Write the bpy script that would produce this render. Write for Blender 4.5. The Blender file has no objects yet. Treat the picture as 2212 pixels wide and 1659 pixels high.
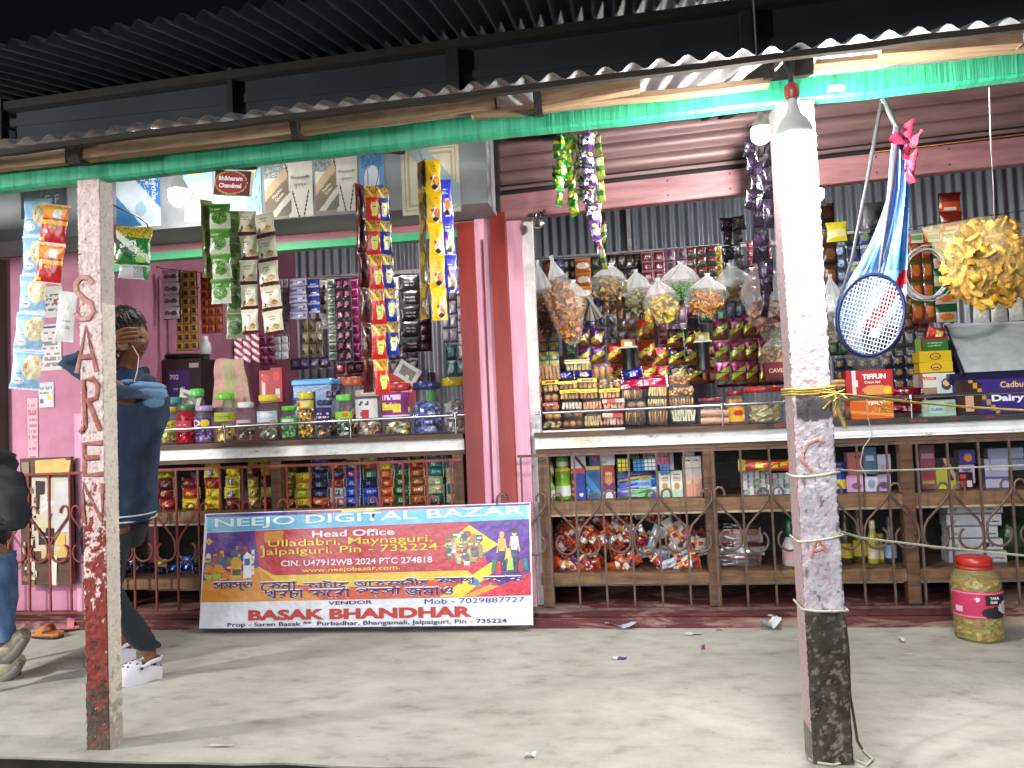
import bpy, math, random
from mathutils import Vector, Matrix, Euler
random.seed(11)
sc = bpy.context.scene
COL = sc.collection
R = math.radians
# ------------------------------------------------------------------ camera, sky, exposure
FPX = 1661.0                                    # focal length in pixels of a 2212 px wide frame
PSI, PIT, ROL = R(8), R(2.5), R(2.4)
EYE = Vector((0, -4.15, 1.12))
FW = Vector((-math.sin(PSI)*math.cos(PIT), math.cos(PSI)*math.cos(PIT), math.sin(PIT)))
_r = Vector((math.cos(PSI), math.sin(PSI), 0)); _u = _r.cross(FW)
RT = _r*math.cos(ROL) - _u*math.sin(ROL)
UP = _u*math.cos(ROL) + _r*math.sin(ROL)
cam = bpy.data.cameras.new('camera'); camo = bpy.data.objects.new('camera', cam); COL.objects.link(camo)
cam.sensor_width = 36; cam.lens = 36*FPX/2212; cam.clip_end = 300; cam.clip_start = .05
camo.matrix_world = Matrix(((RT.x, UP.x, -FW.x, EYE.x), (RT.y, UP.y, -FW.y, EYE.y), (RT.z, UP.z, -FW.z, EYE.z), (0, 0, 0, 1)))
sc.camera = camo
w = bpy.data.worlds.new('World'); sc.world = w; w.use_nodes = True
sky = w.node_tree.nodes.new('ShaderNodeTexSky'); sky.sky_type = 'NISHITA'; sky.sun_disc = False
sky.sun_elevation = R(-4); sky.sun_rotation = R(200)
bg = w.node_tree.nodes['Background']; bg.inputs[1].default_value = .16
w.node_tree.links.new(sky.outputs[0], bg.inputs[0])
sun = bpy.data.lights.new('fill_light', 'SUN'); sun.energy = 1.6; sun.angle = R(40); sun.color = (.92, .95, 1)  # soft frontal fill from no visible source, added to brighten the shopfront
suno = bpy.data.objects.new('fill_light', sun); COL.objects.link(suno)
suno.rotation_euler = Vector((.30, 1, -.33)).to_track_quat('-Z', 'Y').to_euler()
vs = sc.view_settings; vs.view_transform = 'Standard'; vs.look = 'None'; vs.exposure = .8; vs.gamma = 1
sc.cycles.use_denoising = True
sc.cycles.max_bounces = 8; sc.cycles.diffuse_bounces = 4; sc.cycles.glossy_bounces = 3
sc.cycles.transparent_max_bounces = 14; sc.cycles.sample_clamp_indirect = 4
sc.cycles.caustics_reflective = False; sc.cycles.caustics_refractive = False
BULB = 470.0                                   # radiance of the big LED bulbs

def at(px, py, y):                              # pixel (2212 wide frame) on the vertical plane at depth y
    d = FW + RT*((px-1106)/FPX) + UP*((829.5-py)/FPX)
    return EYE + d*((y-EYE.y)/d.y)
def atz(px, py, z):
    d = FW + RT*((px-1106)/FPX) + UP*((829.5-py)/FPX)
    return EYE + d*((z-EYE.z)/d.z)
def mpp(px, py, y):                             # metres per pixel there
    return (at(px, py, y)-EYE).dot(FW)/FPX
# ------------------------------------------------------------------ colour and materials
def lin(c): return c/12.92 if c <= .04045 else ((c+.055)/1.055)**2.4
def h(s): return tuple(lin(int(s[i:i+2], 16)/255) for i in (0, 2, 4))
def N(nt, t, **kw):
    n = nt.nodes.new(t)
    for k, v in kw.items():
        if k.startswith('i_'): n.inputs[k[2:].replace('_', ' ')].default_value = v
        else: setattr(n, k, v)
    return n
def newmat(name):
    m = bpy.data.materials.new(name); m.use_nodes = True
    return m, m.node_tree, m.node_tree.nodes['Principled BSDF']
def ramp(nt, src, stops):
    r = nt.nodes.new('ShaderNodeValToRGB'); e = r.color_ramp.elements
    while len(e) < len(stops): e.new(.5)
    for x, (p, c) in zip(e, stops): x.position = p; x.color = (*c, 1)
    nt.links.new(src, r.inputs[0]); return r.outputs[0]
def mixc(nt, fac, a, b, mode='MIX'):
    m = nt.nodes.new('ShaderNodeMix'); m.data_type = 'RGBA'; m.blend_type = mode
    for i, v in ((0, fac), (6, a), (7, b)):
        if hasattr(v, 'is_output'): nt.links.new(v, m.inputs[i])
        else: m.inputs[i].default_value = v if i == 0 else (*v, 1)
    return m.outputs[2]
def noise(nt, scale, detail=4, rough=.6, co=None, stretch=None, dist=0):
    n = N(nt, 'ShaderNodeTexNoise'); n.inputs['Scale'].default_value = scale; n.inputs['Detail'].default_value = detail
    n.inputs['Roughness'].default_value = rough; n.inputs['Distortion'].default_value = dist
    if co is None: co = nt.nodes.new('ShaderNodeTexCoord').outputs['Object']
    if stretch:
        mp = nt.nodes.new('ShaderNodeMapping'); mp.inputs['Scale'].default_value = stretch; nt.links.new(co, mp.inputs[0]); co = mp.outputs[0]
    nt.links.new(co, n.inputs['Vector']); return n.outputs[0]
def bump(nt, b, src, s, d=.01):
    n = N(nt, 'ShaderNodeBump'); n.inputs['Strength'].default_value = s; n.inputs['Distance'].default_value = d
    nt.links.new(src, n.inputs['Height']); nt.links.new(n.outputs[0], b.inputs['Normal'])
def pm(name, col, rough=.6, metal=0, var=.25, scale=6, bmp=0, bscale=40, stretch=None, dark=None):
    m, nt, b = newmat(name)
    c2 = dark or tuple(x*(1-var) for x in col)
    nt.links.new(ramp(nt, noise(nt, scale, 6, .65, stretch=stretch), [(.35, c2), (.65, col)]), b.inputs['Base Color'])
    b.inputs['Roughness'].default_value = rough; b.inputs['Metallic'].default_value = metal
    if bmp: bump(nt, b, noise(nt, bscale, 5, .6, stretch=stretch), bmp)
    return m
def vm(name, rough=.5, metal=0, bmp=0, bscale=30, coat=0, var=.12, stretch=None, vscale=9):
    m, nt, b = newmat(name)                      # colours printed on the mesh's own faces
    a = N(nt, 'ShaderNodeAttribute', attribute_name='Col')
    f = ramp(nt, noise(nt, vscale, 5, .65, stretch=stretch), [(.3, (1-var*2,)*3), (.7, (1, 1, 1))])
    nt.links.new(mixc(nt, 1.0, a.outputs['Color'], f, 'MULTIPLY'), b.inputs['Base Color'])
    b.inputs['Roughness'].default_value = rough; b.inputs['Metallic'].default_value = metal
    b.inputs['Coat Weight'].default_value = coat; b.inputs['Coat Roughness'].default_value = .12
    if bmp: bump(nt, b, noise(nt, bscale, 3, .5), bmp)
    return m
def film(name, tint, alpha=.16, rough=.12, spec=.6):
    m, nt, b = newmat(name)
    b.inputs['Base Color'].default_value = (*tint, 1); b.inputs['Roughness'].default_value = rough
    b.inputs['Alpha'].default_value = alpha; b.inputs['Specular IOR Level'].default_value = spec
    bump(nt, b, noise(nt, 35, 3, .6), .5, .01)
    return m
def emis(name, col, s):
    m, nt, b = newmat(name)
    b.inputs['Base Color'].default_value = (*col, 1); b.inputs['Emission Color'].default_value = (*col, 1); b.inputs['Emission Strength'].default_value = s
    return m
PRINT = vm('printed_film', .32, 0, .35, 26, .25)
FOIL = vm('foil_film', .22, .35, .5, 30, .3)
PAPER = vm('printed_paper', .7, 0, .1, 12)
CARD = vm('printed_card', .5, 0, .04, 10)
PLAST = vm('coloured_plastic', .35, 0, 0, 10, .2)
CLOTH = vm('woven_cloth', .9, 0, .4, 60, 0, .2)
FOOD = vm('food', .6, 0, .5, 90, .1, .2, vscale=60)
WOOD = vm('painted_wood', .6, 0, .3, 30, .05, .35, (1, 14, 14), 4)
METAL = vm('painted_metal', .45, .1, .15, 50, .1, .25, vscale=14)
CLEAR = film('clear_plastic', (.7, .73, .75), .05, .07, 1.0)
BAG = film('poly_bag', (.92, .92, .9), .10, .12, 1.0); BAGTOP = film('crumpled_poly_bag', (.93, .94, .95), .30, .16, 1.0)
GLASS = film('glass_pane', (.02, .025, .025), .045, .02, .8)
YELBAG = film('yellowish_poly_bag', (.85, .72, .38), .14, .12, 1.0)
STEEL = pm('steel', (.6, .6, .62), .22, 1, .2, 8)
WIRE = pm('dark_wire', (.03, .03, .035), .5)
ROPE = pm('jute_rope', (.55, .47, .26), .9, 0, .5, 60, .5, 150)
# ------------------------------------------------------------------ mesh builder
class M:
    def __init__(s): s.v, s.f, s.c, s.sm, s.T = [], [], [], [], Matrix.Identity(4)
    def add(s, vs_, fs, col=(.5, .5, .5), smooth=False):
        o = len(s.v); s.v += [s.T @ Vector(p) for p in vs_]
        for i, f in enumerate(fs):
            s.f.append([o+k for k in f]); s.c.append(col[i] if isinstance(col, list) else col); s.sm.append(smooth)
        return s
    def box(s, c, d, col=(.5, .5, .5), top=None, bot=None, jit=0):
        x, y, z = c; a, b, e = d[0]/2, d[1]/2, d[2]/2
        j = lambda: random.uniform(-jit, jit)
        vs_ = [(x+i*a+j(), y+k*b+j(), z+l*e+j()) for l in (-1, 1) for k in (-1, 1) for i in (-1, 1)]
        return s.add(vs_, [(0, 1, 5, 4), (3, 2, 6, 7), (2, 0, 4, 6), (1, 3, 7, 5), (4, 5, 7, 6), (2, 3, 1, 0)],
                     [col, col, col, col, top or col, bot or col])
    def rbox(s, c, d, r, col, top=None):         # box with chamfered vertical and horizontal edges
        x, y, z = c; a, b, e = [q/2 for q in d]; r = min(r, a*.45, b*.45, e*.45); vs_ = []; n = 0
        prof = [(-e, r), (-e+r, 0), (e-r, 0), (e, r)]
        for zz, k in prof:
            A, B = a-k, b-k
            vs_ += [(x-A+r, y-B, z+zz), (x+A-r, y-B, z+zz), (x+A, y-B+r, z+zz), (x+A, y+B-r, z+zz), (x+A-r, y+B, z+zz), (x-A+r, y+B, z+zz), (x-A, y+B-r, z+zz), (x-A, y-B+r, z+zz)]
        fs = [tuple(reversed(range(8)))]
        for l in range(3):
            for i in range(8): fs.append((l*8+i, l*8+(i+1) % 8, l*8+8+(i+1) % 8, l*8+8+i))
        fs.append(tuple(range(24, 32)))
        return s.add(vs_, fs, [col]*25+[top or col])
    def grid(s, fn, nu, nv, col=(.5, .5, .5), colfn=None, smooth=True, closed=False, corner=False):
        vs_ = [fn(i/nu, j/nv) for j in range(nv+1) for i in range(nu+(0 if closed else 1))]
        W = nu if closed else nu+1; fs = []; cs = []
        for j in range(nv):
            for i in range(nu):
                k = (i+1) % W if closed else i+1
                fs.append((j*W+i, j*W+k, (j+1)*W+k, (j+1)*W+i)); cs.append(colfn((i+.5)/nu, (j+.5)/nv) if colfn else col)
        if corner:
            C_ = [colfn(i/nu, j/nv) for j in range(nv+1) for i in range(nu+1)]; cs = [[C_[k] for k in f] for f in fs]
        return s.add(vs_, fs, cs, smooth)
    def lathe(s, prof, n=20, c=(0, 0, 0), col=(.5, .5, .5), colfn=None, smooth=True):   # prof [(r, z[, col])]
        vs_ = []; fs = []; cs = []
        for p in prof:
            for i in range(n): a = 2*math.pi*i/n; vs_.append((c[0]+p[0]*math.cos(a), c[1]+p[0]*math.sin(a), c[2]+p[1]))
        for j in range(len(prof)-1):
            for i in range(n):
                fs.append((j*n+i, j*n+(i+1) % n, (j+1)*n+(i+1) % n, (j+1)*n+i))
                cs.append(colfn(i/n, (j+.5)/(len(prof)-1)) if colfn else (prof[j+1][2] if len(prof[j+1]) > 2 else col))
        s.add(vs_, fs, cs, smooth)
        for j, rev in ((0, True), (len(prof)-1, False)):
            if prof[j][0] > 1e-4:
                ring = [vs_[j*n+i] for i in range(n)]
                s.add(ring, [tuple(reversed(range(n))) if rev else tuple(range(n))], prof[j][2] if len(prof[j]) > 2 else (col or cs[0]), False)
        return s
    def tube(s, pts, r, n=6, col=(.3, .3, .3), cap=True, flat=1.0):
        pts = [Vector(p) for p in pts]; rr = r if isinstance(r, list) else [r]*len(pts); vs_ = []; ref = None
        for i, p in enumerate(pts):
            t = (pts[min(i+1, len(pts)-1)]-pts[max(i-1, 0)])
            t = t.normalized() if t.length > 1e-9 else Vector((0, 0, 1))
            if ref is None: ref = Vector((0, 1, 0)) if abs(t.y) < .9 else Vector((1, 0, 0))
            a = t.cross(ref).normalized(); b = a.cross(t).normalized(); ref = b
            for k in range(n): q = 2*math.pi*k/n; vs_.append(p+a*(rr[i]*math.cos(q))+b*(rr[i]*flat*math.sin(q)))
        fs = []
        for i in range(len(pts)-1):
            for k in range(n): fs.append((i*n+k, i*n+(k+1) % n, (i+1)*n+(k+1) % n, (i+1)*n+k))
        s.add(vs_, fs, col, True)
        if cap: s.add(vs_[:n], [tuple(reversed(range(n)))], col); s.add(vs_[-n:], [tuple(range(n))], col)
        return s
    def prism(s, pts, y0, y1, col, side=None):   # outline in x,z extruded along y (y0 front)
        n = len(pts); vs_ = [(p[0], y0, p[1]) for p in pts]+[(p[0], y1, p[1]) for p in pts]
        fs = [tuple(range(n)), tuple(reversed(range(n, 2*n)))]+[((i+1) % n, i, n+i, n+(i+1) % n) for i in range(n)]
        return s.add(vs_, fs, [col, col]+[side or col]*n)
    def blob(s, c, r, col, nu=8, nv=6, jit=.15, colfn=None):
        def fn(u, v):
            a, b = 2*math.pi*u, math.pi*(v-.5); q = 1+random.uniform(-jit, jit) if 0 < v < 1 else 1
            return (c[0]+r[0]*q*math.cos(a)*math.cos(b), c[1]+r[1]*q*math.sin(a)*math.cos(b), c[2]+r[2]*q*math.sin(b))
        return s.grid(fn, nu, nv, col, colfn, True, True)
def prune(m):
    used = sorted({k for f in m.f for k in f}); ix = {k: i for i, k in enumerate(used)}; m.v = [m.v[k] for k in used]; m.f = [[ix[k] for k in f] for f in m.f]; return m
def obj(name, m, mat, parent=None, loc=None, rot=None, label=None):
    me = bpy.data.meshes.new(name); me.from_pydata([tuple(v) for v in m.v], [], m.f)
    a = me.color_attributes.new('Col', 'FLOAT_COLOR', 'CORNER'); buf = []
    for f, c in zip(m.f, m.c):
        if isinstance(c, list):
            for q in c: buf += [q[0], q[1], q[2], 1]
        else: buf += [c[0], c[1], c[2], 1]*len(f)
    a.data.foreach_set('color', buf); me.polygons.foreach_set('use_smooth', m.sm); me.materials.append(mat); me.update()
    o = bpy.data.objects.new(name, me); COL.objects.link(o)
    if parent is not None: o.parent = parent
    if loc is not None: o.location = loc
    if rot is not None: o.rotation_euler = rot
    if label: o['label'] = label
    return o
def tag(o, label, cat, group=None):
    o['label'] = label; o['category'] = cat
    if group: o['group'] = group
    return o
def thing(name, label, cat, loc=(0, 0, 0), rot=(0, 0, 0), group=None):
    o = bpy.data.objects.new(name, None); COL.objects.link(o); o.location = loc; o.rotation_euler = rot
    o.empty_display_size = .05
    return tag(o, label, cat, group)
def dup(root, loc, rot=None, label=None):
    kids = list(root.children)
    r = root.copy(); COL.objects.link(r); r.location = loc
    if rot is not None: r.rotation_euler = rot
    if label: r['label'] = label
    for ch in kids:
        c = ch.copy(); COL.objects.link(c); c.parent = r
        for g in ch.children: d = g.copy(); COL.objects.link(d); d.parent = c
    return r
def struct(name, m, mat):
    o = obj(name, m, mat); o['kind'] = 'structure'; return o
def contour_mesh(sps, name):
    from mathutils.geometry import tessellate_polygon
    area = lambda p: sum(p[i].x*p[(i+1) % len(p)].y-p[(i+1) % len(p)].x*p[i].y for i in range(len(p)))/2
    def inside(q, p):
        r = False
        for i in range(len(p)):
            a, b_ = p[i], p[i-1]
            if (a.y > q.y) != (b_.y > q.y) and q.x < (b_.x-a.x)*(q.y-a.y)/(b_.y-a.y)+a.x: r = not r
        return r
    sg = sum(math.copysign(1, area(p))*abs(area(p)) for p in sps); sg = 1 if sg > 0 else -1; V, F = [], []
    outs = [p for p in sps if area(p)*sg > 0]; holes = [p for p in sps if area(p)*sg <= 0]
    for k, o_ in enumerate(outs):
        ps = [o_]+[q for q in holes if inside(q[0], o_)]; flat = [p for q in ps for p in q]
        F += [tuple(i+len(V) for i in f) for f in tessellate_polygon(ps)]; V += [(p.x, p.y, k*.0003) for p in flat]
    me = bpy.data.meshes.new(name); me.from_pydata(V, [], F); me.update(); return me
def letters(name, s, wid, hgt, mat, parent, loc, rot=(R(90), 0, 0), bold=.0, align='C', label=None):
    """flat lettering fitted into wid x hgt metres (either may be None), facing -y by default"""
    cu = bpy.data.curves.new(name, 'FONT'); cu.body = s; cu.size = 1; cu.offset = bold; cu.resolution_u = 3
    t = bpy.data.objects.new('t', cu); COL.objects.link(t)
    dg = bpy.context.evaluated_depsgraph_get(); ev = t.evaluated_get(dg); me = bpy.data.meshes.new_from_object(ev); me.name = name; t_splines = []
    if any(ord(q) > 127 for q in s):
        for sp in ev.to_curve(dg).splines:
            bp = sp.bezier_points; pts = []
            for i in range(len(bp)):
                a, b_ = bp[i], bp[(i+1) % len(bp)]
                for q in (0, .33, .67): pts.append(a.co*(1-q)**3+a.handle_right*3*q*(1-q)**2+b_.handle_left*3*q*q*(1-q)+b_.co*q**3)
            if len(pts) > 2: t_splines.append([Vector((p.x, p.y, 0)) for p in pts])
        ev.to_curve_clear()
    bpy.data.objects.remove(t)
    if any(ord(q) > 127 for q in s): me = contour_mesh(t_splines, name)
    xs = [v.co.x for v in me.vertices] or [0, 1]; ys = [v.co.y for v in me.vertices] or [0, 1]
    x0, x1, y0, y1 = min(xs), max(xs), min(ys), max(ys)
    kx = wid/(x1-x0) if wid else None; ky = hgt/(y1-y0) if hgt else None
    kx = kx or ky; ky = ky or kx; ox = {'C': (x0+x1)/2, 'L': x0, 'R': x1}[align]
    for v in me.vertices: v.co = ((v.co.x-ox)*kx, (v.co.y-(y0+y1)/2)*ky, v.co.z*ky)
    me.materials.clear(); me.materials.append(mat)
    o = bpy.data.objects.new(name, me); COL.objects.link(o)
    if parent is not None: o.parent = parent
    o.location = loc; o.rotation_euler = rot
    return o
INK = {}
def ink(hexs):
    if hexs not in INK:
        m, nt, b = newmat('ink_'+hexs); b.inputs['Base Color'].default_value = (*h(hexs), 1); b.inputs['Roughness'].default_value = .5; INK[hexs] = m
    return INK[hexs]
# ------------------------------------------------------------------ setting
def concrete():
    m, nt, b = newmat('worn_concrete'); co = nt.nodes.new('ShaderNodeTexCoord').outputs['Object']
    big = ramp(nt, noise(nt, 1.1, 6, .62, co, (1, 1.6, 1), .1), [(.3, (.37, .36, .315)), (.5, (.45, .44, .39)), (.7, (.52, .51, .455))])
    mid = ramp(nt, noise(nt, 6, 8, .62, co, (1, 1.6, 1), .1), [(.30, (.60, .595, .57)), (.45, (.86, .86, .85)), (.64, (1, 1, 1))])
    spot = ramp(nt, noise(nt, 55, 2, .5, co), [(.22, (.55, .5, .42)), (.3, (1, 1, 1))])
    scr = ramp(nt, noise(nt, 9, 5, .6, co, (.6, 3, 1), .2), [(.27, (.6, .58, .54)), (.33, (1, 1, 1))])
    c = mixc(nt, 1, mixc(nt, 1, mixc(nt, 1, big, mid, 'MULTIPLY'), spot, 'MULTIPLY'), scr, 'MULTIPLY')
    nt.links.new(c, b.inputs['Base Color']); b.inputs['Roughness'].default_value = .68
    bump(nt, b, noise(nt, 22, 8, .65, co), .35, .01); return m
m = M(); n = 90; fr = [(-9+15*i/n, -1.67-.012*random.random()-.006*math.sin(i*.9)+.004*math.sin(i*2.3)) for i in range(n+1)]
vs_ = [(x, y, 0) for x, y in fr]+[(x, 3.2, 0) for x, y in fr]+[(x, y+.002, -.008) for x, y in fr]+[(x, y+.3, -.05) for x, y in fr]
for i in range(n):
    for a, b_ in ((n+1, 0), (0, 2*(n+1)), (2*(n+1), 3*(n+1))): m.f.append([i+a, i+b_, i+1+b_, i+1+a]); m.c.append((.5,)*3); m.sm.append(False)
m.v = [Vector(v) for v in vs_]
struct('floor', m, concrete())
m = M(); m.box((-1.5, -1.2, -.33), (16, .12, .55)); struct('floor_footing', m, pm('dark_footing', (.06, .05, .045), .95, 0, .5, 5, .6, 20))
m = M(); m.grid(lambda u, v: (-60+120*u, -60+120*v, -.6), 2, 2)
struct('ground', m, pm('earth', (.07, .06, .05), .95, 0, .5, 3, .6, 12))

PINK = pm('pink_limewash', h('bd8298'), .85, 0, .22, 3.5, .15, 20, None, h('a86c86'))
PINK2 = pm('pale_pink_paint', h('e9b3c6'), .6, 0, .3, 9, .2, 25, (1, 1, .15), h('c98aa6'))
REDP = pm('brick_red_paint', h('8f2f2a'), .5, 0, .25, 5, .15, 30, (1, 1, .2), h('6f2422'))
GREY = pm('grey_plaster', (.33, .34, .37), .9, 0, .3, 2.5, .3, 14)
DARKW = pm('dark_cement_wall', (.066, .073, .09), .9, 0, .25, 2, .2, 10)
CORR = pm('galvanised_sheet', (.5, .52, .55), .42, .55, .45, 3, .1, 30, (4, 1, .5))
CORRW = pm('galvanised_wall_sheet', (.36, .40, .46), .45, .45, .4, 2, .1, 30, (3, 1, .4))
OLDROOF = pm('weathered_roof_sheet', (.10, .105, .12), .7, .1, .4, 2, .2, 20)
GREENP = None
def greenpaint():
    m, nt, b = newmat('green_gloss_paint'); co = nt.nodes.new('ShaderNodeTexCoord').outputs['Object']
    s = ramp(nt, noise(nt, 1.2, 6, .7, co, (22, 1, 1.2)), [(.36, h('23936d')), (.5, h('3bb88c')), (.7, h('4cc89c'))])
    d = ramp(nt, noise(nt, 40, 3, .6, co, (1, 1, .5)), [(.24, (.35, .3, .25)), (.3, (1, 1, 1))])
    nt.links.new(mixc(nt, 1, s, d, 'MULTIPLY'), b.inputs['Base Color']); b.inputs['Roughness'].default_value = .38
    bump(nt, b, noise(nt, 2, 5, .7, co, (26, 1, .6)), .5, .01); return m
GREENP = greenpaint()
TIMBER = pm('raw_timber', h('b09272'), .8, 0, .35, 3, .3, 25, (1, 12, 12), h('7b5d44'))
DARKTIM = pm('sooty_timber', (.05, .048, .046), .9)
OLDTIM = pm('dark_old_timber', h('2c251f'), .9, 0, .4, 3, .4, 25, (1, 10, 10))
SHUT = pm('shutter_steel', h('8d6f6e'), .45, .15, .25, 4, .1, 30, (.5, 1, 6), h('6d5252'))
RAILP = pm('shutter_rail_paint', h('a9787c'), .5, .05, .25, 5, .2, 30, (.4, 1, 3), h('7f5358'))
BLACK = pm('recess_shade_black', (.012, .012, .013), .8)
GFRAME = pm('green_frame_paint', h('4fbf86'), .5, 0, .2, 6)

def wallpiece(name, label, boxes, mat, cat='wall'):
    m = M()
    for b_ in boxes: m.box(*b_)
    return tag(obj(name, m, mat), label, cat)
def bx(x0, x1, y0, y1, z0, z1): return ((x0+x1)/2, (y0+y1)/2, (z0+z1)/2), (x1-x0, y1-y0, z1-z0)

# shop building: one thing with its walls, pillars, lintel slab, door frames and step as parts
shop = thing('shop_building', 'single storey pink shop building with two open shop bays', 'building')
m = M(); m.box(*bx(-6.2, -3.12, .02, .16, .06, 2.22)); obj('front_wall', m, PINK, shop)
m = M(); m.box(*bx(-3.24, -3.12, .161, .23, 0, 2.6)); m.box(*bx(-3.24, -3.12, .23, 2.5, .0, 3.1)); obj('side_wall', m, PINK, shop)
m = M(); m.box(*bx(-.735, -.665, .02, .3, .06, 2.6)); m.box(*bx(-.735, -.665, .3, 2.5, .06, 3.1)); obj('party_wall', m, PINK, shop)
m = M(); m.box(*bx(4.2, 4.32, .02, 2.5, .0, 3.1)); obj('side_wall', m, PINK, shop)
m = M(); m.box(*bx(-3.119, 4.199, 2.56, 2.66, 0, 3.2)); obj('back_wall', m, GREY, shop)
m = M(); m.box(*bx(-3.119, -2.9, 2.50, 2.56, 0, 3.1)); obj('corner_pier', m, PINK, shop)
m = M(); m.box(*bx(-6, 4.4, .2, 2.7, 3.11, 3.16)); obj('ceiling', m, DARKW, shop)
def corr(x0, x1, y, z0, z1, pitch, amp, mat, name, parent, yaw=False):
    m = M(); n = int((x1-x0)/pitch*8)
    if yaw: m.grid(lambda u, v: (y+amp*math.sin(2*math.pi*(x1-x0)/pitch*u), x0+(x1-x0)*u, z0+(z1-z0)*v), n, 1)
    else: m.grid(lambda u, v: (x0+(x1-x0)*u, y+amp*math.sin(2*math.pi*(x1-x0)/pitch*u), z0+(z1-z0)*v), n, 1)
    return obj(name, m, mat, parent)
corr(-2.9, -.74, 2.52, .3, 3.05, .078, .013, CORRW, 'corrugated_lining', shop)
corr(-.66, 4.19, 2.52, .3, 3.05, .078, .013, CORRW, 'corrugated_lining', shop)
corr(.5, 2.5, -.63, 1.9, 3.05, .078, .012, CORRW, 'corrugated_lining', shop, True)
for z, x0, x1 in ((2.44, -2.9, -.76), (2.47, -.64, 4.15)):
    m = M(); m.box(*bx(x0, x1, 2.46, 2.5, z, z+.035), col=(.8, .8, .8)); obj('white_batten', m, METAL, shop)
for x in (-1.72, .12, 1.4):
    m = M(); m.box(*bx(x, x+.035, 2.462, 2.498, 1.9, 3.0), col=(.8, .8, .8)); obj('white_batten', m, METAL, shop)
# pillars and red jambs between the bays
def jamb(x0, x1, z0, z1, y0, y1, mat, name):
    m = M(); m.box(*bx(x0, x1, y0, y1, z0, z1)); return obj(name, m, mat, shop)
jamb(-.845, -.752, .06, 2.20, -.045, .12, REDP, 'door_jamb')
jamb(-.752, -.662, .06, 2.24, -.03, .1, PINK2, 'pillar')
m = M(); m.box(*bx(-.715, -.704, -.036, -.03, .3, 2.1), col=h('6a3440')); obj('pillar_groove', m, PAPER, shop)
jamb(-.662, -.578, .06, 2.24, -.055, .12, REDP, 'door_jamb')
jamb(-.577, -.497, .10, 2.20, .0, .14, PINK2, 'reveal')
jamb(-.497, -.44, .10, 2.21, .04, .10, pm('white_trim', (.7, .68, .68), .6, 0, .3, 12), 'reveal_trim')
jamb(-3.72, -3.66, .06, 2.2, -.06, .1, pm('dark_jamb', (.05, .04, .035), .7), 'door_jamb')
jamb(-3.20, -3.10, .06, 1.25, -.012, .02, PINK2, 'pier_edge')
jamb(-6, -3.73, .06, 2.2, -.03, .015, pm('green_door_paint', h('2f7d4a'), .55, 0, .3, 4, .1, 20, (1, 1, .2)), 'shutter_door')
# lintel slab over the first bay
m = M(); m.box(*bx(-6, -.62, -.335, 0, 2.217, 2.72)); obj('lintel_slab', m, GREY, shop)
m = M(); m.box(*bx(-3.1, -.76, -.02, .05, 2.17, 2.212), col=h('c9828c')); obj('lintel_trim', m, CARD, shop)
m = M(); m.box(*bx(-3.08, -.80, -.035, .03, 2.125, 2.168)); obj('green_lintel', m, GFRAME, shop)
m = M(); m.box(*bx(-3.08, -2.72, -.03, .03, 2.075, 2.12)); obj('green_lintel', m, GFRAME, shop)
# step
def steppaint():
    m, nt, b = newmat('worn_red_step_paint'); f = ramp(nt, noise(nt, 3, 7, .7, None, (.6, 1, 5), .6), [(.36, h('43191b')), (.48, h('5c2726')), (.54, h('82605a')), (.64, h('968673'))])
    nt.links.new(f, b.inputs['Base Color']); b.inputs['Roughness'].default_value = .7; bump(nt, b, noise(nt, 14, 6, .6), .5); return m
STEP = steppaint()
m = M(); m.box(*bx(-6, 3, -.06, .5, 0, .055)); m.box(*bx(-6, 3, -.03, .5, .056, .095)); obj('front_step', m, STEP, shop)
# shutter over the second bay
sh = thing('roller_shutter', 'rolled up brownish pink roller shutter over the second shop bay', 'shutter')
m = M(); zt = lambda x: 2.335+.030*(x+.6)
prof = []; z0 = 0
for i in range(6):
    z = i*.085; prof += [(0.03, z), (0.005, z+.012), (-.005, z+.035), (-.004, z+.055), (.012, z+.07), (.03, z+.078)]
m.grid(lambda u, v: (-.66+3.6*u, prof[int(v*(len(prof)-1)+.5)][0], zt(-.66+3.6*u)+.075+prof[int(v*(len(prof)-1)+.5)][1]), 1, len(prof)-1)
obj('slats', m, SHUT, sh)
m = M(); m.grid(lambda u, v: (-.66+3.6*u, .06, zt(-.66+3.6*u)-.01+.1*v), 1, 1); obj('recess_shade', m, BLACK, sh)  # black sheet that paints in the shade of the recess above the rail
m = M(); m.grid(lambda u, v: (-.66+3.6*u, -.01, zt(-.66+3.6*u)+.034+.018*v), 1, 1); obj('lath', m, SHUT, sh)
def railquad(y, za, zb):
    m.grid(lambda u, v: (-.66+3.6*u, y+.002*math.sin(v*3), zt(-.66+3.6*u)+za+(zb-za)*v), 1, 3)
m = M(); railquad(-.035, -.135, .0); m.grid(lambda u, v: (-.66+3.6*u, -.035+.055*v, zt(-.66+3.6*u)-.135), 1, 1); m.grid(lambda u, v: (-.66+3.6*u, -.035+.07*v, zt(-.66+3.6*u)), 1, 1)
m.grid(lambda u, v: (-.66+3.6*u, -.043+.008*v, zt(-.66+3.6*u)-.118), 1, 1); railquad(-.043, -.134, -.118)
obj('bottom_rail', m, RAILP, sh)
m = M()
for x in (-.2, -.05, .3, .62, 1.0, 1.35, 1.7, 2.1):
    for dz in (-.02, -.1): m.blob((x, -.037, zt(x)+dz), (.006, .003, .006), (.15, .1, .1), 6, 4, 0)
obj('rivets', m, METAL, sh)
m = M(); m.box(*bx(-.66, -.6, -.08, .1, 2.24, 2.95), col=(.03, .025, .025)); obj('guide', m, METAL, sh)
pl = thing('padlock', 'round steel padlock hanging on the shutter rail', 'padlock', at(1163, 482, -.06))
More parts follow.
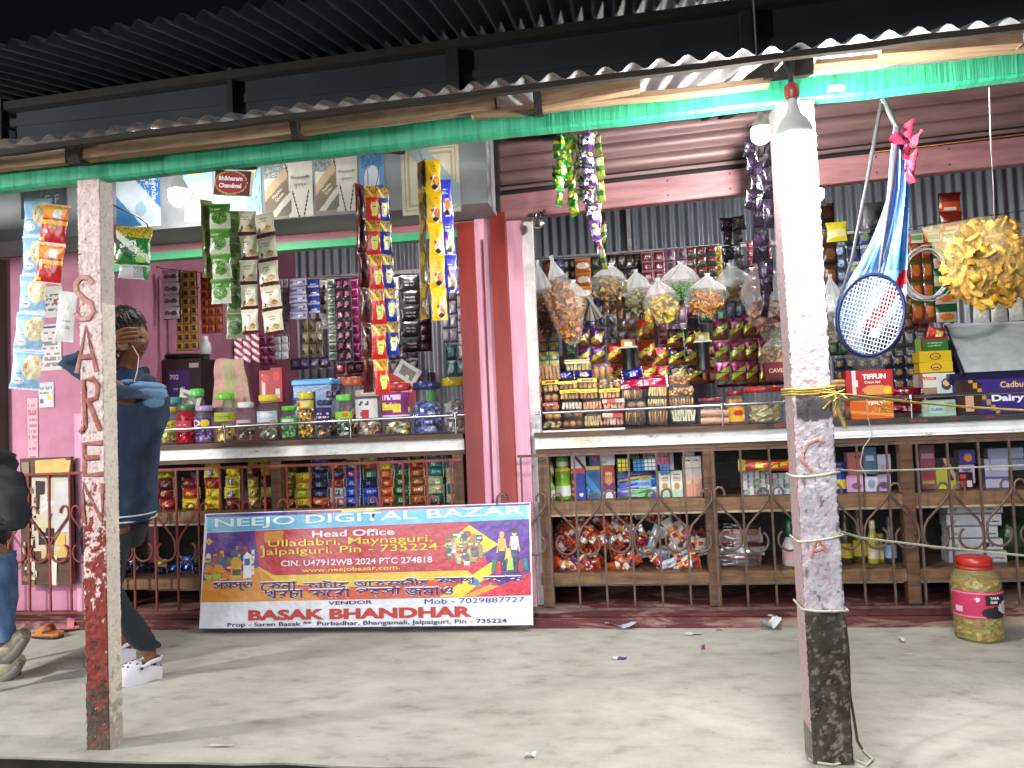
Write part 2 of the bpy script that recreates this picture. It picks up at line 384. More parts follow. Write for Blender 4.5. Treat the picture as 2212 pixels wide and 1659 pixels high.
m = M(); m.T = Matrix.Rotation(R(90), 4, 'X'); m.lathe([(.0, -.012), (.026, -.012), (.03, -.006), (.03, .006), (.026, .012), (.0, .012)], 20, col=(.5, .5, .5)); obj('body', m, STEEL, pl)
m = M(); m.tube([(-.012, 0, .02), (-.013, 0, .045), (-.006, 0, .058), (.006, 0, .058), (.013, 0, .045), (.012, 0, .02)], .004, 6); obj('shackle', m, STEEL, pl)
m = M(); m.box((.0, .012, .05), (.09, .012, .02), (.08, .07, .07)); m.box((.035, .0, .055), (.012, .03, .03), (.1, .08, .08)); obj('hasp', m, METAL, pl)

# upper building behind: dark wall with seams and an old roof
up = thing('upper_wall', 'dark cement upper wall above the veranda roof', 'wall')
def zt2(x): return 3.335+.027*(x+2.2)
m = M(); m.grid(lambda u, v: (-3.75+7.5*u, .21, 2.74+(zt2(-3.75+7.5*u)-.07-2.74)*v), 30, 8); m.box(*bx(-3.75, -3.74, .21, 1.2, 2.74, 3.2)); obj('wall_face', m, DARKW, up)
m = M(); m.box((0, .17, 0), (7.5, .07, .05), (.1, .1, .1)); o = obj('wall_plate', m, DARKTIM, up, (-.02, 0, zt2(0)-.072), (0, -.027, 0))
for px, py0, py1, wd in ((500, 145, 235, .035), (978, 95, 190, .075), (1610, 0, 95, .06), (5, 230, 310, .03)):
    a, b_ = at(px, py0, .17), at(px, py1, .17); m = M(); m.box(((a.x+b_.x)/2, .175, 3.0), (wd, .06, .62), (.1, .1, .1)); obj('wall_post', m, DARKTIM, up)
oldroof = M(); nx = 520
oldroof.grid(lambda u, v: (-4.6+8*u, .32-1.12*v, zt2(-4.6+8*u)+.027+.024*math.sin(2*math.pi*8*u/.112)-.24*v-.03*v*v), nx, 6)
oldroof.grid(lambda u, v: (-4.6+8*u, .32+2.6*v, zt2(-4.6+8*u)+.027+.024*math.sin(2*math.pi*8*u/.112)+.35*v), nx, 2)
tag(obj('upper_roof', oldroof, OLDROOF), 'dark corrugated upper roof jutting over the dark wall', 'roof')

# veranda: beam, posts, rafters, corrugated sheet
bz = lambda x: 2.0735+.0176*(x+2.26)            # beam underside height
vb = M()
for i in range(40):
    pass
def beam_fn(a, b_):
    return lambda u, v: (-5+8.6*u, a[0]+(b_[0]-a[0])*v+.0015*math.sin(u*170)*v, bz(-5+8.6*u)-.039+a[1]+(b_[1]-a[1])*v+.0012*math.sin(u*61)+.0008*math.sin(u*211))
for a, b_ in (((-1.60, .024), (-1.60, .089)), ((-1.592, .014), (-1.60, .024)), ((-1.555, .014), (-1.592, .014)), ((-1.60, .089), (-1.555, .089)), ((-1.555, .089), (-1.555, .014))):
    vb.grid(beam_fn(a, b_), 160, 2)
tag(obj('green_beam', vb, GREENP), 'green painted timber beam across the tops of the posts', 'beam')
def bar(p0, p1, hgt, dep, mat, name, label=None, cat=None, group=None, parent=None):
    p0, p1 = Vector(p0), Vector(p1); L = (p1-p0).length; m = M()
    n = max(2, int(L/.15))
    rj = [random.uniform(-.004, .004) for _ in range(n+1)]
    for s_ in range(4):
        c = [(-dep/2, -hgt/2), (dep/2, -hgt/2), (dep/2, hgt/2), (-dep/2, hgt/2)]; a, b_ = c[s_], c[(s_+1) % 4]
        m.grid(lambda u, v: (L*u, a[0]+(b_[0]-a[0])*v, a[1]+(b_[1]-a[1])*v+rj[int(u*n+.5)]), n, 1, (.3, .25, .2), None, False)
    for xx in (0, L): m.box((xx, 0, 0), (.002, dep*.98, hgt*.98), (.1, .08, .06))
    d = (p1-p0).normalized(); o = obj(name, m, mat, parent); o.matrix_world = Matrix.Translation(p0) @ d.to_track_quat('X', 'Z').to_matrix().to_4x4()
    if label: tag(o, label, cat, group)
    return o
def pbar(x0, y0, x1, y1, th, y, mat, name, label, dep=.05, cat='plank'):
    hgt = th*mpp((x0+x1)/2, (y0+y1)/2, y); return bar(at(x0, y0, y), at(x1, y1, y), hgt, dep, mat, name, label, cat)
pbar(-700, 417, 2900, -27, 13, -1.82, OLDTIM, 'roof_batten', 'dark weathered batten under the front edge of the roof sheet', .022, 'batten')
pbar(-300, 387, 146, 341, 26, -1.66, TIMBER, 'raw_plank', 'pale raw plank above the beam at its lower end', .03)
pbar(172, 336, 645, 279, 30, -1.66, TIMBER, 'raw_plank', 'long brown raw plank above the beam between two rafter ends')
pbar(645, 275, 1070, 217, 30, -1.66, TIMBER, 'raw_plank', 'knotty cream raw plank above the middle of the beam')
pbar(1168, 221, 1380, 180, 36, -1.67, TIMBER, 'raw_plank', 'short stepped cream plank beside the third rafter end')
pbar(1020, 250, 1660, 180, 12, -1.63, TIMBER, 'raw_plank', 'thin grey plank lying on top of the beam')
pbar(1900, 112, 2200, 88, 30, -1.67, TIMBER, 'raw_plank', 'golden raw plank above the beam at its upper end')
pbar(1760, 140, 2260, 100, 10, -1.63, TIMBER, 'raw_plank', 'thin pale plank on top of the upper end of the beam')
for k, (px, py, wd, hg) in enumerate(((156, 333, 30, 42), (635, 281, 16, 40), (1161, 222, 18, 48), (1737, 140, 40, 42), (1663, 150, 16, 36))):
    p = at(px, py, -1.70); s_ = mpp(px, py, -1.7)
    bar(p, p+Vector((0, 1.86, .56)), hg*s_, wd*s_, OLDTIM, 'rafter', ('wide dark rafter end nearest the lettered post', 'thin dark rafter end over the middle of the first bay', 'dark rafter end beside the stepped cream plank', 'broad black rafter end just above the big lit bulb', 'thin black rafter end left of the big bulb flex')[k], 'rafter', 'rafters under the veranda roof')
ez = lambda x: eA.z+(eB.z-eA.z)*(x-eA.x)/(eB.x-eA.x)
eA, eB = at(0, 309, -1.79), at(2212, 40, -1.79)
rs = M(); nx = 640
rs.grid(lambda u, v: (-5+8.6*u, -1.79+.006*math.sin(u*90)+1.98*v, ez(-5+8.6*u)+.013*math.sin(2*math.pi*8.6*u/.083)+.62*v), nx, 4)
tag(obj('veranda_roof', rs, CORR), 'corrugated metal veranda roof sheet with wavy front edge', 'roof')

# posts
def postmat(name):
    m, nt, b = newmat(name); a = N(nt, 'ShaderNodeAttribute', attribute_name='Col'); co = nt.nodes.new('ShaderNodeTexCoord').outputs['Object']
    f = ramp(nt, noise(nt, 70, 6, .7, co, (1, 1, 1.2)), [(.33, (.6, .55, .53)), (.45, (1, 1, 1))])
    nt.links.new(mixc(nt, 1, a.outputs['Color'], f, 'MULTIPLY'), b.inputs['Base Color']); b.inputs['Roughness'].default_value = .85
    bump(nt, b, noise(nt, 55, 6, .65, co), .55, .02); return m
POST = postmat('rough_plastered_post')
def _hh(i, j): q = math.sin(i*127.1+j*311.7)*43758.5453; return q-math.floor(q)
def vn(x, z, f):
    x, z = x*f, z*f; i, j = math.floor(x), math.floor(z); u, v = x-i, z-j; u, v = u*u*(3-2*u), v*v*(3-2*v)
    return (_hh(i, j)*(1-u)+_hh(i+1, j)*u)*(1-v)+(_hh(i, j+1)*(1-u)+_hh(i+1, j+1)*u)*v
def fn3(x, z, f): return .5*vn(x, z, f)+.3*vn(x+7.3, z+1.9, f*2.3)+.2*vn(x+3.1, z+8.7, f*5.1)
def noise2(x, z, s): return math.sin(x*s*1.3+1.7*math.sin(z*s*.7))+math.sin(z*s+2.1*math.sin(x*s*.9+1))
def mixv(a, b_, t): t = max(0, min(1, t)); return tuple(p+(q-p)*t for p, q in zip(a, b_))
def post(name, label, x0, x1, yf, yb, ztop, colf, cols, rough):
    t = thing(name, label, 'post', ((x0+x1)/2, (yf+yb)/2, 0)); a, b_ = (x1-x0)/2, (yb-yf)/2; m = M(); nz = 430
    off = {}
    def J(i, k, j):
        key = (i, k, j)
        if key not in off: off[key] = random.uniform(-rough, rough)
        return off[key]
    nu = 26; edge = [(-a, -b_), (a, -b_), (a, b_), (-a, b_)]
    for s_ in range(4):
        p, q = edge[s_], edge[(s_+1) % 4]
        nn = ((0, -1), (1, 0), (0, 1), (-1, 0))[s_]; kk = 1 if s_ == 0 else .45
        def fn(u, v):
            ii = int(u*nu+.5); jj = int(v*nz+.5); key = (s_, ii) if 0 < ii < nu else ('c', (s_+(ii > 0)) % 4)
            r_ = (J(key[0], key[1], jj)*.35+rough*2.4*(fn3(u*.12+s_*3, v*ztop, 48)-.5))*kk if key[0] != 'c' else (J(key[0], key[1], jj//2)+rough*5*max(0, fn3(jj*.03+key[1]*5, .7, 9)-.55))*kk; crn = 2.0 if key[0] == 'c' else 1
            x = p[0]+(q[0]-p[0])*u; y = p[1]+(q[1]-p[1])*u
            if key[0] == 'c': return (x-math.copysign(abs(r_)*crn, x), y-math.copysign(abs(r_)*crn, y), ztop*v)
            return (x+nn[0]*r_, y+nn[1]*r_, ztop*v)
        m.grid(fn, nu, nz, None, (lambda u, v: colf(u, v*ztop)) if s_ == 0 else (lambda u, v: cols(u, v*ztop)), True, False, True)
    m.box((0, 0, ztop), (a*1.9, b_*1.9, .01), (.5, .45, .45))
    obj('shaft', m, POST, t); return t
def colL(u, z):
    x = u*.09; base = mixv(h('fbeae4'), h('e0bfb6'), fn3(x, z, 60)); n = fn3(x+2, z, 55)
    cov = max(0, min(.78, (1.02-z)/.75)); 
    if z < 1.04 and n < .24+cov*.72: base = mixv(h('8b2a25'), h('a04a3e'), vn(x, z, 90))
    if 1.04 < z < 1.8 and n < .26: base = mixv(base, h('b06a5c'), .7)
    if z < .45:
        if fn3(x+5, z, 45) < .25+(.45-z)*.8: base = mixv(h('54493c'), h('2c261f'), vn(x, z, 80))
        base = mixv(base, h('6b5a4c'), max(0, min(.75, (.34-z)*2.2+.8*(fn3(x+1.5, z, 26)-.5))))
    if vn(x+9, z, 130) > .93: base = mixv(base, (.04, .03, .03), .8)
    return base
def colLs(u, z):
    x = u*.07; b_ = mixv(h('ece4dc'), h('cfc6ba'), fn3(x+4, z, 50))
    if z > 1.6: b_ = mixv(b_, h('8b8884'), .5)
    if z < .4 and fn3(x+1, z, 40) < .25+(.4-z): b_ = mixv(b_, h('968c7c'), .6)
    if vn(x+2, z, 100) > .9: b_ = mixv(b_, h('a0635c'), .5)
    return b_
xl0, xl1 = at(187, 1620, -1.6).x, at(238, 1621, -1.6).x
POSTL = post('lettered_post', 'peeling pinkish white post with red painted lettering', xl0, xl1, -1.6, -1.525, bz(xl0)-.022, colL, colLs, .0022)
xr0, xr1 = at(1756, 1645, -1.6).x, at(1845, 1647, -1.6).x
zr1, zr2 = at(1750, 848, -1.6).z, at(1790, 1318, -1.6).z
zr0 = zr1
def colR(u, z):
    x = u*.14; n = fn3(x, z, 40)
    if z > zr0: b_ = mixv(h('f0dde0'), h('dcc2c8'), n); b_ = mixv(b_, h('a89a9a'), .5) if vn(x, z, 90) > .9 else b_
    elif z > zr2:
        b_ = mixv(h('e6dde2'), h('bdb0b8'), n)
        if vn(x+3, z, 75) > .86: b_ = mixv(b_, h('4a4046'), .7)
        if fn3(x+8, z, 22) > .68: b_ = mixv(b_, h('a0605e'), .35)
        if u < .10: b_ = mixv(b_, h('e3b9c0'), .6)
        if zr0-.075-.02*vn(x, 0, 50) < z and u > .08: b_ = mixv(b_, (.05, .045, .05), .85)
    else:
        b_ = mixv(h('6a5f53'), h('332c25'), min(1, n*1.3))
        if fn3(x+4, z, 60) > .64: b_ = mixv(b_, h('9c9284'), .6)
        if z > zr2-.2 and .38 < u < .85: b_ = mixv(b_, (.03, .028, .025), .7*max(0, 1-(zr2-z)/.2))
    return b_
def colRs(u, z): return mixv(h('dcc3c4'), h('c2a9aa'), random.random()*.6) if z > .1 else h('8f887c')
POSTR = post('bulb_post', 'white topped plaster post with a dark dirty foot below the lit bulb', xr0, xr1, -1.6, -1.49, bz(xr0)-.022, colR, colRs, .0019)
# ------------------------------------------------------------------ lettering on the first post
cyF = (-1.6-1.525)/2
def on_post(px, py): p = at(px, py, -1.6022); return (p.x-POSTL.location.x, p.y-POSTL.location.y, p.z)
LET = pm('faded_red_paint', h('9a4438'), .8, 0, .35, 30, .5, 60, None, h('c08a7e')); LET2 = pm('faded_pink_red_paint', h('b5766c'), .85, 0, .3, 30, .5, 60, None, h('d9aaa2'))
def stroke(segs, r, mat, P_=None):
    P_ = P_ or POSTL; m = M()
    for s_ in segs: m.tube([at(px, py, -1.6022)-P_.location for px, py in s_], r*1.7, 6, (.5, .2, .2), True, .12)
    obj('lettering', m, mat, P_)
stroke([[(1769, 949), (1745, 958), (1734, 978), (1734, 996), (1756, 1020)]], .004, LET2, POSTR); stroke([[(1751, 1206), (1759, 1176), (1771, 1164), (1786, 1192)], [(1760, 1190), (1780, 1184)]], .004, LET2, POSTR)
stroke([[(199, 612), (190, 600), (174, 600), (164, 613), (165, 630), (180, 645), (196, 655), (201, 672), (192, 688), (174, 690), (162, 676)]], .0065, LET2)
stroke([[(166, 806), (185, 706), (209, 803)], [(174, 772), (202, 770)]], .006, LET)
stroke([[(184, 925), (180, 822), (200, 818), (211, 832), (208, 860), (184, 868)], [(192, 868), (216, 930)], [(184, 920), (172, 935)]], .006, LET)
stroke([[(221, 957), (181, 959), (183, 1027), (223, 1024)], [(182, 990), (214, 988)]], .006, LET)
stroke([[(181, 1130), (180, 1046), (221, 1128), (221, 1044)]], .006, LET)

# ------------------------------------------------------------------ lamps
GLOBES = {}
def globe(k):
    if k not in GLOBES: GLOBES[k] = emis('lit_globe', (1, .97, .92), BULB*k)
    return GLOBES[k]
def bulb(name, label, top, rg, cord, power=1.0, holder='b5453c', grp='lit bulbs on flexes'):
    """LED bulb hanging cap up: top is the holder's upper end, rg the globe radius"""
    k = rg/.055; t = thing(name, label, 'bulb', top, (0, 0, 0), grp)
    m = M(); m.lathe([(.012*k, 0), (.021*k, -.008*k), (.022*k, -.03*k), (.019*k, -.045*k)], 16, col=h(holder)); obj('holder', m, PLAST, t)
    m = M(); m.lathe([(.014*k, -.045*k), (.015*k, -.07*k), (.022*k, -.09*k), (.04*k, -.112*k), (.051*k, -.135*k), (.053*k, -.158*k)], 20, col=(.62, .6, .58)); obj('heat_sink', m, PLAST, t)
    m = M(); m.lathe([(.0535*k, -.158*k), (.056*k, -.166*k), (.056*k, -.2*k), (.05*k, -.222*k), (.036*k, -.238*k), (.018*k, -.246*k), (.002*k, -.248*k)], 20, col=(1, 1, 1)); obj('globe', m, globe(power), t)
    m = M(); m.tube([(q[0], q[1], q[2]) for q in cord], .008*k, 8, (.05, .05, .05)); obj('flex', m, WIRE, t)
    return t
p = at(1709, 181, -1.715); s_ = mpp(1709, 240, -1.715)
bulb('light_bulb', 'big lit white bulb in a red holder against the post top', p, 41*s_, [(0, 0, -.002), (0, 0, .03), (-.006, .02, .07), (.005, .09, .12), (.0, .2, .14)])
p = at(1640, 222, -.95); s_ = mpp(1640, 250, -.95)
bulb('light_bulb', 'lit bulb hanging behind the post near the shutter', p, 20*s_, [(0, 0, 0), (0, .02, .05), (.01, .05, .2), (0, .0, .45)], 2.4)
p = at(385, 352, -.70); s_ = mpp(385, 400, -.70)
bulb('light_bulb', 'lit bulb in front of the pale posters', p, 21*s_, [(0, 0, 0), (0, .03, .05), (0, .12, .12), (.02, .2, .2)], .27)
bulb('light_bulb', 'lit bulb of the neighbouring stall beyond the lettered post', (-4.4, -2.55, 2.12), .055, [(0, 0, 0), (0, 0, .1), (0, .3, .2), (0, .5, .22)], 3.3)
bulb('light_bulb', 'lit bulb inside the loft behind the upper wall', (.6, 1.2, 3.47), .05, [(0, 0, 0), (0, .02, .05), (.02, .02, .08)], .5)
bulb('light_bulb', 'unseen bulb added to light the inside of the second bay', (1.3, .95, 2.62), .045, [(0, 0, 0), (0, 0, .2), (0, .1, .45)], 1.0)  # hidden lamp, added to brighten the goods in this bay
bulb('light_bulb', 'unseen bulb added to light the inside of the first bay', (-1.6, .95, 2.60), .036, [(0, 0, 0), (0, 0, .2), (0, .1, .45)], 1.0)  # likewise an added, hidden lamp that brightens the first bay

# ------------------------------------------------------------------ counters
def counter(name, label, x0, x1, posts, dz, tape, light_mid=h('7d5f46')):
    t = thing(name, label, 'counter', ((x0+x1)/2, .25, 0)); X, Y = (x0+x1)/2, .25
    BR = h('6b4a33')
    def P(n, boxes, mat=WOOD, col=BR):
        m = M()
        for b_ in boxes:
            c, d = bx(*b_[:6]); m.box((c[0]-X, c[1]-Y, c[2]), d, b_[6] if len(b_) > 6 else col)
        return obj(n, m, mat, t)
    P('top_board', [(x0, x1, -.035, .6, 1.02+dz, 1.045+dz)], WOOD, h('5f432e'))
    P('white_strip', [(x0, x1, -.01, .02, .955+dz, 1.019+dz)], tape, (.8, .8, .8))
    P('frame_rail', [(x0, x1, 0, .04, .93+dz, .954+dz)])
    P('shelf_edge', [(x0, x1, 0, .04, .59, .655, h('8a6748')), (x0, x1, -.004, .044, .578, .589, h('b9a58c'))])
    P('bottom_rail', [(x0, x1, 0, .04, .215, .275, h('83603f'))])
    for a in posts: P('upright', [(a-.03, a+.03, -.008, .05, .1, .929+dz)])
    P('shelf', [(x0, x1, .041, .56, .64, .652)]); P('shelf', [(x0, x1, .041, .56, .262, .274)])
    P('back_panel', [(x0, x1, .561, .575, .1, 1.019+dz)], WOOD, (.035, .03, .028))
    P('glass_pane', [(x0, x1, .043, .046, .276, .577), (x0, x1, .043, .046, .656, .929+dz)], GLASS)
    return t
TAPE = pm('scuffed_white_paint', (.8, .8, .79), .5, 0, .0, 4, .2, 30, (1, 1, 3), (.78, .78, .78))
def scuff():
    m, nt, b = newmat('scuffed_white_strip'); f = ramp(nt, noise(nt, 9, 6, .75, None, (1, 1, 2.5)), [(.33, (.09, .07, .06)), (.37, (.62, .6, .57)), (.55, (.82, .82, .82))])
    nt.links.new(f, b.inputs['Base Color']); b.inputs['Roughness'].default_value = .5; return m
CL = counter('shop_counter', 'long wooden glass fronted counter behind the red grille, jars on top', -3.05, -.86, (-2.98, -1.955, -.9), .0, scuff())
CR = counter('shop_counter', 'wooden showcase counter of the second bay, biscuits on top', -.47, 2.8, (-.43, .44, 1.415, 2.3), -.012, scuff())
# peeling paper and printed tape on the second counter's strip
tp = thing('printed_tape', 'white tape with red lettering stuck along the counter edge', 'tape', (0, -.012, 0))
m = M(); a, b_ = at(1655, 938, -.013), at(2330, 905, -.013); m.box(((a.x+b_.x)/2, 0, .983), (b_.x-a.x, .002, .052), (.85, .85, .86)); m.box(((a.x+b_.x)/2, -.024, 1.021), (b_.x-a.x, .002, .022), (.03, .03, .035)); obj('tape_strip', m, PAPER, tp)
for k, px in enumerate((1690, 1830, 1905, 1985, 2062, 2140)):
    letters('lettering', 'Bahubali' if k % 3 == 0 else 'বাহুবলী', None, .017, ink('8f3a34'), tp, (at(px, 915, -.037).x, -.0257, 1.021), bold=.01)
tp = thing('sticker', 'torn yellow and white sticker on the counter edge by the pillar', 'sticker', at(1290, 945, -.013))
m = M(); s_ = mpp(1290, 945, 0)
for (x0, y0, x1, y1, c) in ((-125, -18, 60, 20, 'dcd8d0'), (-60, -16, -4, -2, 'd8cf3a'), (-55, 4, 5, 16, 'd8cf3a'), (-100, -22, -70, 12, '4b3526'), (10, -16, 55, -10, '5b4636'), (-5, 6, 40, 18, 'e2dfd8')):
    m.box(((x0+x1)/2*s_, -.001*random.random(), -(y0+y1)/2*s_), ((x1-x0)*s_, .002, (y1-y0)*s_), h(c), jit=.004)
obj('paper', m, PAPER, tp)
letters('lettering', 'PURE\nBATTI', .05, .024, ink('22221a'), tp, (-.06, -.0035, -.022)); letters('lettering', 'GOLD 100', .06, .012, ink('22221a'), tp, (-.01, -.0035, -.018))
# guard rails
def guard(name, label, p0, p1, posts, y=-.02):
    a, b_ = at(*p0, y), at(*p1, y); t = thing(name, label, 'rail', a)
    m = M(); m.tube([(0, 0, 0), tuple((b_-a))], .0085, 10); obj('tube', m, STEEL, t)
    for x in posts:
        f = (x-a.x)/(b_.x-a.x); q = (b_-a)*f; m = M(); m.tube([(q.x, 0, q.z), (q.x, 0, 1.03-a.z)], .005, 8); m.lathe([(.014, -.01), (.014, .01)], 10, (q.x, 0, q.z)); obj('support', m, STEEL, t)
    return t
guard('guard_rail', 'thin steel rail in front of the sweet jars', (330, 930), (1015, 895), (-2.25, -1.5, -.9))
guard('guard_rail', 'thin steel rail in front of the biscuit packs', (1156, 893), (2400, 838), (-.43, .52, 1.45))
# ------------------------------------------------------------------ window grilles with lyre scrolls
def grille(name, label, x0, x1, x_first, pitch, mat, ztop, zbot, skip=()):
    t = thing(name, label, 'grille', (x_first, -.07, 0)); m = M()
    m.box(((x0+x1)/2-x_first, 0, ztop), (x1-x0, .006, .014)); obj('top_rail', m, mat, t)
    m = M(); m.box(((x0+x1)/2-x_first, 0, zbot), (x1-x0, .012, .012)); obj('bottom_rail', m, mat, t)
    n = int((x1-x_first)/pitch); k0 = -int((x_first-x0)/pitch)
    m = M(); m.box((0, 0, (ztop+zbot)/2), (.010, .010, ztop-zbot-.014)); proto = obj('bar', m, mat, t)
    for k in range(k0, n+1):
        if k: c = proto.copy(); COL.objects.link(c); c.location = (k*pitch, .0, 0); c.rotation_euler = (random.uniform(-.002, .002), 0, 0)
    def arc(cx, cz, r, a0, a1, n_=10): return [(cx+r*math.cos(R(a0+(a1-a0)*i/n_)), -.006, cz+r*math.sin(R(a0+(a1-a0)*i/n_))) for i in range(n_+1)]
    sc_ = {}
    for sgn in (1, -1):                           # scroll from an even bar out to its odd neighbour
        m = M(); top = arc(sgn*.034, .688, .026, 90-sgn*100, 90+sgn*90, 10) if sgn > 0 else arc(-.034, .688, .026, 190, 0, 10)
        pts = [((.060*sgn), -.006, .672), (.060*sgn, -.006, .692), (.048*sgn, -.006, .711), (.030*sgn, -.006, .714), (.014*sgn, -.006, .70), (.008*sgn, -.006, .67), (.016*sgn, -.006, .645), (.06*sgn, -.006, .59), ((pitch-.03)*sgn, -.006, .535), ((pitch-.013)*sgn, -.006, .50), ((pitch-.009)*sgn, -.006, .46)]
        cx = (pitch-.064)*sgn
        pts += [(cx+sgn*.055*math.cos(R(a)), -.006, .445+.055*math.sin(R(a))) for a in range(0, -245, -18)]
        m.tube(pts, .0062, 6, (.3, .2, .15), True, .6); sc_[sgn] = m
    for k in range(k0-1, n+1):
        if k % 2 == 0:
            for sgn in (1, -1):
                if x0-x_first-.02 < k*pitch+sgn*pitch < x1-x_first+.02: o = obj('scroll', sc_[sgn], mat, t); o.location = (k*pitch+random.uniform(-.003, .003), 0, random.uniform(-.006, .006)); o.rotation_euler = (0, random.uniform(-.012, .012), random.uniform(-.03, .03))
    return t
IRON = pm('rusty_brown_iron', h('6b5348'), .6, .15, .35, 12, .2, 60, None, h('3f302a')); IRONR = pm('red_oxide_iron', h('8a3a30'), .55, .1, .3, 12, .2, 60, None, h('5b2620'))
xf = at(1191+0, 1200, -.07).x; pit = (at(1549, 1200, -.07).x-at(1191, 1200, -.07).x)/6
grille('window_grille', 'brown iron grille with lyre scrolls in front of the showcase counter', -.56, 2.75, xf, pit, IRON, .912, .103)
xl = at(337, 1200, -.07).x; pitl = (at(872, 1060, -.07).x-at(337, 1200, -.07).x)/11
grille('window_grille', 'red iron grille with lyre scrolls behind the standing person', -3.66, -.86, xl, pitl, IRONR, .905, .103)

# ------------------------------------------------------------------ banner
BQ = [at(430, 1360, -.15), at(1152, 1352, -.13), at(443, 1110, -.095)]
BN = (BQ[1]-BQ[0]).cross(BQ[2]-BQ[0]).normalized()
if BN.y > 0: BN = -BN
def onb(px, py, k=0):
    d = FW + RT*((px-1106)/FPX) + UP*((829.5-py)/FPX); o = BQ[0]+BN*k
    return EYE + d*((o-EYE).dot(BN)/d.dot(BN)) - ban.location
ban = thing('banner', 'printed vinyl shop banner leaning on the grille, blue heading strip', 'banner', BQ[0])
bc = [(430, 1360), (1152, 1352), (1146, 1085), (443, 1110)]
m = M(); f_ = [onb(*q) for q in bc]; bk = [onb(*q, -.022) for q in bc]
m.add(f_+bk, [(0, 1, 2, 3), (7, 6, 5, 4), (0, 4, 5, 1), (1, 5, 6, 2), (2, 6, 7, 3), (3, 7, 4, 0)], (.82, .82, .86)); obj('panel', m, PRINT, ban)
art = M()
def bpoly(pts, c, k): art.add([onb(*q, k) for q in pts], [tuple(range(len(pts)))], h(c))
bpoly([(447, 1151), (434, 1301), (1147, 1286), (1143, 1121)], '57288c', .0010)
bpoly([(550, 1147), (1010, 1128), (1090, 1290), (560, 1300), (560, 1220)], 'bf2f3c', .0014)
bpoly([(434, 1301), (438, 1255), (560, 1225), (700, 1298)], 'dd8f22', .0018)
bpoly([(434, 1301), (436, 1280), (900, 1250), (1147, 1275), (1147, 1286)], 'd0502c', .0016)
bpoly([(553, 1220), (590, 1243), (1010, 1232), (1025, 1246), (760, 1268), (600, 1262)], 'e8c23a', .0020)
bpoly([(948, 1290), (1060, 1215), (1090, 1215), (1000, 1289)], 'e8d23a', .0022); bpoly([(1030, 1288), (1147, 1235), (1147, 1286)], 'c42f46', .0021)
bpoly([(1000, 1288), (1060, 1262), (1080, 1266), (1025, 1288)], 'd99a3a', .0024)
bpoly([(958, 1178), (1014, 1134), (1076, 1176), (1008, 1220)], 'e9cf34', .0018)
bpoly([(570, 1150), (612, 1146), (612, 1170), (572, 1172)], 'd99330', .0020); bpoly([(443, 1170), (452, 1162), (460, 1170), (452, 1178)], 'e0a52c', .0020); bpoly([(562, 1179), (570, 1178), (570, 1185), (562, 1186)], 'e0a52c', .002)
bpoly([(447, 1119), (447, 1149), (1140, 1121), (1138, 1090)], '6cbfe8', .0022)
bpoly([(445, 1112), (640, 1105), (700, 1110), (447, 1118)], '57288c', .0022); bpoly([(640, 1105), (1146, 1087), (1143, 1090), (700, 1109)], 'bf3a5c', .0021); bpoly([(735, 1101), (830, 1098), (800, 1104), (740, 1107)], 'e6d050', .0023); bpoly([(1000, 1092), (1144, 1087), (1143, 1091), (1010, 1096)], '57288c', .0024)
bpoly([(434, 1302), (430, 1358), (1150, 1351), (1147, 1287)], 'e3e4ee', .0024); bpoly([(430, 1358), (430, 1360), (1152, 1352), (1150, 1350)], '22244a', .0026)
random.seed(5)
def heap(cx, cy, w_, h_, n, cols, k):              # printed picture of groceries: many small packs and fruit
    for i in range(n):
        x = cx+random.uniform(-w_, w_); y = cy+random.uniform(-h_, h_)*(1-abs(x-cx)/w_*.5); a = random.uniform(3, 8); b_ = random.uniform(4, 11); c = random.choice(cols); kk = k+i*.00004
        if i % 3: bpoly([(x-a, y+b_), (x+a, y+b_), (x+a*.9, y-b_), (x-a*.9, y-b_)], c, kk); bpoly([(x-a*.7, y+2), (x+a*.7, y+2), (x+a*.7, y-2), (x-a*.7, y-2)], random.choice(cols), kk+.00002)
        else: bpoly([(x+a*1.1*math.cos(q*.785), y+a*1.1*math.sin(q*.785)) for q in range(8)], c, kk)
heap(497, 1212, 50, 40, 60, ['c23a2c', 'e7e0d2', '5d8a3a', 'd98a2a', '8a4a2a', 'e5b03a', '3a6a9a', 'b0352c', 'd9d9d0', '6a3a7a'], .0030)
for x, y, r_ in ((452, 1232, 11), (472, 1230, 11), (468, 1243, 10), (487, 1243, 9), (450, 1244, 9)): bpoly([(x+r_*math.cos(q*.628), y+r_*math.sin(q*.628)) for q in range(10)], random.choice(['e0952a', 'd9802a', 'a9b84a']), .0062)
bpoly([(499, 1250), (522, 1250), (522, 1212), (515, 1203), (506, 1203), (499, 1212)], 'e0a63a', .0064); bpoly([(502, 1243), (520, 1243), (520, 1230), (502, 1230)], '4a4a2a', .0066)
bpoly([(525, 1250), (543, 1248), (543, 1200), (534, 1192), (526, 1202)], 'e4e8ee', .0064); bpoly([(528, 1222), (540, 1221), (540, 1206), (528, 1207)], '2c5a9a', .0066)
heap(1006, 1182, 38, 38, 70, ['e5e0d0', 'c7b795', '8a9a5a', 'c23a2c', 'd9a23a', '6a7a4a', 'f0ece0', 'a57a4a', '4a5a7a'], .0030)
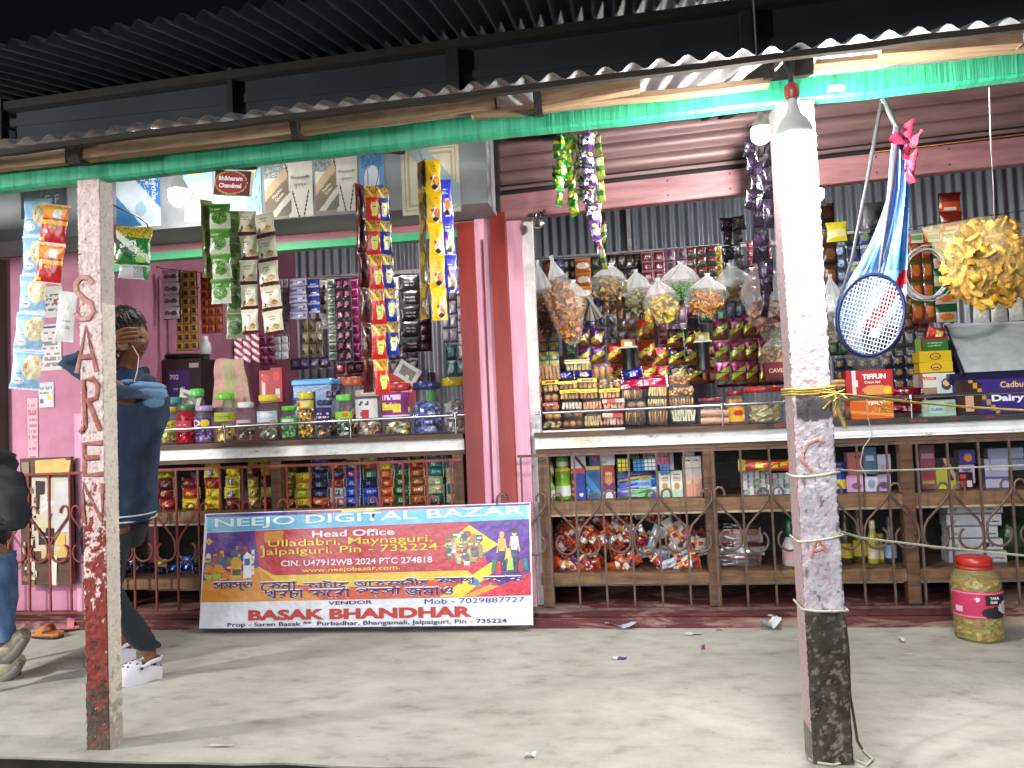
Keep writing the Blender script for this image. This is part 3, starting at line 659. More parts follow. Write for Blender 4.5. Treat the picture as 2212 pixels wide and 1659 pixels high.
def figure(x, y, s_, shirt, leg, hair, k):         # printed little shopper
    bpoly([(x-7*s_, y+34*s_), (x+7*s_, y+34*s_), (x+9*s_, y), (x-9*s_, y)], shirt, k); bpoly([(x-7*s_, y+84*s_), (x-1*s_, y+84*s_), (x+1*s_, y+50*s_), (x+3*s_, y+84*s_), (x+8*s_, y+84*s_), (x+8*s_, y+32*s_), (x-8*s_, y+32*s_)], leg, k+.0001)
    bpoly([(x-9*s_, y), (x-14*s_, y+36*s_), (x-11*s_, y+37*s_), (x-6*s_, y+8*s_)], 'd9a688', k+.0002); bpoly([(x+9*s_, y), (x+14*s_, y+36*s_), (x+11*s_, y+37*s_), (x+6*s_, y+8*s_)], 'd9a688', k+.0002)
    bpoly([(x+6*s_*math.cos(q*.628), y-8*s_+8*s_*math.sin(q*.628)) for q in range(10)], 'dcae90', k+.0002); bpoly([(x+7*s_*math.cos(q*.628), y-12*s_+6*s_*math.sin(q*.628)) for q in range(10)], hair, k+.0003)
figure(1084, 1163, .85, 'd9a93a', '2d3a5a', 'c79a4a', .0034); figure(1111, 1158, .92, 'bcd3e8', '3a4664', '4a3020', .0036); figure(1098, 1188, .58, 'e0c870', '5a6a4a', '3a2a20', .0040)
for x, y, c in ((1068, 1222, '2f7a5a'), (1076, 1226, 'c23a3a'), (1102, 1218, 'a8cc5a'), (1126, 1222, 'b8322c'), (1134, 1218, '3a7a8a')): bpoly([(x-7, y+14), (x+8, y+13), (x+5, y-14), (x-4, y-13)], c, .0048)
bpoly([(1010, 1258), (1030, 1250), (1044, 1268), (1012, 1262)], '3f7fb0', .0044)
obj('artwork', art, PRINT, ban)
def btext(s, p0, p1, hgt, c, bold=.014, k=.006, outline=None):
    a, b_ = onb(*p0, k), onb(*p1, k); d = b_-a; up_ = (onb(p0[0], p0[1]-hgt, k)-a)
    for kk, ex, cc in (((-.0006, .007, outline), (0, 0, c)) if outline else ((0, 0, c),)):
        o = letters('lettering', s, 1, 1, ink(cc), ban, (0, 0, 0), bold=bold+ex, align='L')
        for v in o.data.vertices: x, y, zz = v.co.x, v.co.y+.5, v.co.z*.002; v.co = a+d*x+up_*y+BN*(kk+zz)
        o.rotation_euler = (0, 0, 0)
btext('NEEJO DIGITAL BAZAR', (464, 1145), (1133, 1117), 24, 'e8f1fa', .016)
btext('Head Office', (674, 1161), (852, 1155), 14, 'f2e8f0', .018); bl = M()
btext('Ulladabri, Maynaguri,', (579, 1186), (934, 1174), 19, 'e6d44a', .004, .006, '5a2a14'); btext('Jalpaiguri, Pin - 735224', (562, 1204), (946, 1192), 19, 'e6d44a', .004, .006, '5a2a14')
btext('CIN. U47912WB 2024 PTC 274818', (607, 1224), (934, 1215), 13, 'f0e6ee', .015); btext('www.neejobazar.com.', (652, 1239), (864, 1232), 11, 'e6d44a', .014)
btext('VENDOR', (709, 1307), (804, 1304), 8, '20242c', .015); btext('Mob - 7029887727', (917, 1305), (1133, 1300), 11, '24307a', .0)
btext('BASAK BHANDHAR', (536, 1341), (1020, 1333), 23, 'b5301f', .04, .006, '6a1a14')
btext('Prop - Saren Basak **  Purbadhar, Bhangamali, Jalpaiguri, Pin - 735224', (491, 1357), (1095, 1348), 12, '20242c', .015)
def bword(words_, hgt, c, k):
    for s_, p0, p1 in words_: btext(s_, (p0[0]-1, p0[1]+1), (p1[0]+1, p1[1]+1), hgt+2, 'f2f0f6', .0, k-.0012); btext(s_, (p0[0]+1, p0[1]-1), (p1[0]-1, p1[1]-1), hgt+2, 'f2f0f6', .0, k-.0008); btext(s_, p0, p1, hgt, c, .0, k); btext(s_, (p0[0]+.7, p0[1]-.7), (p1[0]+.7, p1[1]-.7), hgt, c, .0, k+.0003)
bword([('সমস্ত', (460, 1279), (546, 1277)), ('েকনা', (561, 1277), (640, 1275)), ('কাটায়', (655, 1275), (753, 1273)), ('আকর্ষনীয়', (763, 1272), (926, 1269)), ('ক্যাশ', (938, 1268), (1026, 1267)), ('ব্যাক', (1042, 1266), (1128, 1264))], 20, '2c2468', .0066)
bword([('খরচা', (572, 1294), (656, 1292)), ('কেরা', (667, 1292), (756, 1290)), ('পয়সা', (768, 1290), (865, 1288)), ('জমাও', (873, 1288), (978, 1286))], 19, '2c2468', .0066)
# ------------------------------------------------------------------ printed packets
def dsn(bg, *ops):
    ops = [tuple(h(q) if isinstance(q, str) and len(q) == 6 and i else q for i, q in enumerate(o)) for o in ops]; bg = h(bg)
    def f(u, v):
        c = bg
        for o in ops:
            k = o[0]; p = 1
            if k == 'r': hit = o[1] <= u <= o[3] and o[2] <= v <= o[4]; col = o[5]; p = o[6] if len(o) > 6 else 1
            elif k == 'e': hit = ((u-o[1])/o[3])**2+((v-o[2])/o[4])**2 <= 1; col = o[5]; p = o[6] if len(o) > 6 else 1
            elif k == 'd': hit = abs((u-o[1])*o[3]+(v-o[2])*o[4]) < o[5]; col = o[6]       # slanted band
            elif k == 't': hit = o[1] <= u <= o[3] and o[2] <= v <= o[4] and int((v-o[2])/(o[4]-o[2])*o[6]*2) % 2 == 0; col = o[5]; p = .68
            if hit and (p >= 1 or random.random() < p): c = col
        return c
    return f
def pillow(w_, h_, d, des, back, nu=20, nv=26, crinkle=.12, m=None, flat_top=True):
    """a filled sachet w_ x h_, d thick, hanging from z=0, printed side towards -y"""
    m = m or M(); ph = [random.uniform(0, 6.28) for _ in range(6)]
    def dep(u, v):
        a = max(0, math.sin(math.pi*u))**.45*max(0, math.sin(math.pi*min(1, max(0, (v-.05)/.9))))**.5
        return a*d/2*(1+crinkle*1.5*math.sin(9*u+ph[0]+5*v)*math.sin(7*v+ph[1]))+crinkle*d*.12*math.sin(23*u+ph[2])*math.sin(19*v+ph[3])
    wx = lambda u, v: (u-.5)*w_*(1-.07*math.sin(math.pi*v)+.02*math.sin(12*v+ph[4]))
    m.grid(lambda u, v: (wx(u, v), -dep(u, v), -h_*(1-v)), nu, nv, colfn=des)
    m.grid(lambda u, v: (wx(u, v), dep(u, v)*.8+.0005, -h_*(1-v)), nu, nv, h(back) if isinstance(back, str) else back)
    return m
def strip(name, label, p0, p1, n, wpx, y, des, back, yaw=0, group=None, d=.28, mat=None, jitter=.12, cat='sachet strip', nv=28, nu=22, part='sachet'):
    a, b_ = at(*p0, y), at(*p1, y); t = thing(name, label, cat, a, (0, 0, 0), group); L = (b_-a).length/n; w_ = wpx*mpp(*p0, y)
    dirv = (b_-a).normalized(); mess = jitter > .3; tilt = math.atan2(dirv.x, -dirv.z); meshes = []
    for k in range(min(3, n)): meshes.append(pillow(w_, L*1.0, w_*d, des, back, nu, nv))
    protos = []
    for k in range(n):
        loc = dirv*(L*k)
        if k < len(meshes): o = obj(part, meshes[k], mat or PRINT, t); protos.append(o)
        else: o = protos[k % len(protos)].copy(); COL.objects.link(o)
        if mess: loc = loc+Vector((random.uniform(-.012, .012), random.uniform(-.02, .02), 0)); o.scale = (random.uniform(.75, 1.35), 1, random.uniform(.95, 1.12))
        o.location = loc; o.rotation_euler = (random.uniform(-.04, .10)*(3 if mess else 1), -tilt+random.uniform(-.03, .03)*(6 if mess else 1.3), yaw+random.uniform(-jitter, jitter))
    return t
def cord(name, label, pts, r=.0015, mat=None, cat='string', n=5):
    m = M(); p0 = Vector(pts[0]); m.tube([Vector(p)-p0 for p in pts], r, n); return tag(obj(name, m, mat or WIRE, None, p0), label, cat)
HG = 'packet strips hanging from the beam'
NOOD = dsn('9fcbef', ('e', .74, .58, .34, .33, 'f2ddb0'), ('e', .72, .58, .26, .24, 'd9b878', .5), ('e', .76, .55, .2, .2, 'f7ecc8', .5), ('r', .5, .55, .58, .62, 'c8352c', .7), ('e', .30, .22, .2, .09, 'f2f5fa'), ('t', .16, .2, .44, .26, '35507f', 1), ('t', .14, .40, .42, .47, '3f6a9a', 2), ('r', 0, 0, 1, .05, 'dcebf8'), ('r', 0, .95, 1, 1, 'cfe4f6'), ('r', .1, .05, .9, .09, 'f0f6fb', .4))
strip('noodle_strip', 'pale blue noodle packet strip hanging by the lettered post', (82, 428), (57, 842), 5, 62, -1.42, NOOD, 'b8c4d0', .15, HG, nu=30, nv=38)
RAM = dsn('c71f22', ('r', 0, .62, 1, 1, 'e8862a'), ('e', .5, .82, .42, .14, 'f0a838', .75), ('e', .62, .76, .17, .12, 'f5efe2'), ('r', .5, .64, .8, .68, 'f7f2e6'), ('r', 0, .48, 1, .585, 'f2bd2a'), ('t', .2, .50, .5, .56, 'a02a1a', 1), ('r', .04, .04, .22, .12, 'f2bd2a'), ('r', 0, 0, 1, .03, 'e7c9bd'), ('r', .0, .96, 1, 1, 'd8cfc4', .7))
tR = strip('noodle_strip', 'red and orange upside down noodle packets beside the pale blue strip', (124, 442), (104, 612), 2, 60, -1.47, RAM, 'b9b4ae', .1, HG, nu=30, nv=38)
for ch in list(tR.children):
    for s_, x, z, w_, c, bo in (('TOP\nRAMEN', -.006, -.083, .05, 'ecc62f', .03), ('50', .012, -.060, .018, '7a2016', .02)):
        letters('lettering', s_, w_, None, ink(c), ch, (x, -.0175 if len(s_) > 3 else -.019, z), (R(90), R(180), 0), bold=bo)
KUR = dsn('2c7a35', ('r', 0, .72, 1, 1, 'd8b02c', .85), ('r', .2, .8, .9, .95, '6a8a2a', .35), ('d', .5, .35, .5, .8, .16, '0f5a33'), ('d', .8, .3, .5, .8, .08, 'e0e6d8'), ('t', .55, .1, .9, .45, '6ac05a', 5), ('e', .75, .18, .12, .1, '9fd06a'), ('r', 0, 0, 1, .04, 'b6c2a8'))
tK = strip('crisp_packet', 'green crisp packet hung upside down behind the lettered post', (291, 490), (283, 574), 1, 82, -1.15, KUR, 'c2c6c8', .2, None, .3, cat='crisp packet', nu=34, nv=34, part='pouch')
letters('lettering', 'Kurkure', .075, .026, ink('eef0f6'), tK, (-.012, -.031, -.083), (R(90), R(168), 0), .03)
strip('crisp_packet', 'silver and green crisp packet below the upside down green one', (290, 556), (287, 602), 1, 66, -1.12, dsn('c9ccd0', ('r', .55, .1, .95, .9, '8f9498', .6), ('r', .85, 0, 1, 1, '3f8a4a')), 'a0a4a8', .25, None, .25, cat='crisp packet', part='pouch')
strip('crisp_packet', 'purple and yellow crisp packet half hidden by the lettered post', (248, 484), (245, 565), 1, 46, -1.08, dsn('6a2a5a', ('r', 0, 0, 1, .4, 'a8902c'), ('r', 0, .7, 1, 1, '7a3a6a')), '6a5a5a', -.3, None, .3, cat='crisp packet', part='pouch')
cord('hook_wire', 'bent dark wire hook holding the green crisp packet', [at(226, 433, -1.5), at(262, 452, -1.4), at(300, 470, -1.25), at(317, 482, -1.18), at(320, 492, -1.15)], .003)
strip('crisp_packet', 'plain white packet hanging beside the lettered post', (148, 630), (138, 738), 1, 38, -.5, dsn('d9dbdc', ('e', .5, .68, .15, .07, 'b8b85a', .6), ('t', .3, .2, .8, .5, '9aa0a4', 6)), 'c8cacc', .35, None, .3, cat='crisp packet', part='pouch')
GRN = dsn('dbe6cf', ('r', 0, .62, 1, .93, '59a032'), ('r', 0, .93, 1, 1, '8fc25a'), ('e', .5, .42, .36, .27, '4f8f34'), ('e', .5, .42, .32, .24, '86bf55', .55), ('e', .5, .42, .3, .2, '2f6a20', .3), ('r', .1, .70, .6, .78, 'eff3e6', .7), ('r', 0, 0, 1, .06, 'e8efe0'))
strip('sachet_strip', 'front green pea sachet strip hanging in the first bay', (474, 440), (478, 656), 4, 46, -.9, GRN, '8f9a80', .1, HG)
strip('sachet_strip', 'olive back side of the folded green sachet strip', (445, 432), (452, 600), 3, 26, -.88, dsn('7d8450', ('e', .5, .5, .3, .3, '5d6438')), '5a6038', 1.0, HG)
strip('sachet_strip', 'longer dim green sachet strip behind the front green one', (504, 455), (510, 732), 5, 42, -.84, dsn('8f9a78', ('r', 0, .7, 1, .95, '5a7a3a'), ('e', .5, .42, .4, .27, '3c5a28'), ('e', .5, .42, .34, .22, '587a3c', .5)), '6a7458', .1, HG)
CRM = dsn('efe9cf', ('r', 0, 0, 1, .13, '5a1e1a'), ('e', .72, .32, .16, .1, 'b8863a'), ('e', .62, .26, .24, .07, 'dcc27a', .8), ('e', .24, .30, .08, .08, '7a2a1e'), ('t', .22, .60, .7, .8, '8a7a52', 2), ('r', .08, .16, .3, .2, '4a7a3a', .6), ('r', 0, .96, 1, 1, 'f5f2e2'))
strip('sachet_strip', 'cream sachet strip next to the green ones', (534, 456), (540, 722), 5, 40, -.86, CRM, 'cfc8ae', .05, HG)
strip('sachet_strip', 'wider cream sachet strip with dark brown bands, last of the cream and green group', (570, 460), (592, 724), 5, 50, -.88, CRM, 'cfc8ae', -.1, HG)
RED = dsn('cc2a26', ('r', 0, .68, 1, 1, 'c79a3a', .85), ('r', 0, .8, 1, 1, '7a5a24', .4), ('d', .5, .72, .55, .85, .05, 'e8d05a'), ('e', .62, .40, .24, .26, 'dcdc7a'), ('e', .62, .60, .2, .08, 'c8302a'), ('t', .5, .34, .75, .46, '8a8a4a', 2), ('r', .4, .14, .6, .2, 'e6e6e0', .5))
BLU = dsn('263a9c', ('r', 0, .68, 1, 1, 'c7a24a', .85), ('r', 0, .8, 1, 1, '6a5a34', .4), ('d', .5, .72, .55, .85, .05, 'e8d87a'), ('e', .62, .40, .24, .26, 'dfe0a2'), ('e', .62, .60, .2, .08, '24327a'), ('t', .5, .34, .75, .46, '7a7a5a', 2), ('r', .4, .14, .6, .2, 'dfe3ea', .5))
strip('sachet_strip', 'long red faced sachet strip with gold tops', (801, 402), (826, 852), 6, 32, -.95, RED, '6a2a22', .25, HG)
strip('sachet_strip', 'blue faced sachet strip beside the long red one', (826, 405), (850, 768), 5, 30, -.90, BLU, '2a3260', .45, HG)
strip('sachet_strip', 'dark maroon folded side of the red sachet strip', (778, 398), (800, 848), 6, 30, -.93, dsn('5a1c1a', ('e', .5, .5, .3, .3, '3c1412'), ('r', .8, 0, 1, 1, 'b89a5a', .5)), '3a1210', .9, HG)
YEL = dsn('e8b81c', ('e', .66, .28, .28, .24, 'e8e4da'), ('e', .72, .32, .2, .17, 'c8662a'), ('e', .72, .32, .14, .12, 'e8a040', .5), ('e', .6, .15, .2, .07, '2a2622'), ('e', .4, .42, .12, .05, 'c23a2a'), ('t', .45, .6, .72, .85, 'c8902a', 3))
BLY = dsn('2f34b4', ('e', .6, .26, .3, .24, 'dfe0e6'), ('e', .66, .3, .2, .17, 'c86a2e'), ('e', .58, .13, .2, .07, '1e1e22'), ('e', .4, .42, .12, .05, 'c23a2a'), ('t', .3, .62, .7, .8, 'b8bce8', 2))
strip('sachet_strip', 'bright yellow snack strip hanging before the cream panel', (934, 345), (950, 692), 5, 34, -1.0, YEL, 'a88a20', .3, HG)
strip('sachet_strip', 'blue snack strip beside the bright yellow one', (958, 388), (976, 632), 3, 34, -.95, BLY, '2a2a70', .5, HG)
strip('sachet_strip', 'side of the yellow snack strip, shade painted in as olive', (910, 348), (918, 690), 5, 32, -.97, dsn('a8881c', ('e', .5, .4, .35, .3, '6a5614'), ('r', .75, 0, 1, 1, '4a3a12')), '5a4a14', -.8, HG)  # darker print puts the shade of this side into its colour
for k, (px, y0, y1, c1, c2, des) in enumerate((
    (1210, 292, 440, 'lime', 'shortest', dsn('3fae3a', ('r', 0, .4, 1, .65, 'd8d23a'), ('e', .5, .8, .3, .12, 'e8e8c0'))),
    (1224, 290, 468, 'green and yellow', 'middle', dsn('6fc04a', ('r', 0, .2, 1, .5, 'e0d84a'), ('e', .5, .75, .3, .14, '2a8a3a'))),
    (1238, 290, 452, 'pale yellow', 'thinnest', dsn('d8d878', ('r', 0, .3, 1, .55, '5aa03a'), ('e', .5, .75, .3, .14, 'f0f0d8'))),
    (1203, 300, 400, 'dark green', 'topmost', dsn('2a7a34', ('r', 0, .4, 1, .7, 'c8c83a'))),
    (1246, 296, 432, 'white and green', 'frontmost', dsn('e0e4d0', ('r', 0, .2, 1, .45, '4a9a3a'), ('r', 0, .7, 1, .85, 'd8cc4a'))))):
    strip('sachet_strip', c1+' sachet strand in the green bunch near the shutter, '+c2, (px, y0), (px+8, y1), 5, 20, -.75+.04*k, des, '6a8a3a', (.9, -.8, 1.1, .5, -.6)[k], HG, .5, FOIL, .5)
for k, (px, y0, y1, wd, lab, des) in enumerate((
    (1262, 288, 470, 22, 'black and silver sachet strand in the purple bunch', dsn('22202a', ('r', 0, .3, 1, .5, '9a98a4', .6), ('e', .5, .7, .3, .1, '5a3a7a'))),
    (1276, 287, 520, 24, 'violet and white sachet strand in the purple bunch', dsn('5a3a7a', ('r', 0, .3, 1, .6, 'd8cfe0', .6), ('e', .5, .8, .3, .12, 'c8c85a'))),
    (1292, 288, 580, 20, 'longest yellow green sachet strand of the purple bunch', dsn('b8c85a', ('r', 0, .3, 1, .5, '4a7a3a'), ('e', .5, .7, .3, .15, 'f0e8e0'), ('r', 0, .85, 1, .93, 'a83a5a'))),
    (1254, 289, 430, 20, 'plum and green sachet strand in the purple bunch', dsn('4a2a5a', ('r', 0, .4, 1, .6, '7ab04a'), ('e', .5, .8, .3, .12, 'e0d8e8'))),
    (1284, 287, 545, 18, 'white and magenta sachet strand in the purple bunch', dsn('d8d0dc', ('r', 0, .3, 1, .5, '9a2a6a'), ('e', .5, .7, .3, .15, '3a3a3a'))))):
    strip('sachet_strip', lab, (px, y0), (px+10, y1), 6, wd, -.75+.05*k, des, '4a3a5a', (1.0, .5, -.6, .8, -.9)[k], HG, .5, FOIL, .5)
for k, (px, y0, y1, wd, lab) in enumerate(((1622, 300, 450, 24, 'short plum foil strand by the small lit bulb'), (1640, 275, 640, 26, 'long dark plum foil strand by the bulb post'), (1655, 300, 690, 24, 'longest black foil strand touching the bulb post'), (1568, 470, 590, 24, 'black foil strand below the shutter rail'), (1590, 468, 612, 26, 'grey speckled foil strand below the shutter rail'))):
    strip('sachet_strip', lab, (px, y0), (px+5, y1), 4+k % 3, wd, -.5+.05*k if k < 3 else .3+.05*k, dsn('1c1622', ('r', 0, .35, 1, .5, '4a4452', .4), ('e', .5, .7, .3, .10, '36203f')) if k != 4 else dsn('4a484e', ('r', 0, .2, 1, .9, 'b0aeb4', .3)), '1c1820', (.8, -.5, .4, .9, -.7)[k], HG, .5, FOIL, .5)
for k, (x0, y0, x1, y1) in enumerate(((472, 400, 470, 440), (560, 400, 560, 460), (790, 355, 795, 400), (818, 358, 812, 402), (905, 325, 912, 348), (1225, 270, 1222, 296), (1275, 270, 1278, 292), (2137, 188, 2148, 470), (90, 412, 84, 430))):
    cord('hanging_string', 'thin string holding '+('the green sachet strips', 'the cream sachet strips', 'the maroon strip', 'the red faced strip', 'the yellow snack strip', 'the green bunch', 'the purple bunch', 'the bag of yellow pipe snacks', 'the pale blue noodle strip')[k], [at(x0, y0, -1.1), at((x0+x1)/2+2, (y0+y1)/2, -1.0), at(x1, y1, -.95)] if k != 7 else [at(x0, y0, -1.5), at(x0+3, 300, -1.4), at(x1-2, 400, -1.0), at(x1, y1, -.75)], .0014 if k != 7 else .002, WIRE if k != 7 else pm('white_string', (.7, .7, .68), .7))
cord('orange_string', 'taut orange string stretched behind the racket', [at(1878, 330, -.6), at(2030, 312, -.6), at(2330, 275, -.6)], .0018, pm('orange_string', h('c8702a'), .7))

# ------------------------------------------------------------------ clear bags of snacks
def chips(m, n, region, kind, cols):
    cx, cz, rx, ry, rz = region
    for i in range(n):
        while True:
            a, b_, c = [random.uniform(-1, 1) for _ in range(3)]
            if a*a+b_*b_+c*c < 1: break
        p = Vector((cx+a*rx, b_*ry, cz+c*rz)); col = h(random.choice(cols)); rot = Matrix.Translation(p) @ Euler([random.uniform(0, 6.28) for _ in range(3)]).to_matrix().to_4x4(); m.T = rot; s_ = rx*random.uniform(.8, 1.2)
        if kind == 'stick': m.tube([(-.26*s_, 0, 0), (0, .05*s_, .03*s_), (.26*s_, 0, 0)], .05*s_, 5, col)
        elif kind == 'chip': k_ = random.uniform(.22, .40); m.grid(lambda u, v: ((u-.5)*k_*1.2*s_, .10*s_*math.sin(3*u)*math.cos(3*v), (v-.5)*k_*s_), 3, 3, col)
        elif kind == 'pea': m.blob((0, 0, 0), (.07*s_,)*3, col, 6, 4, .05)
        elif kind == 'foil': m.grid(lambda u, v: ((u-.5)*.22*s_, .03*s_*math.sin(6*v), (v-.5)*.6*s_), 2, 4, col)
        elif kind == 'tube': k_ = random.uniform(-.09, .09)*s_; m.tube([(-.23*s_, 0, k_), (-.10*s_, .03*s_, .02*s_), (.12*s_, k_, .03*s_), (.24*s_, -.03*s_, k_)], [.085*s_, .11*s_, .10*s_, .075*s_], 10, col, False, random.uniform(.35, .8)); m.tube([(-.2*s_, 0, k_*.8), (0, 0, .02*s_), (.21*s_, -.03*s_, k_*.8)], .045*s_, 6, tuple(q*.7 for q in col), False, .5)
    m.T = Matrix.Identity(4); return m
def bagshape(w_, h_, d, top=.05, shoulder=.42, low=.75):
    def hw(v): # v 0 bottom .. 1 top
        pts = [(0, low*.30), (.10, low*.70), (.28, low*.95), (1-shoulder, 1.0), (1-shoulder*.45, .5), (.93, top*2), (.96, top), (1, top*3)]
        for (a, x), (b_, q) in zip(pts, pts[1:]):
            if v <= b_: t = (v-a)/(b_-a); return x+(q-x)*t
        return top
    ph = [random.uniform(0, 6.28) for _ in range(4)]; m = M()
    def fn(u, v):
        a = 2*math.pi*u; f_ = min(1, max(0, (v-.4)*2.5)); k = hw(v)*(1+(.06+.10*f_)*math.sin(4*a+ph[0]+5*v)+(.04+.13*f_)*math.sin(7*a+ph[1]-3*v)+.05*f_*math.sin(11*a+ph[2]))
        flat = .25+.75*math.sin(math.pi*min(1, max(0.03, 1-v)*.9+.08))
        return (w_/2*k*math.cos(a), d/2*k*flat*math.sin(a), -h_*(1-v))
    m.grid(fn, 34, 16, (1, 1, 1), None, True, True); return m
def snack_bag(label, px, py, wpx, hpx, y, kind, cols, n=60, lean=0, low=.75, fill=.55, shoulder=.42, d=.6, flm=None):
    p = at(px, py-8, y); s_ = mpp(px, py, y); w_, h_ = wpx*1.12*s_, hpx*1.14*s_; fill = min(.92, fill*1.02); n = int(n*2.3) if kind == 'chip' else int(n*1.5); t = thing('snack_bag', label, 'snack bag', p, (0, lean, random.uniform(-.2, .2)), 'clear bags of loose snacks')
    m = bagshape(w_, h_, w_*d, .05, shoulder, low); cut = 34*int(16*min(.75, fill+.02))
    tp_ = M(); tp_.v = list(m.v); tp_.f, tp_.c, tp_.sm = m.f[cut:], m.c[cut:], m.sm[cut:]; m.f, m.c, m.sm = m.f[:cut], m.c[:cut], m.sm[:cut]
    obj('bag_film', prune(m), flm or BAG, t); obj('bag_neck', prune(tp_), flm or BAGTOP, t)
    rz = h_*fill*.5; m = chips(M(), n, (0, -h_+rz*1.0, w_*.43*(low*.5+.5), w_*d*.36, rz*.95), kind, cols); obj('snacks', m, FOOD, t)
OR = ['d07a1a', 'd88a24', 'bc6416', 'dca040']
snack_bag('long clear bag of orange puffed mix beside the padlock', 1190, 560, 64, 175, .25, 'chip', ['d08030', 'bf6e22', 'd89844', 'aa5e1c'], 150, -.22, .95, .72, .5)
snack_bag('dimmer bag of brown mix tucked behind the long orange one', 1160, 570, 50, 150, .5, 'chip', ['8a6a2e', '7a5a2a', '9a7a3a'], 90, -.1, .95, .6, .5)
snack_bag('bag of flat brown crackers hanging in the bag row', 1238, 612, 72, 84, .3, 'chip', ['b8742a', 'a46420', 'c88a3c', '94561a'], 46, .1, .9, .6, .5)
snack_bag('tilted bag of golden wrapped wafers hanging in the bag row', 1320, 576, 76, 72, .3, 'foil', ['b08420', 'c89c34', '8a641a', '4a3818'], 70, .1, .95, .62, .5)
snack_bag('bag of gold foil sweets behind the golden wafers', 1372, 590, 58, 84, .45, 'foil', ['a8903a', '8a7a34', 'c8b878', '4a4428'], 70, -.08, .9, .55, .5)
snack_bag('bag of pale yellow rings hanging in the bag row', 1420, 608, 74, 88, .3, 'chip', ['d0a830', 'd8b840', 'bf942a', 'cfc040'], 60, -.1, .95, .6, .5)
snack_bag('bag half full of green peas', 1470, 573, 76, 74, .35, 'pea', ['2f7a2a', '468a3a', '246a22', '6aa050'], 260, .02, .95, .5, .5)
snack_bag('bag of orange stick snacks hanging in the bag row', 1528, 598, 82, 82, .3, 'stick', OR, 90, .12, .9, .6, .5)
snack_bag('bag with a little dark mix beyond the orange sticks', 1575, 576, 78, 72, .45, 'chip', ['8a6a3a', '6a4a2a', 'a8884a'], 30, -.1, .9, .35, .5)
snack_bag('large puffed clear bag with pinkish mix near the bulb post', 1640, 565, 96, 136, .3, 'chip', ['d8b09a', 'c98a72', 'e0c8b8', 'b8604a'], 70, -.1, .9, .4, .45)
snack_bag('bag of green mix half behind the bulb post', 1672, 655, 60, 90, .35, 'pea', ['6a8a3a', '8aa05a', 'a8a05a'], 120, 0, .95, .6, .5)
snack_bag('bag of pale pastry puffs low beside the bulb post', 1672, 730, 62, 70, .4, 'chip', ['d8b078', 'c99a5a', 'e0c898'], 40, 0, .95, .7, .5)
snack_bag('clear bag of red beans behind the racket', 1792, 600, 50, 130, .5, 'pea', ['7a3a2a', '8a4a34', '6a2e22'], 120, 0, .9, .45, .5)
t = None
snack_bag('big clear bag of yellow pipe snacks hanging beyond the racket', 2140, 476, 200, 172, -.75, 'tube', ['d8a028', 'e0ae3c', 'cc921e', 'e6bc58', 'd4a444'], 260, .05, 1.0, .92, .12, .5, YELBAG)
w0 = thing('wafer_fan', 'fan of thin silver and brown wafer packs hung below the crackers bag', 'wafer packs', at(1275, 640, .28))
for k in range(9):
    m = M(); m.box((0, 0, -.075), (.016, .05, .14), h(('8a8a90', '6a4a2a', '77706a', '4a2e1c', '98989c')[k % 5])); obj('wafer', m, CLOTH, w0, (k*.004-.02, k*.002, 0), (0, -.55+k*.11, .2))

# ------------------------------------------------------------------ racket in its blue sleeve
rk = thing('badminton_racket', 'blue framed racket in a shiny blue sleeve hanging from the beam', 'racket', at(1910, 210, -1.45))
def rp(px, py, dy=0): return at(px, py, -1.45+dy)-rk.location
m = M(); m.tube([rp(1908, 212), rp(1930, 262, -.0), rp(1938, 275)], .009, 8, (.05, .05, .055)); m.tube([rp(1938, 275), rp(1925, 400), rp(1897, 600)], [.012, .011, .006], 8, (.04, .04, .06)); obj('handle', m, PLAST, rk)
m = M(); m.tube([rp(1905, 214, .01), rp(1875, 380, .01), rp(1840, 560, .01), rp(1812, 655, .01)], .006, 6, (.05, .05, .055), True, .3); obj('strap', m, PLAST, rk)
cxp, cyp, A, B_, th = 1881, 681, 71, 89, R(14)
def rim(t_, k=1): x, z = A*k*math.cos(t_), B_*k*math.sin(t_); return (cxp+x*math.cos(th)+z*math.sin(th), cyp-(-x*math.sin(th)+z*math.cos(th)))
m = M(); m.tube([rp(*rim(R(a))) for a in range(0, 361, 8)], .0072, 8, h('1c2a55')); obj('frame', m, PLAST, rk)
m = M()
for k in range(-9, 10):
    q = k/10; e = math.sqrt(1-q*q)
    for hor in (0, 1):
        pa, pb = ((A*q, B_*e), (A*q, -B_*e)) if not hor else ((A*e, B_*q), (-A*e, B_*q))
        f_ = lambda p: (cxp+p[0]*math.cos(th)+p[1]*math.sin(th), cyp-(-p[0]*math.sin(th)+p[1]*math.cos(th)))
        m.tube([rp(*f_(pa), -.002*hor), rp(*f_(pb), -.002*hor)], .0016, 4, (.8, .84, .9))
obj('strings', m, PLAST, rk)
m = M()                                            # sleeve: a real folded plastic cover behind the strings
SL = ((285, 1928, 1958), (340, 1926, 1964), (400, 1922, 1966), (460, 1906, 1964), (520, 1882, 1962), (570, 1856, 1960), (610, 1830, 1958), (650, 1806, 1957), (700, 1801, 1955), (735, 1815, 1945), (758, 1838, 1922), (768, 1858, 1900))
def slv(u, v):
    y0 = 285+v*483
    for (ya, la, ra), (yb, lb, rb) in zip(SL, SL[1:]):
        if y0 <= yb: q = (y0-ya)/(yb-ya); l, r_ = la+(lb-la)*q, ra+(rb-ra)*q; break
    return rp(l+(r_-l)*u, y0, .014+(.016*math.sin(u*12+v*4)+.008*math.sin(u*25-v*6))*(1-v*.75))
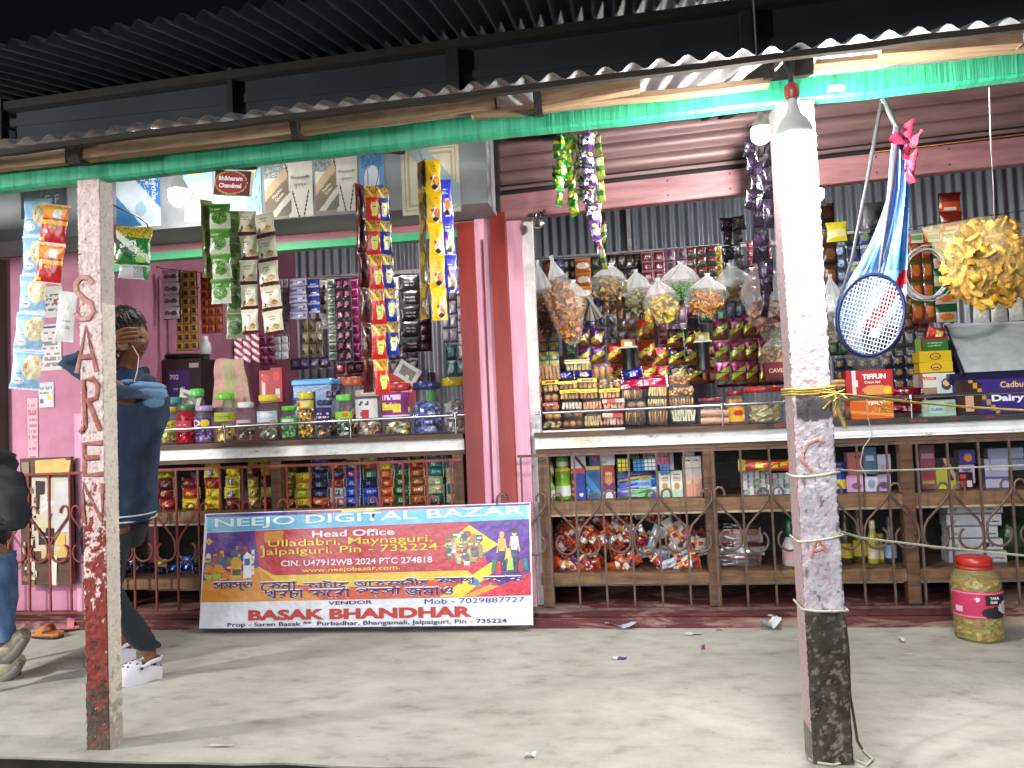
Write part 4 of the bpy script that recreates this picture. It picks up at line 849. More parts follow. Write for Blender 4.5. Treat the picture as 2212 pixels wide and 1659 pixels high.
def slc(u, v):
    if v > .62:
        x, z = u-.5, v-.82
        if abs(x-.10+z*2.0) < .10 and z < .07: return h('b8222e')
        if abs(x-.24+z*1.8) < .08 and z < .1: return h('e6e8ee')
        if z > -.02 and abs(x-.02+z*3.0) < .07: return h('dfe2ea')
        if v > .86 and x > -.16: return h('3a2a30')
        return mixv(h('6fa2dc'), h('a8c4e6'), .5+.5*math.sin(u*9+v*5))
    return mixv(h('3f86dc'), h('8cc2f6'), .5+.5*math.sin(u*11+v*4))
m.grid(slv, 40, 60, (.3, .5, .8), slc); obj('sleeve', m, FOIL, rk)
m = M()
for q in (.2, .45): m.tube([Vector(slv(q, v/12))+Vector((0, -.006, 0)) for v in range(1, 9)], .0022, 4, (.8, .87, .95))
obj('sleeve_highlight', m, FOIL, rk)  # pale tubes stand in for highlights on the shiny sleeve
m = M()
for (x, y_, w_, hh, a) in ((1965, 280, 30, 34, .3), (1942, 300, 34, 20, .1), (1975, 300, 40, 22, -.3), (1958, 330, 26, 30, .6), (1972, 350, 20, 50, .2), (1968, 380, 16, 30, 0)):
    c = rp(x, y_, -.02); s_ = .0016; m.T = Matrix.Translation(c) @ Euler((a, a*2, a*3)).to_matrix().to_4x4(); m.grid(lambda u, v: ((u-.5)*w_*s_, .012*math.sin(u*5+v*4), (v-.5)*hh*s_), 5, 5, h(random.choice(('d8304a', 'c22438', 'e0506a'))))
m.T = Matrix.Identity(4); obj('ribbon', m, FOIL, rk)
m = M()
for k in range(11):
    r_ = .122+random.uniform(-.012, .008); ph_ = random.uniform(0, 6.28)
    m.tube([(r_*1.0*math.cos(R(a))*(.95)+.008*math.sin(ph_), k*.004+.006*math.sin(R(a*2)+ph_), r_*1.12*math.sin(R(a))) for a in range(0, 361, 15)], .0032, 5, (.55, .56, .58))
tag(obj('wire_coil', m, METAL, None, at(2003, 590, .05)), 'coil of grey wire hanging beyond the racket', 'wire coil')
# ------------------------------------------------------------------ sachet sheets hanging at the back of both bays
def sheet(label, x0, y0, x1, y1, cols, rows, y, des, back='3a3436', mat=None, name='sachet_sheet', group='sachet sheets along the back'):
    a = at(x0, y0, y); s_ = mpp((x0+x1)/2, (y0+y1)/2, y); W_, H_ = (x1-x0)*s_, (y1-y0)*s_; t = thing(name, label, 'sachet sheet', a, (0, 0, random.uniform(-.08, .08)), group)
    w_, h_ = W_/cols, H_/rows; ms = [pillow(w_*.97, h_*.97, min(w_, h_)*.22, des, back, 14, 18) for _ in range(min(3, cols*rows))]; pr_ = [];
    m = M(); m.grid(lambda u, v: (W_*u, .006+.006*math.sin(u*9)*math.sin(v*7), -H_*v), 3, 4, h(back)); obj('backing', m, PRINT, t)
    for i in range(cols):
        for j in range(rows):
            k = i*rows+j
            if k < len(ms): o = obj('sachet', ms[k], mat or PRINT, t); pr_.append(o)
            else: o = pr_[k % len(pr_)].copy(); COL.objects.link(o)
            o.location = (w_*(i+.5), -.004+random.uniform(-.004, .004), -h_*j); o.rotation_euler = (random.uniform(-.08, .12), random.uniform(-.03, .03), random.uniform(-.12, .12))
    return t
def sq(bg, inn, edge=.14, sp=None): return dsn(bg, ('r', edge, edge, 1-edge, 1-edge, inn), *([('t', .25, .3, .75, .7, sp, 2)] if sp else []))
def port(bg, fig, band=None): return dsn(bg, ('e', .62, .45, .2, .3, fig), ('e', .62, .68, .14, .14, 'c9a088'), ('t', .1, .3, .4, .7, '6a6470', 3), *([('r', 0, 0, 1, .14, band)] if band else []))
LB = [
 ('grey white sachet sheet nearest the pink side wall', 350, 585, 390, 692, 1, 4, .7, dsn('b9b2b4', ('e', .3, .45, .2, .2, '8a4a52'), ('e', .7, .45, .2, .2, '3a4a44'))),
 ('gold and brown chequered sachet sheet', 378, 588, 428, 760, 3, 9, .75, sq('b98a3a', '3a241a', .24)),
 ('orange red sachet sheet beside the gold one', 432, 590, 480, 722, 3, 7, .85, dsn('b8502a', ('e', .5, .4, .22, .28, '6a2a1e'), ('r', .1, .8, .9, .9, 'd88a4a', .6))),
 ('crimson and white chequered sachet sheet', 505, 722, 562, 786, 3, 4, .7, dsn('a82a52', ('d', .5, .5, .7, .7, .2, 'e6d8dc'))),
 ('pale lilac narrow sachet sheet', 600, 604, 624, 760, 2, 8, 1.5, dsn('a9a2ac', ('r', .2, .2, .8, .5, '7a727e'))),
 ('lilac and blue paste tube sheet', 624, 602, 666, 692, 1, 5, 1.4, dsn('aaa6c4', ('r', .1, .3, .9, .6, '4a5a9a'), ('r', .5, .35, .8, .55, 'c8c8d8'), ('r', 0, .9, 1, 1, '6a6a8a'))),
 ('royal blue sachet sheet with white numerals', 664, 604, 690, 678, 1, 4, 1.45, dsn('2c3f96', ('t', .2, .3, .8, .6, 'd8dce8', 1), ('r', 0, 0, 1, .2, 'c8ccd8'))),
 ('white sachets with a dark haired portrait beside the royal blue ones', 690, 606, 708, 712, 1, 4, 1.5, port('c9c6c8', '1e1a1e')),
 ('leaf green and white narrow sachet sheet', 706, 604, 724, 782, 1, 9, 1.4, dsn('c9d0c4', ('e', .5, .55, .4, .3, '4a6a3c'), ('r', 0, 0, 1, .12, '2e4a2a'))),
 ('black and pink flowered sachet sheet', 724, 603, 758, 782, 2, 8, 1.35, dsn('241820', ('e', .5, .5, .3, .25, 'b04a7a', .7), ('e', .3, .2, .15, .1, 'd88aa8', .7))),
 ('magenta and black sachet sheet behind the red strip', 758, 603, 792, 782, 2, 9, 1.4, dsn('7a2052', ('e', .5, .4, .3, .25, '2a1020', .7), ('r', .1, .8, .9, .9, 'c87aa8', .6))),
 ('gold and silver sachet sheet low on the back wall', 650, 690, 702, 772, 3, 3, 1.6, dsn('b4a47e', ('e', .5, .5, .3, .3, 'e0d8c0', .8), ('e', .3, .3, .2, .2, '6a5a3a'))),
 ('silver sachet sheet above the blue tub', 592, 728, 626, 778, 2, 3, 1.3, dsn('b4b4ba', ('r', .2, .2, .8, .8, '8a8a92', .5))),
 ('white portrait sachets half hidden by the black ones', 838, 600, 862, 740, 1, 5, 1.5, port('b8b2b4', '241e24')),
 ('black sachet sheet between the two long strips', 862, 596, 906, 764, 1, 5, 1.3, dsn('1a1a1e', ('t', .3, .3, .8, .7, '8a8a90', 2), ('r', .05, .05, .95, .08, '5a5a60'), ('r', .45, .55, .7, .62, 'b8642e', .6))),
 ('lilac portrait sachet sheet against the red jamb', 984, 586, 1012, 776, 1, 7, .9, port('b6aeb8', '3a3440', '8a828c')),
 ('silver grey sachet sheet behind the yellow strip', 952, 622, 986, 742, 2, 4, 1.1, dsn('8a8890', ('e', .5, .5, .3, .3, 'c8c8d0', .6), ('r', 0, 0, 1, .1, '4a4a7a'))),
 ('dark violet and pink sachet sheet behind the black ones', 905, 660, 930, 760, 1, 5, 1.5, dsn('3a2038', ('e', .5, .5, .3, .3, 'a85a8a', .6))),
 ('pink and dark sachets beside the red packets', 560, 725, 598, 790, 2, 3, 1.3, dsn('8a2a5a', ('e', .5, .5, .3, .2, '2a1420'), ('r', .1, .7, .9, .8, 'c8c0c8', .6))),
]
RB_ = [
 ('brown and orange sachet sheet beside the long snack bag', 1176, 562, 1198, 650, 1, 4, 1.4, dsn('7a4a2a', ('r', .2, .3, .8, .6, 'c8823a'))),
 ('indigo sachet sheet with white dots', 1196, 560, 1218, 640, 1, 4, 1.3, dsn('2c2c6a', ('r', .1, .1, .9, .9, 'b8b8d8', .25))),
 ('black and cream bottle print sachets', 1216, 560, 1242, 650, 2, 4, 1.4, dsn('2a2a28', ('e', .5, .45, .28, .3, 'b0aa94'))),
 ('orange and white sachet sheet over the crackers bag', 1240, 560, 1276, 650, 1, 3, 1.25, dsn('b8622a', ('e', .5, .45, .4, .25, 'e8e0d4'), ('r', 0, .85, 1, 1, 'd8902e'))),
 ('dark green grey sachet sheet in the middle of the bay', 1276, 555, 1312, 650, 2, 4, 1.4, dsn('3a3e38', ('r', .2, .2, .8, .7, '5e645a'))),
 ('black brown sachet sheet with a gold line of print', 1312, 552, 1386, 640, 4, 3, 1.35, dsn('2c1e1c', ('t', .2, .5, .8, .6, '9a8a5a', 1))),
 ('maroon sachet sheet with pink borders', 1384, 546, 1434, 650, 2, 5, 1.2, sq('b06a7a', '5a1a24', .09, '8a5a62')),
 ('mauve grey bottle print sachet sheet', 1434, 538, 1482, 650, 2, 4, 1.25, dsn('8a6a80', ('e', .5, .5, .25, .35, '4a3444'), ('r', 0, 0, 1, .07, '5a3a50'))),
 ('red and green chequered sachet sheet', 1480, 536, 1546, 622, 3, 4, 1.3, dsn('5a2022', ('r', 0, 0, 1, .45, '24402c'), ('t', .2, .55, .8, .8, 'a87a6a', 1))),
 ('gold narrow sachet sheet beside the chequered one', 1544, 532, 1558, 630, 1, 5, 1.4, dsn('a8862e', ('e', .5, .5, .3, .3, '5a4a1a'))),
 ('maroon sachet sheet beyond the black foil strands', 1612, 520, 1664, 640, 3, 6, 1.5, sq('6a2a34', '4a1420', .1, 'a0646a')),
 ('wine red sachet tail with pale frames', 1416, 672, 1442, 748, 1, 3, 1.0, sq('c8a0aa', '8a1e34', .12)),
 ('mauve sachet tail below the pale yellow rings', 1444, 665, 1482, 735, 2, 2, 1.1, dsn('7a5a70', ('e', .5, .5, .28, .35, 'a890a0'))),
 ('brown masala sachets low in the bay', 1330, 690, 1375, 745, 2, 2, 1.2, dsn('6a3a2a', ('r', .1, .5, .9, .9, '3a3a4a'))),
 ('grey portrait sachets low in the bay', 1288, 680, 1332, 735, 2, 2, 1.15, dsn('6a6e74', ('e', .5, .5, .3, .35, '2a2a30'))),
]
for e in LB: sheet(*e)
for e in RB_: sheet(*e)
MAS = lambda a, b_: dsn(a, ('r', 0, 0, 1, .28, '6a4426'), ('e', .5, .2, .42, .14, 'a8622e', .8), ('d', .5, .5, -.35, .9, .12, b_), ('t', .2, .42, .8, .62, '5a4a1a', 2), ('e', .3, .8, .12, .06, 'c8302a'))
for lab, x0, y0, x1, y1, c, r_, y, a, b_ in (
 ('violet masala packet sheet with yellow slashes', 1243, 712, 1306, 830, 2, 3, .9, '5a2c7a', 'd8c84a'),
 ('red masala packet sheet with yellow slashes behind the black tub', 1310, 742, 1345, 832, 1, 2, .85, 'a82420', 'e0c23a'),
 ('orange red masala packet sheet', 1374, 690, 1412, 832, 1, 3, .9, 'b8401e', 'e0c23a'),
 ('crimson masala packet sheet beside the black and yellow one', 1412, 752, 1442, 832, 1, 2, .9, 'b01e2e', 'e0c84a'),
 ('black and yellow masala packet sheet', 1440, 712, 1512, 832, 2, 3, .85, '1e2026', 'd8cc3a'),
 ('magenta masala packet sheet with lime slashes', 1538, 690, 1604, 832, 2, 3, .9, '8a1f62', 'b8d04a'),
 ('wine masala packet sheet nearest the bulb post', 1602, 680, 1660, 832, 2, 3, .92, '7a1a4a', 'c8c84a')):
    sheet(lab, x0, y0, x1, y1, c, r_, y, MAS(a, b_), '2a1a20', FOIL, 'masala_sheet', 'masala packet sheets')
for e in (
 ('cyan and yellow medicine sachets low beside the long snack bag', 1162, 722, 1206, 800, 2, 4, .6, dsn('4aa8b8', ('r', 0, .5, 1, 1, 'd8cc4a'), ('e', .5, .3, .3, .2, 'e8e8e0'))),
 ('dark green sachet sheet beside the violet masala', 1216, 700, 1246, 815, 1, 3, .8, dsn('1e3a26', ('t', .2, .3, .8, .6, '5a7a5a', 2))),
 ('noodle and mouth freshener sheet in dim brown beside the bulb post', 1768, 440, 1800, 620, 1, 4, .9, dsn('4a2e22', ('e', .5, .5, .35, .3, '8a5a3a'), ('r', 0, 0, 1, .1, '2a1a14'))),
 ('yellow packet hung under the dim brown sheet', 1782, 482, 1826, 526, 1, 1, .5, dsn('e0d82e', ('r', .1, .2, .9, .6, 'efe9a0'))),
 ('blue and green small packet sheet behind the racket', 1828, 500, 1876, 600, 2, 3, .8, dsn('3a4a9a', ('e', .5, .5, .3, .3, '8ab05a'), ('r', 0, .8, 1, 1, 'c8d0d8'))),
 ('tall orange packet with dark red top hanging by the white frame', 2026, 418, 2072, 502, 1, 2, .6, dsn('c8501e', ('r', 0, .5, 1, 1, '7a2418'), ('r', .2, .08, .8, .2, 'e8e0d8'))),
 ('brown packet sheet seen through the wire coil', 1960, 520, 2010, 700, 2, 4, .9, dsn('8a3a1e', ('e', .5, .5, .35, .3, 'c8742e'), ('r', 0, .85, 1, 1, '3a5a2a'))),
 ('green topped noodle strip behind the pipe snacks bag', 2008, 505, 2056, 700, 1, 5, .8, dsn('c8c0a8', ('r', 0, .55, 1, 1, '1e5a34'), ('e', .5, .3, .35, .2, 'd8783a'))),
 ('rose and green tube packet row on the top line', 1958, 506, 2060, 528, 3, 1, .5, dsn('d8d4c0', ('r', .1, .3, .9, .8, '5aa05a'), ('r', 0, 0, .2, 1, 'c84a3a'))),
 ('plain white card packet behind the racket strap', 1928, 455, 1962, 500, 1, 1, .7, dsn('d8d8d4')),
 ('dark grey packet hung behind the racket sleeve', 1860, 440, 1930, 520, 1, 1, 1.0, dsn('2a2a2c', ('t', .3, .4, .8, .6, '6a6a6a', 1))),
 ('silver foil packet sheet below the pipe snacks bag', 2100, 650, 2200, 700, 3, 1, .5, dsn('b8b8b4', ('r', .2, .2, .8, .8, 'd8d4b8', .6)))): sheet(*e)
for k, (lab, x0, y0, x1, y1, c, r_, bgc, inn) in enumerate((
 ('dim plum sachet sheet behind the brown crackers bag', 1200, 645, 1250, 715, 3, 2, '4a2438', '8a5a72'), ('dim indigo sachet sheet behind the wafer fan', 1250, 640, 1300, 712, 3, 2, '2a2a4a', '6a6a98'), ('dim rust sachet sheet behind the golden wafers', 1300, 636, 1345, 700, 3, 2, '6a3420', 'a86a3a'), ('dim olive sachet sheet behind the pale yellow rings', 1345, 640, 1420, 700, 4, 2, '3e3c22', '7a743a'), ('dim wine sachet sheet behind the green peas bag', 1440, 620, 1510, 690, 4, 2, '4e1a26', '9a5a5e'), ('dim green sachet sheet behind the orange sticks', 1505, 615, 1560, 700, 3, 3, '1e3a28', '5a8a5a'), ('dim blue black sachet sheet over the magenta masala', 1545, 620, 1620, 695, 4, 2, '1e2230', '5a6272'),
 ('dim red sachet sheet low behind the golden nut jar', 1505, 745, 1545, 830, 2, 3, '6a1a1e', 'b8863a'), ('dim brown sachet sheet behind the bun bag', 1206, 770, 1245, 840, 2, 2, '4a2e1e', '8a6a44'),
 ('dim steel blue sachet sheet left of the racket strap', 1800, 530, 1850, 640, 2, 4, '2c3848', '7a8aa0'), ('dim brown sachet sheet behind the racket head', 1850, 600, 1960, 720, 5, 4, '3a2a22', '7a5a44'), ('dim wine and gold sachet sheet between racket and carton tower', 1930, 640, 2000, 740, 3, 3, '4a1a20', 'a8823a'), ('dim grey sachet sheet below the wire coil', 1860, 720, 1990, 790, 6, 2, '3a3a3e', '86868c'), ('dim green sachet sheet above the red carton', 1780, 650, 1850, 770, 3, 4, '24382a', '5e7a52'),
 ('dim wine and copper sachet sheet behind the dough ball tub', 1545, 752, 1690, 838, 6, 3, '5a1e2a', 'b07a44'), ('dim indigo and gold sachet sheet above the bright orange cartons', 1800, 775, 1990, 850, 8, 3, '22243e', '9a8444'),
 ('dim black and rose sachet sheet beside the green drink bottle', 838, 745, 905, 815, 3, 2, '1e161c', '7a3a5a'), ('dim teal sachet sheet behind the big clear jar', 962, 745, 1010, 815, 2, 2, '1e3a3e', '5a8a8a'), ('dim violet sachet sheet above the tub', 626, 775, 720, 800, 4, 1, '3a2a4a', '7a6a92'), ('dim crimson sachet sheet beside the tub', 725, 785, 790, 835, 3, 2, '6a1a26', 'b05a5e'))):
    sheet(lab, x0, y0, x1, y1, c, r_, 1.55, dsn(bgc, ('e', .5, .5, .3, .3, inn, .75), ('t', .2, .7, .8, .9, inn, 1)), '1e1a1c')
# ------------------------------------------------------------------ shelf and counter goods
def carton(label, x0, y0, x1, y1, y, des, dep=.06, side='b0a898', name='carton', cat='carton', z=None, text=(), yaw=0, group=None, mat=None):
    c = at((x0+x1)/2, y1, y); s_ = mpp((x0+x1)/2, y1, y); w_, h_ = (x1-x0)*s_, (y1-y0)*s_
    if z is not None: c.z = z
    t = thing(name, label, cat, c, (0, 0, yaw+random.uniform(-.04, .04)), group); m = M(); side = h(side)
    m.box((0, dep/2, h_/2), (w_, dep, h_), side); m.grid(lambda u, v: ((u-.5)*w_, -.0006, h_*v), 24, 26, colfn=des, smooth=False); obj('box', m, mat or CARD, t)
    for s2, x, zz, wd, cc, b_ in text: letters('lettering', s2, wd*w_, None, ink(cc), t, (x*w_, -.0015, zz*h_), bold=b_)
    return t
def ords(k): return ('lowest', 'second from the bottom', 'third from the bottom', 'fourth from the bottom', 'fifth from the bottom', 'sixth from the bottom', 'seventh from the bottom', 'eighth from the bottom')[k]
def ups(k): return ('lowest', 'second up', 'third up', 'fourth up', 'fifth up', 'sixth up')[k]
def packm(w_, h_, d, des, back):
    m = M(); m.T = Matrix.Rotation(R(90), 4, 'Y'); pillow(h_, w_, d*1.0, des, back, 14, 22, .16, m); m.T = Matrix.Identity(4)
    for i, v in enumerate(m.v): m.v[i] = Vector((v.x+w_/2, v.y, v.z))
    return m
def pack(label, x, y_, wpx, hpx, y, des, back, group=None, z=None, tilt=0, name='biscuit_pack', cat='biscuit pack', mat=None):
    c = at(x, y_, y); s_ = mpp(x, y_, y)
    if z is not None: c.z = z
    o = obj(name, packm(wpx*s_, hpx*s_, hpx*s_*1.0, des, back), mat or PRINT, None, c, (random.uniform(-.1, .1), tilt+random.uniform(-.06, .06), random.uniform(-.15, .15)))
    return tag(o, label, cat, group)
def wrap(c1, c2=None, c3=None): return dsn(c1, ('r', 0, 0, 1, .06, c3 or c1), ('r', .25, .3, .75, .72, c2 or c1), ('t', .3, .36, .7, .66, c3 or 'f0ead8', 2), ('r', 0, .94, 1, 1, c3 or c1))
def stack(px, wpx, hpx, y, zb, items, where, group=None):
    z = zb
    for k, (nm, c1, c2, c3) in enumerate(items):
        hh = hpx*random.uniform(.92, 1.05); s_ = mpp(px, 1050, y); z += hh*s_/2
        pack(nm+' biscuit pack, '+ups(k)+' in the stack '+where, px+random.uniform(-2, 2), 1050, wpx*random.uniform(.94, 1.02), hh*1.06, y, wrap(c1, c2, c3), c1, group or 'biscuit packs in the first counter', z)
        z += hh*s_/2
Yw = ('yellow', 'd8bc1e', 'e6cf3a', '6a4a1a'); YB = ('yellow and blue', 'd8c42e', '3a5a9a', 'e8e0b0'); RD = ('red', '9a1e24', 'b8302a', 'e0c83a'); MR = ('maroon', '5a1420', '7a1e2e', 'b89a6a'); YM = ('pale yellow', 'd0b45a', 'e0cc7a', '8a5a2a')
NV = ('navy', '14193a', '20285a', '8a90b0'); BL = ('bright blue', '2450b8', '3a6ad0', 'c8d4f0'); GN = ('dark green', '14502a', '2a7a44', 'c8d8c0'); ORG = ('orange', 'b84a1a', 'd0642a', 'f0d0a0'); BR = ('copper', '8a4a1e', 'b0682e', 'e8c890'); TL = ('teal', '1e6a62', '3a8a7e', 'd0e0d0'); CMT = ('cream', 'c8cc9a', 'dcdcb0', '6a7a4a'); PU = ('purple', '6a1e62', '8a2a7a', 'd8a8d0'); LM = ('lime yellow', 'b8b82a', 'd0cc4a', '5a5a1a'); WN = ('white and navy', 'c8c8cc', '20285a', 'e8e8ea')
ZS = .654
for a in ((318, 40, 22, .22, [RD, MR, RD], 'nearest the standing person'), (360, 40, 22, .2, [RD, ('dark red', '6a1418', '8a2a20', 'c8a83a'), MR, LM], 'second beside the standing person'), (412, 42, 23, .16, [Yw, RD, MR], 'left of the tall yellow one'), (460, 38, 23, .12, [Yw, Yw, RD, YB, Yw, LM], 'that is tallest and mostly yellow'),
          (503, 34, 23, .12, [MR, YB, YB, Yw], 'of yellow and blue packs'), (548, 26, 23, .14, [YM, YM, YM, MR, YM], 'of narrow pale packs'), (576, 28, 24, .12, [MR, YM, MR, Yw, Yw], 'beside the brown upright'),
          (630, 20, 20, .16, [Yw, YM, Yw, YM, LM], 'just beyond the brown upright'), (654, 38, 19, .12, [Yw, LM, Yw, Yw], 'of four boxy yellow packs'), (692, 40, 19, .14, [ORG, NV, NV, NV, NV, BL], 'of navy packs'), (729, 34, 19, .15, [WN, WN, RD, NV, ORG], 'with the white and navy packs'),
          (763, 36, 19, .13, [BL, BL, BL, PU, TL, LM], 'with the purple pack over blue'), (801, 36, 19, .15, [BL, BL, NV, GN, RD, LM], 'topped by dark green and red'), (836, 30, 19, .13, [ORG, ORG, ORG, ORG, Yw, PU], 'of orange packs'), (868, 38, 19, .14, [GN, GN, GN, GN, PU, PU], 'of green crackly packs'), (903, 36, 19, .13, [BR, BR, BR, BR, RD, GN], 'of copper packs'), (941, 38, 19, .12, [TL, CMT, CMT, TL, TL, TL], 'of teal packs'), (979, 34, 20, .13, [CMT, TL, CMT, CMT, TL], 'next to the counter end')):
    stack(a[0], a[1], a[2], a[3], ZS, a[4], a[5])
random.seed(3)
for k, x in enumerate(range(268, 700, 27)):
    for j in range(1+k % 2):
        nm, c1, c2, c3 = random.choice(((BL, NV, BR, YM) if x < 420 else (Yw, BR, NV)))
        pack('dim foil packet on the lower shelf of the first counter behind the red grille', x+random.uniform(-5, 5), 1240, 30, 19, .15+.05*(k % 3), wrap(c1, c2, c3), c1, 'dim packets on the lower shelf', .30+j*.038, random.uniform(-.2, .2), 'biscuit_pack', 'biscuit pack', FOIL)
# second counter, upper shelf
ZR = .653
def bottle(label, px, wpx, hpx, y, zb, body, cap, lab=None, capf=.2, name='bottle', cat='bottle', neck=.45, group=None, mat=None):
    c = at(px, 1080, y); s_ = mpp(px, 1080, y); c.z = zb; r_, H_ = wpx*s_/2, hpx*s_; t = thing(name, label, cat, c, (0, 0, 0), group)
    m = M(); hb = H_*(1-capf); m.lathe([(r_*.9, 0), (r_, .02*H_), (r_, hb*.55), (r_*.92, hb*.72), (r_*neck*1.2, hb*.93), (r_*neck, hb)], 18, col=h(body)); obj('body', m, mat or PLAST, t)
    m = M(); m.lathe([(r_*neck*1.15, hb), (r_*neck*1.2, hb+.01), (r_*neck*1.1, H_*.98), (r_*neck*.8, H_)], 16, col=h(cap)); obj('cap', m, PLAST, t)
    if lab: m = M(); m.lathe([(r_*1.012, H_*.12), (r_*1.012, hb*.5)], 18, col=h(lab)); m.f = m.f[:18]; m.c = m.c[:18]; m.sm = m.sm[:18]; obj('label', m, PAPER, t)
    return t
bottle('green and yellow bottle at the corner of the showcase, lower one', 1190, 20, 50, .14, ZR, '8fc23a', 'e0cc3a', 'e8e8e0', .15); bottle('small green bottle standing on the corner bottle', 1189, 19, 46, .14, ZR+50*mpp(1190, 1080, .14), '9aca4a', 'd8d06a', 'e8ece0', .2)
bottle('big lime drink bottle with a yellow cap', 1218, 34, 68, .16, ZR, '86c41e', 'd8b82a', 'e0e6e0', .12, neck=.85); bottle('lime bottle with white base on the big lime one', 1218, 26, 38, .16, ZR+68*mpp(1218, 1080, .16), '7aba2a', '6aa82a', 'e8eee0', .3)
carton('dark and blue health drink carton with a red top', 1236, 1020, 1266, 1085, .15, dsn('2c3fae', ('r', 0, .85, 1, 1, 'c83a2a'), ('r', 0, 0, .36, .85, '3a1e1a'), ('t', .05, .1, .3, .7, 'd8622a', 3), ('e', .7, .14, .14, .06, 'e8e8f0')), .07, '2a3a8a', z=ZR)
carton('white carton with a purple ribbon print on the blue drink carton', 1234, 975, 1266, 1018, .15, dsn('dcdadf', ('d', .5, .4, .7, .7, .08, '4a1e4a'), ('e', .3, .92, .1, .06, '2a2a30'), ('e', .6, .92, .1, .06, '2a2a30')), .06, 'c8c4cc', z=ZR+66*mpp(1250, 1080, .15))
carton('deep blue tall box with a yellow top', 1268, 1014, 1299, 1084, .15, dsn('1c5a9a', ('r', 0, .88, 1, 1, 'd8a82a'), ('d', .6, .3, .5, .85, .12, '3a8ac8'), ('r', .1, .1, .2, .4, '6ab0e0', .5)), .07, '164a80', z=ZR)
carton('small blue box with red print on the deep blue one', 1274, 972, 1296, 1010, .16, dsn('2a4a9a', ('e', .5, .5, .3, .3, 'c84a3a', .6)), .05, '203a80', z=ZR+71*mpp(1280, 1080, .16))
carton('orange and purple chocolate powder carton', 1304, 1014, 1330, 1084, .15, dsn('b8401e', ('r', 0, 0, 1, .18, 'd8d8dc'), ('r', 0, .18, 1, .45, '6a2a6a'), ('e', .5, .6, .3, .2, 'd8a06a'), ('t', .2, .75, .8, .9, 'f0d8a0', 1)), .06, '8a3020', z=ZR)
carton('white carton on the orange and purple one', 1298, 972, 1328, 1004, .15, dsn('dddde0', ('r', .1, .1, .4, .3, 'a8a8b0')), .06, 'c8c8cc', z=ZR+71*mpp(1315, 1080, .15))
for k in range(6):
    lab, c1, c2 = (('lowest violet and green', '5a4ab0', '6ab06a'), ('second, white and green', 'b8bce0', '5aa84a'), ('third, blue', '3a4ab8', '8aa0e0'), ('fourth, sky blue', '2a6ac0', '9ac8ee'), ('fifth, yellow edged', '2a50a8', 'd8b82a'), ('topmost navy', '1c2a6a', '3a50a0'))[k]
    pack(lab+' pouch in the flat pouch stack under the puzzle cubes', 1380+random.uniform(-2, 2), 1080, 88, 15, .16, dsn(c1, ('r', 0, .5, 1, .8, c2), ('d', .5, .4, .6, .8, .12, c2)), c1, 'flat pouches under the puzzle cubes', ZR+.012+k*.024, 0, 'pouch', 'pouch')
def cube(label, px, py, wpx, y, c):
    p = at(px, py, y); s_ = mpp(px, py, y)*wpx; t = thing('puzzle_cube', label, 'puzzle cube', p, (0, 0, random.uniform(-.2, .2)), 'puzzle cubes in the showcase'); m = M(); m.box((0, 0, 0), (s_, s_, s_), h('141414')); obj('core', m, PLAST, t); m = M()
    for i in range(3):
        for j in range(3): m.box(((i-1)*s_/3, -s_/2, (j-1)*s_/3), (s_*.27, .002, s_*.27), h(c)); m.box(((i-1)*s_/3, (j-1)*s_/3, s_/2), (s_*.27, s_*.27, .002), h('d8d8d8')); m.box((s_/2, (i-1)*s_/3, (j-1)*s_/3), (.002, s_*.27, s_*.27), h('c83a2a'))
    obj('stickers', m, PLAST, t)
cube('puzzle cube with a yellow face', 1346, 1004, 27, .13, 'e0d23a'); cube('puzzle cube with a light blue face', 1378, 1005, 25, .15, '4a9ae0'); cube('puzzle cube with a white face', 1405, 1003, 25, .14, 'd8dade')
cube('puzzle cube with a pink face', 1432, 990, 26, .15, 'b82a6a'); cube('puzzle cube with a sky blue face under the pink one', 1436, 1012, 20, .14, '3a80d0'); cube('dim olive puzzle cube behind the yellow one', 1367, 980, 23, .24, '8a8a2a'); cube('pale grey puzzle cube above the white one', 1400, 980, 24, .24, 'a8a8a4')
for k, x in enumerate((1438, 1464)): carton('white and mint baby care carton with a bear, '+('beside the pouch stack', 'beside the peach cartons')[k], x-12, 1026, x+12, 1082, .13, dsn('e4e2d8', ('r', 0, 0, 1, .32, 'bcd8c0'), ('e', .5, .42, .26, .13, 'c8963a'), ('t', .2, .6, .8, .75, 'b89a5a', 2), ('r', .2, .84, .8, .9, '3a3a3a', .8)), .05, 'd0d0c4', z=ZR)
for k, x in enumerate((1489, 1509)): carton('tall peach and white baby care carton, '+('beside the mint cartons', 'against the upright')[k], x-10, 996, x+9, 1082, .13, dsn('e6dcd2', ('r', 0, 0, 1, .42, 'd89a80'), ('e', .5, .45, .36, .13, 'e8c0a8'), ('r', .15, .88, .85, .94, '3a3a3a', .8), ('r', 0, .7, 1, .74, 'b8b0a8')), .05, 'd8ccc0', z=ZR)
carton('grey white carton above the mint ones', 1430, 974, 1456, 1022, .16, dsn('c8c8cc', ('r', .1, .1, .5, .25, '6a6a72')), .05, 'b8b8bc', z=ZR+57*mpp(1440, 1080, .16)); carton('plain white carton above the peach ones', 1476, 972, 1500, 994, .15, dsn('dcdcdc'), .05, z=ZR+87*mpp(1490, 1080, .15))
random.seed(8)
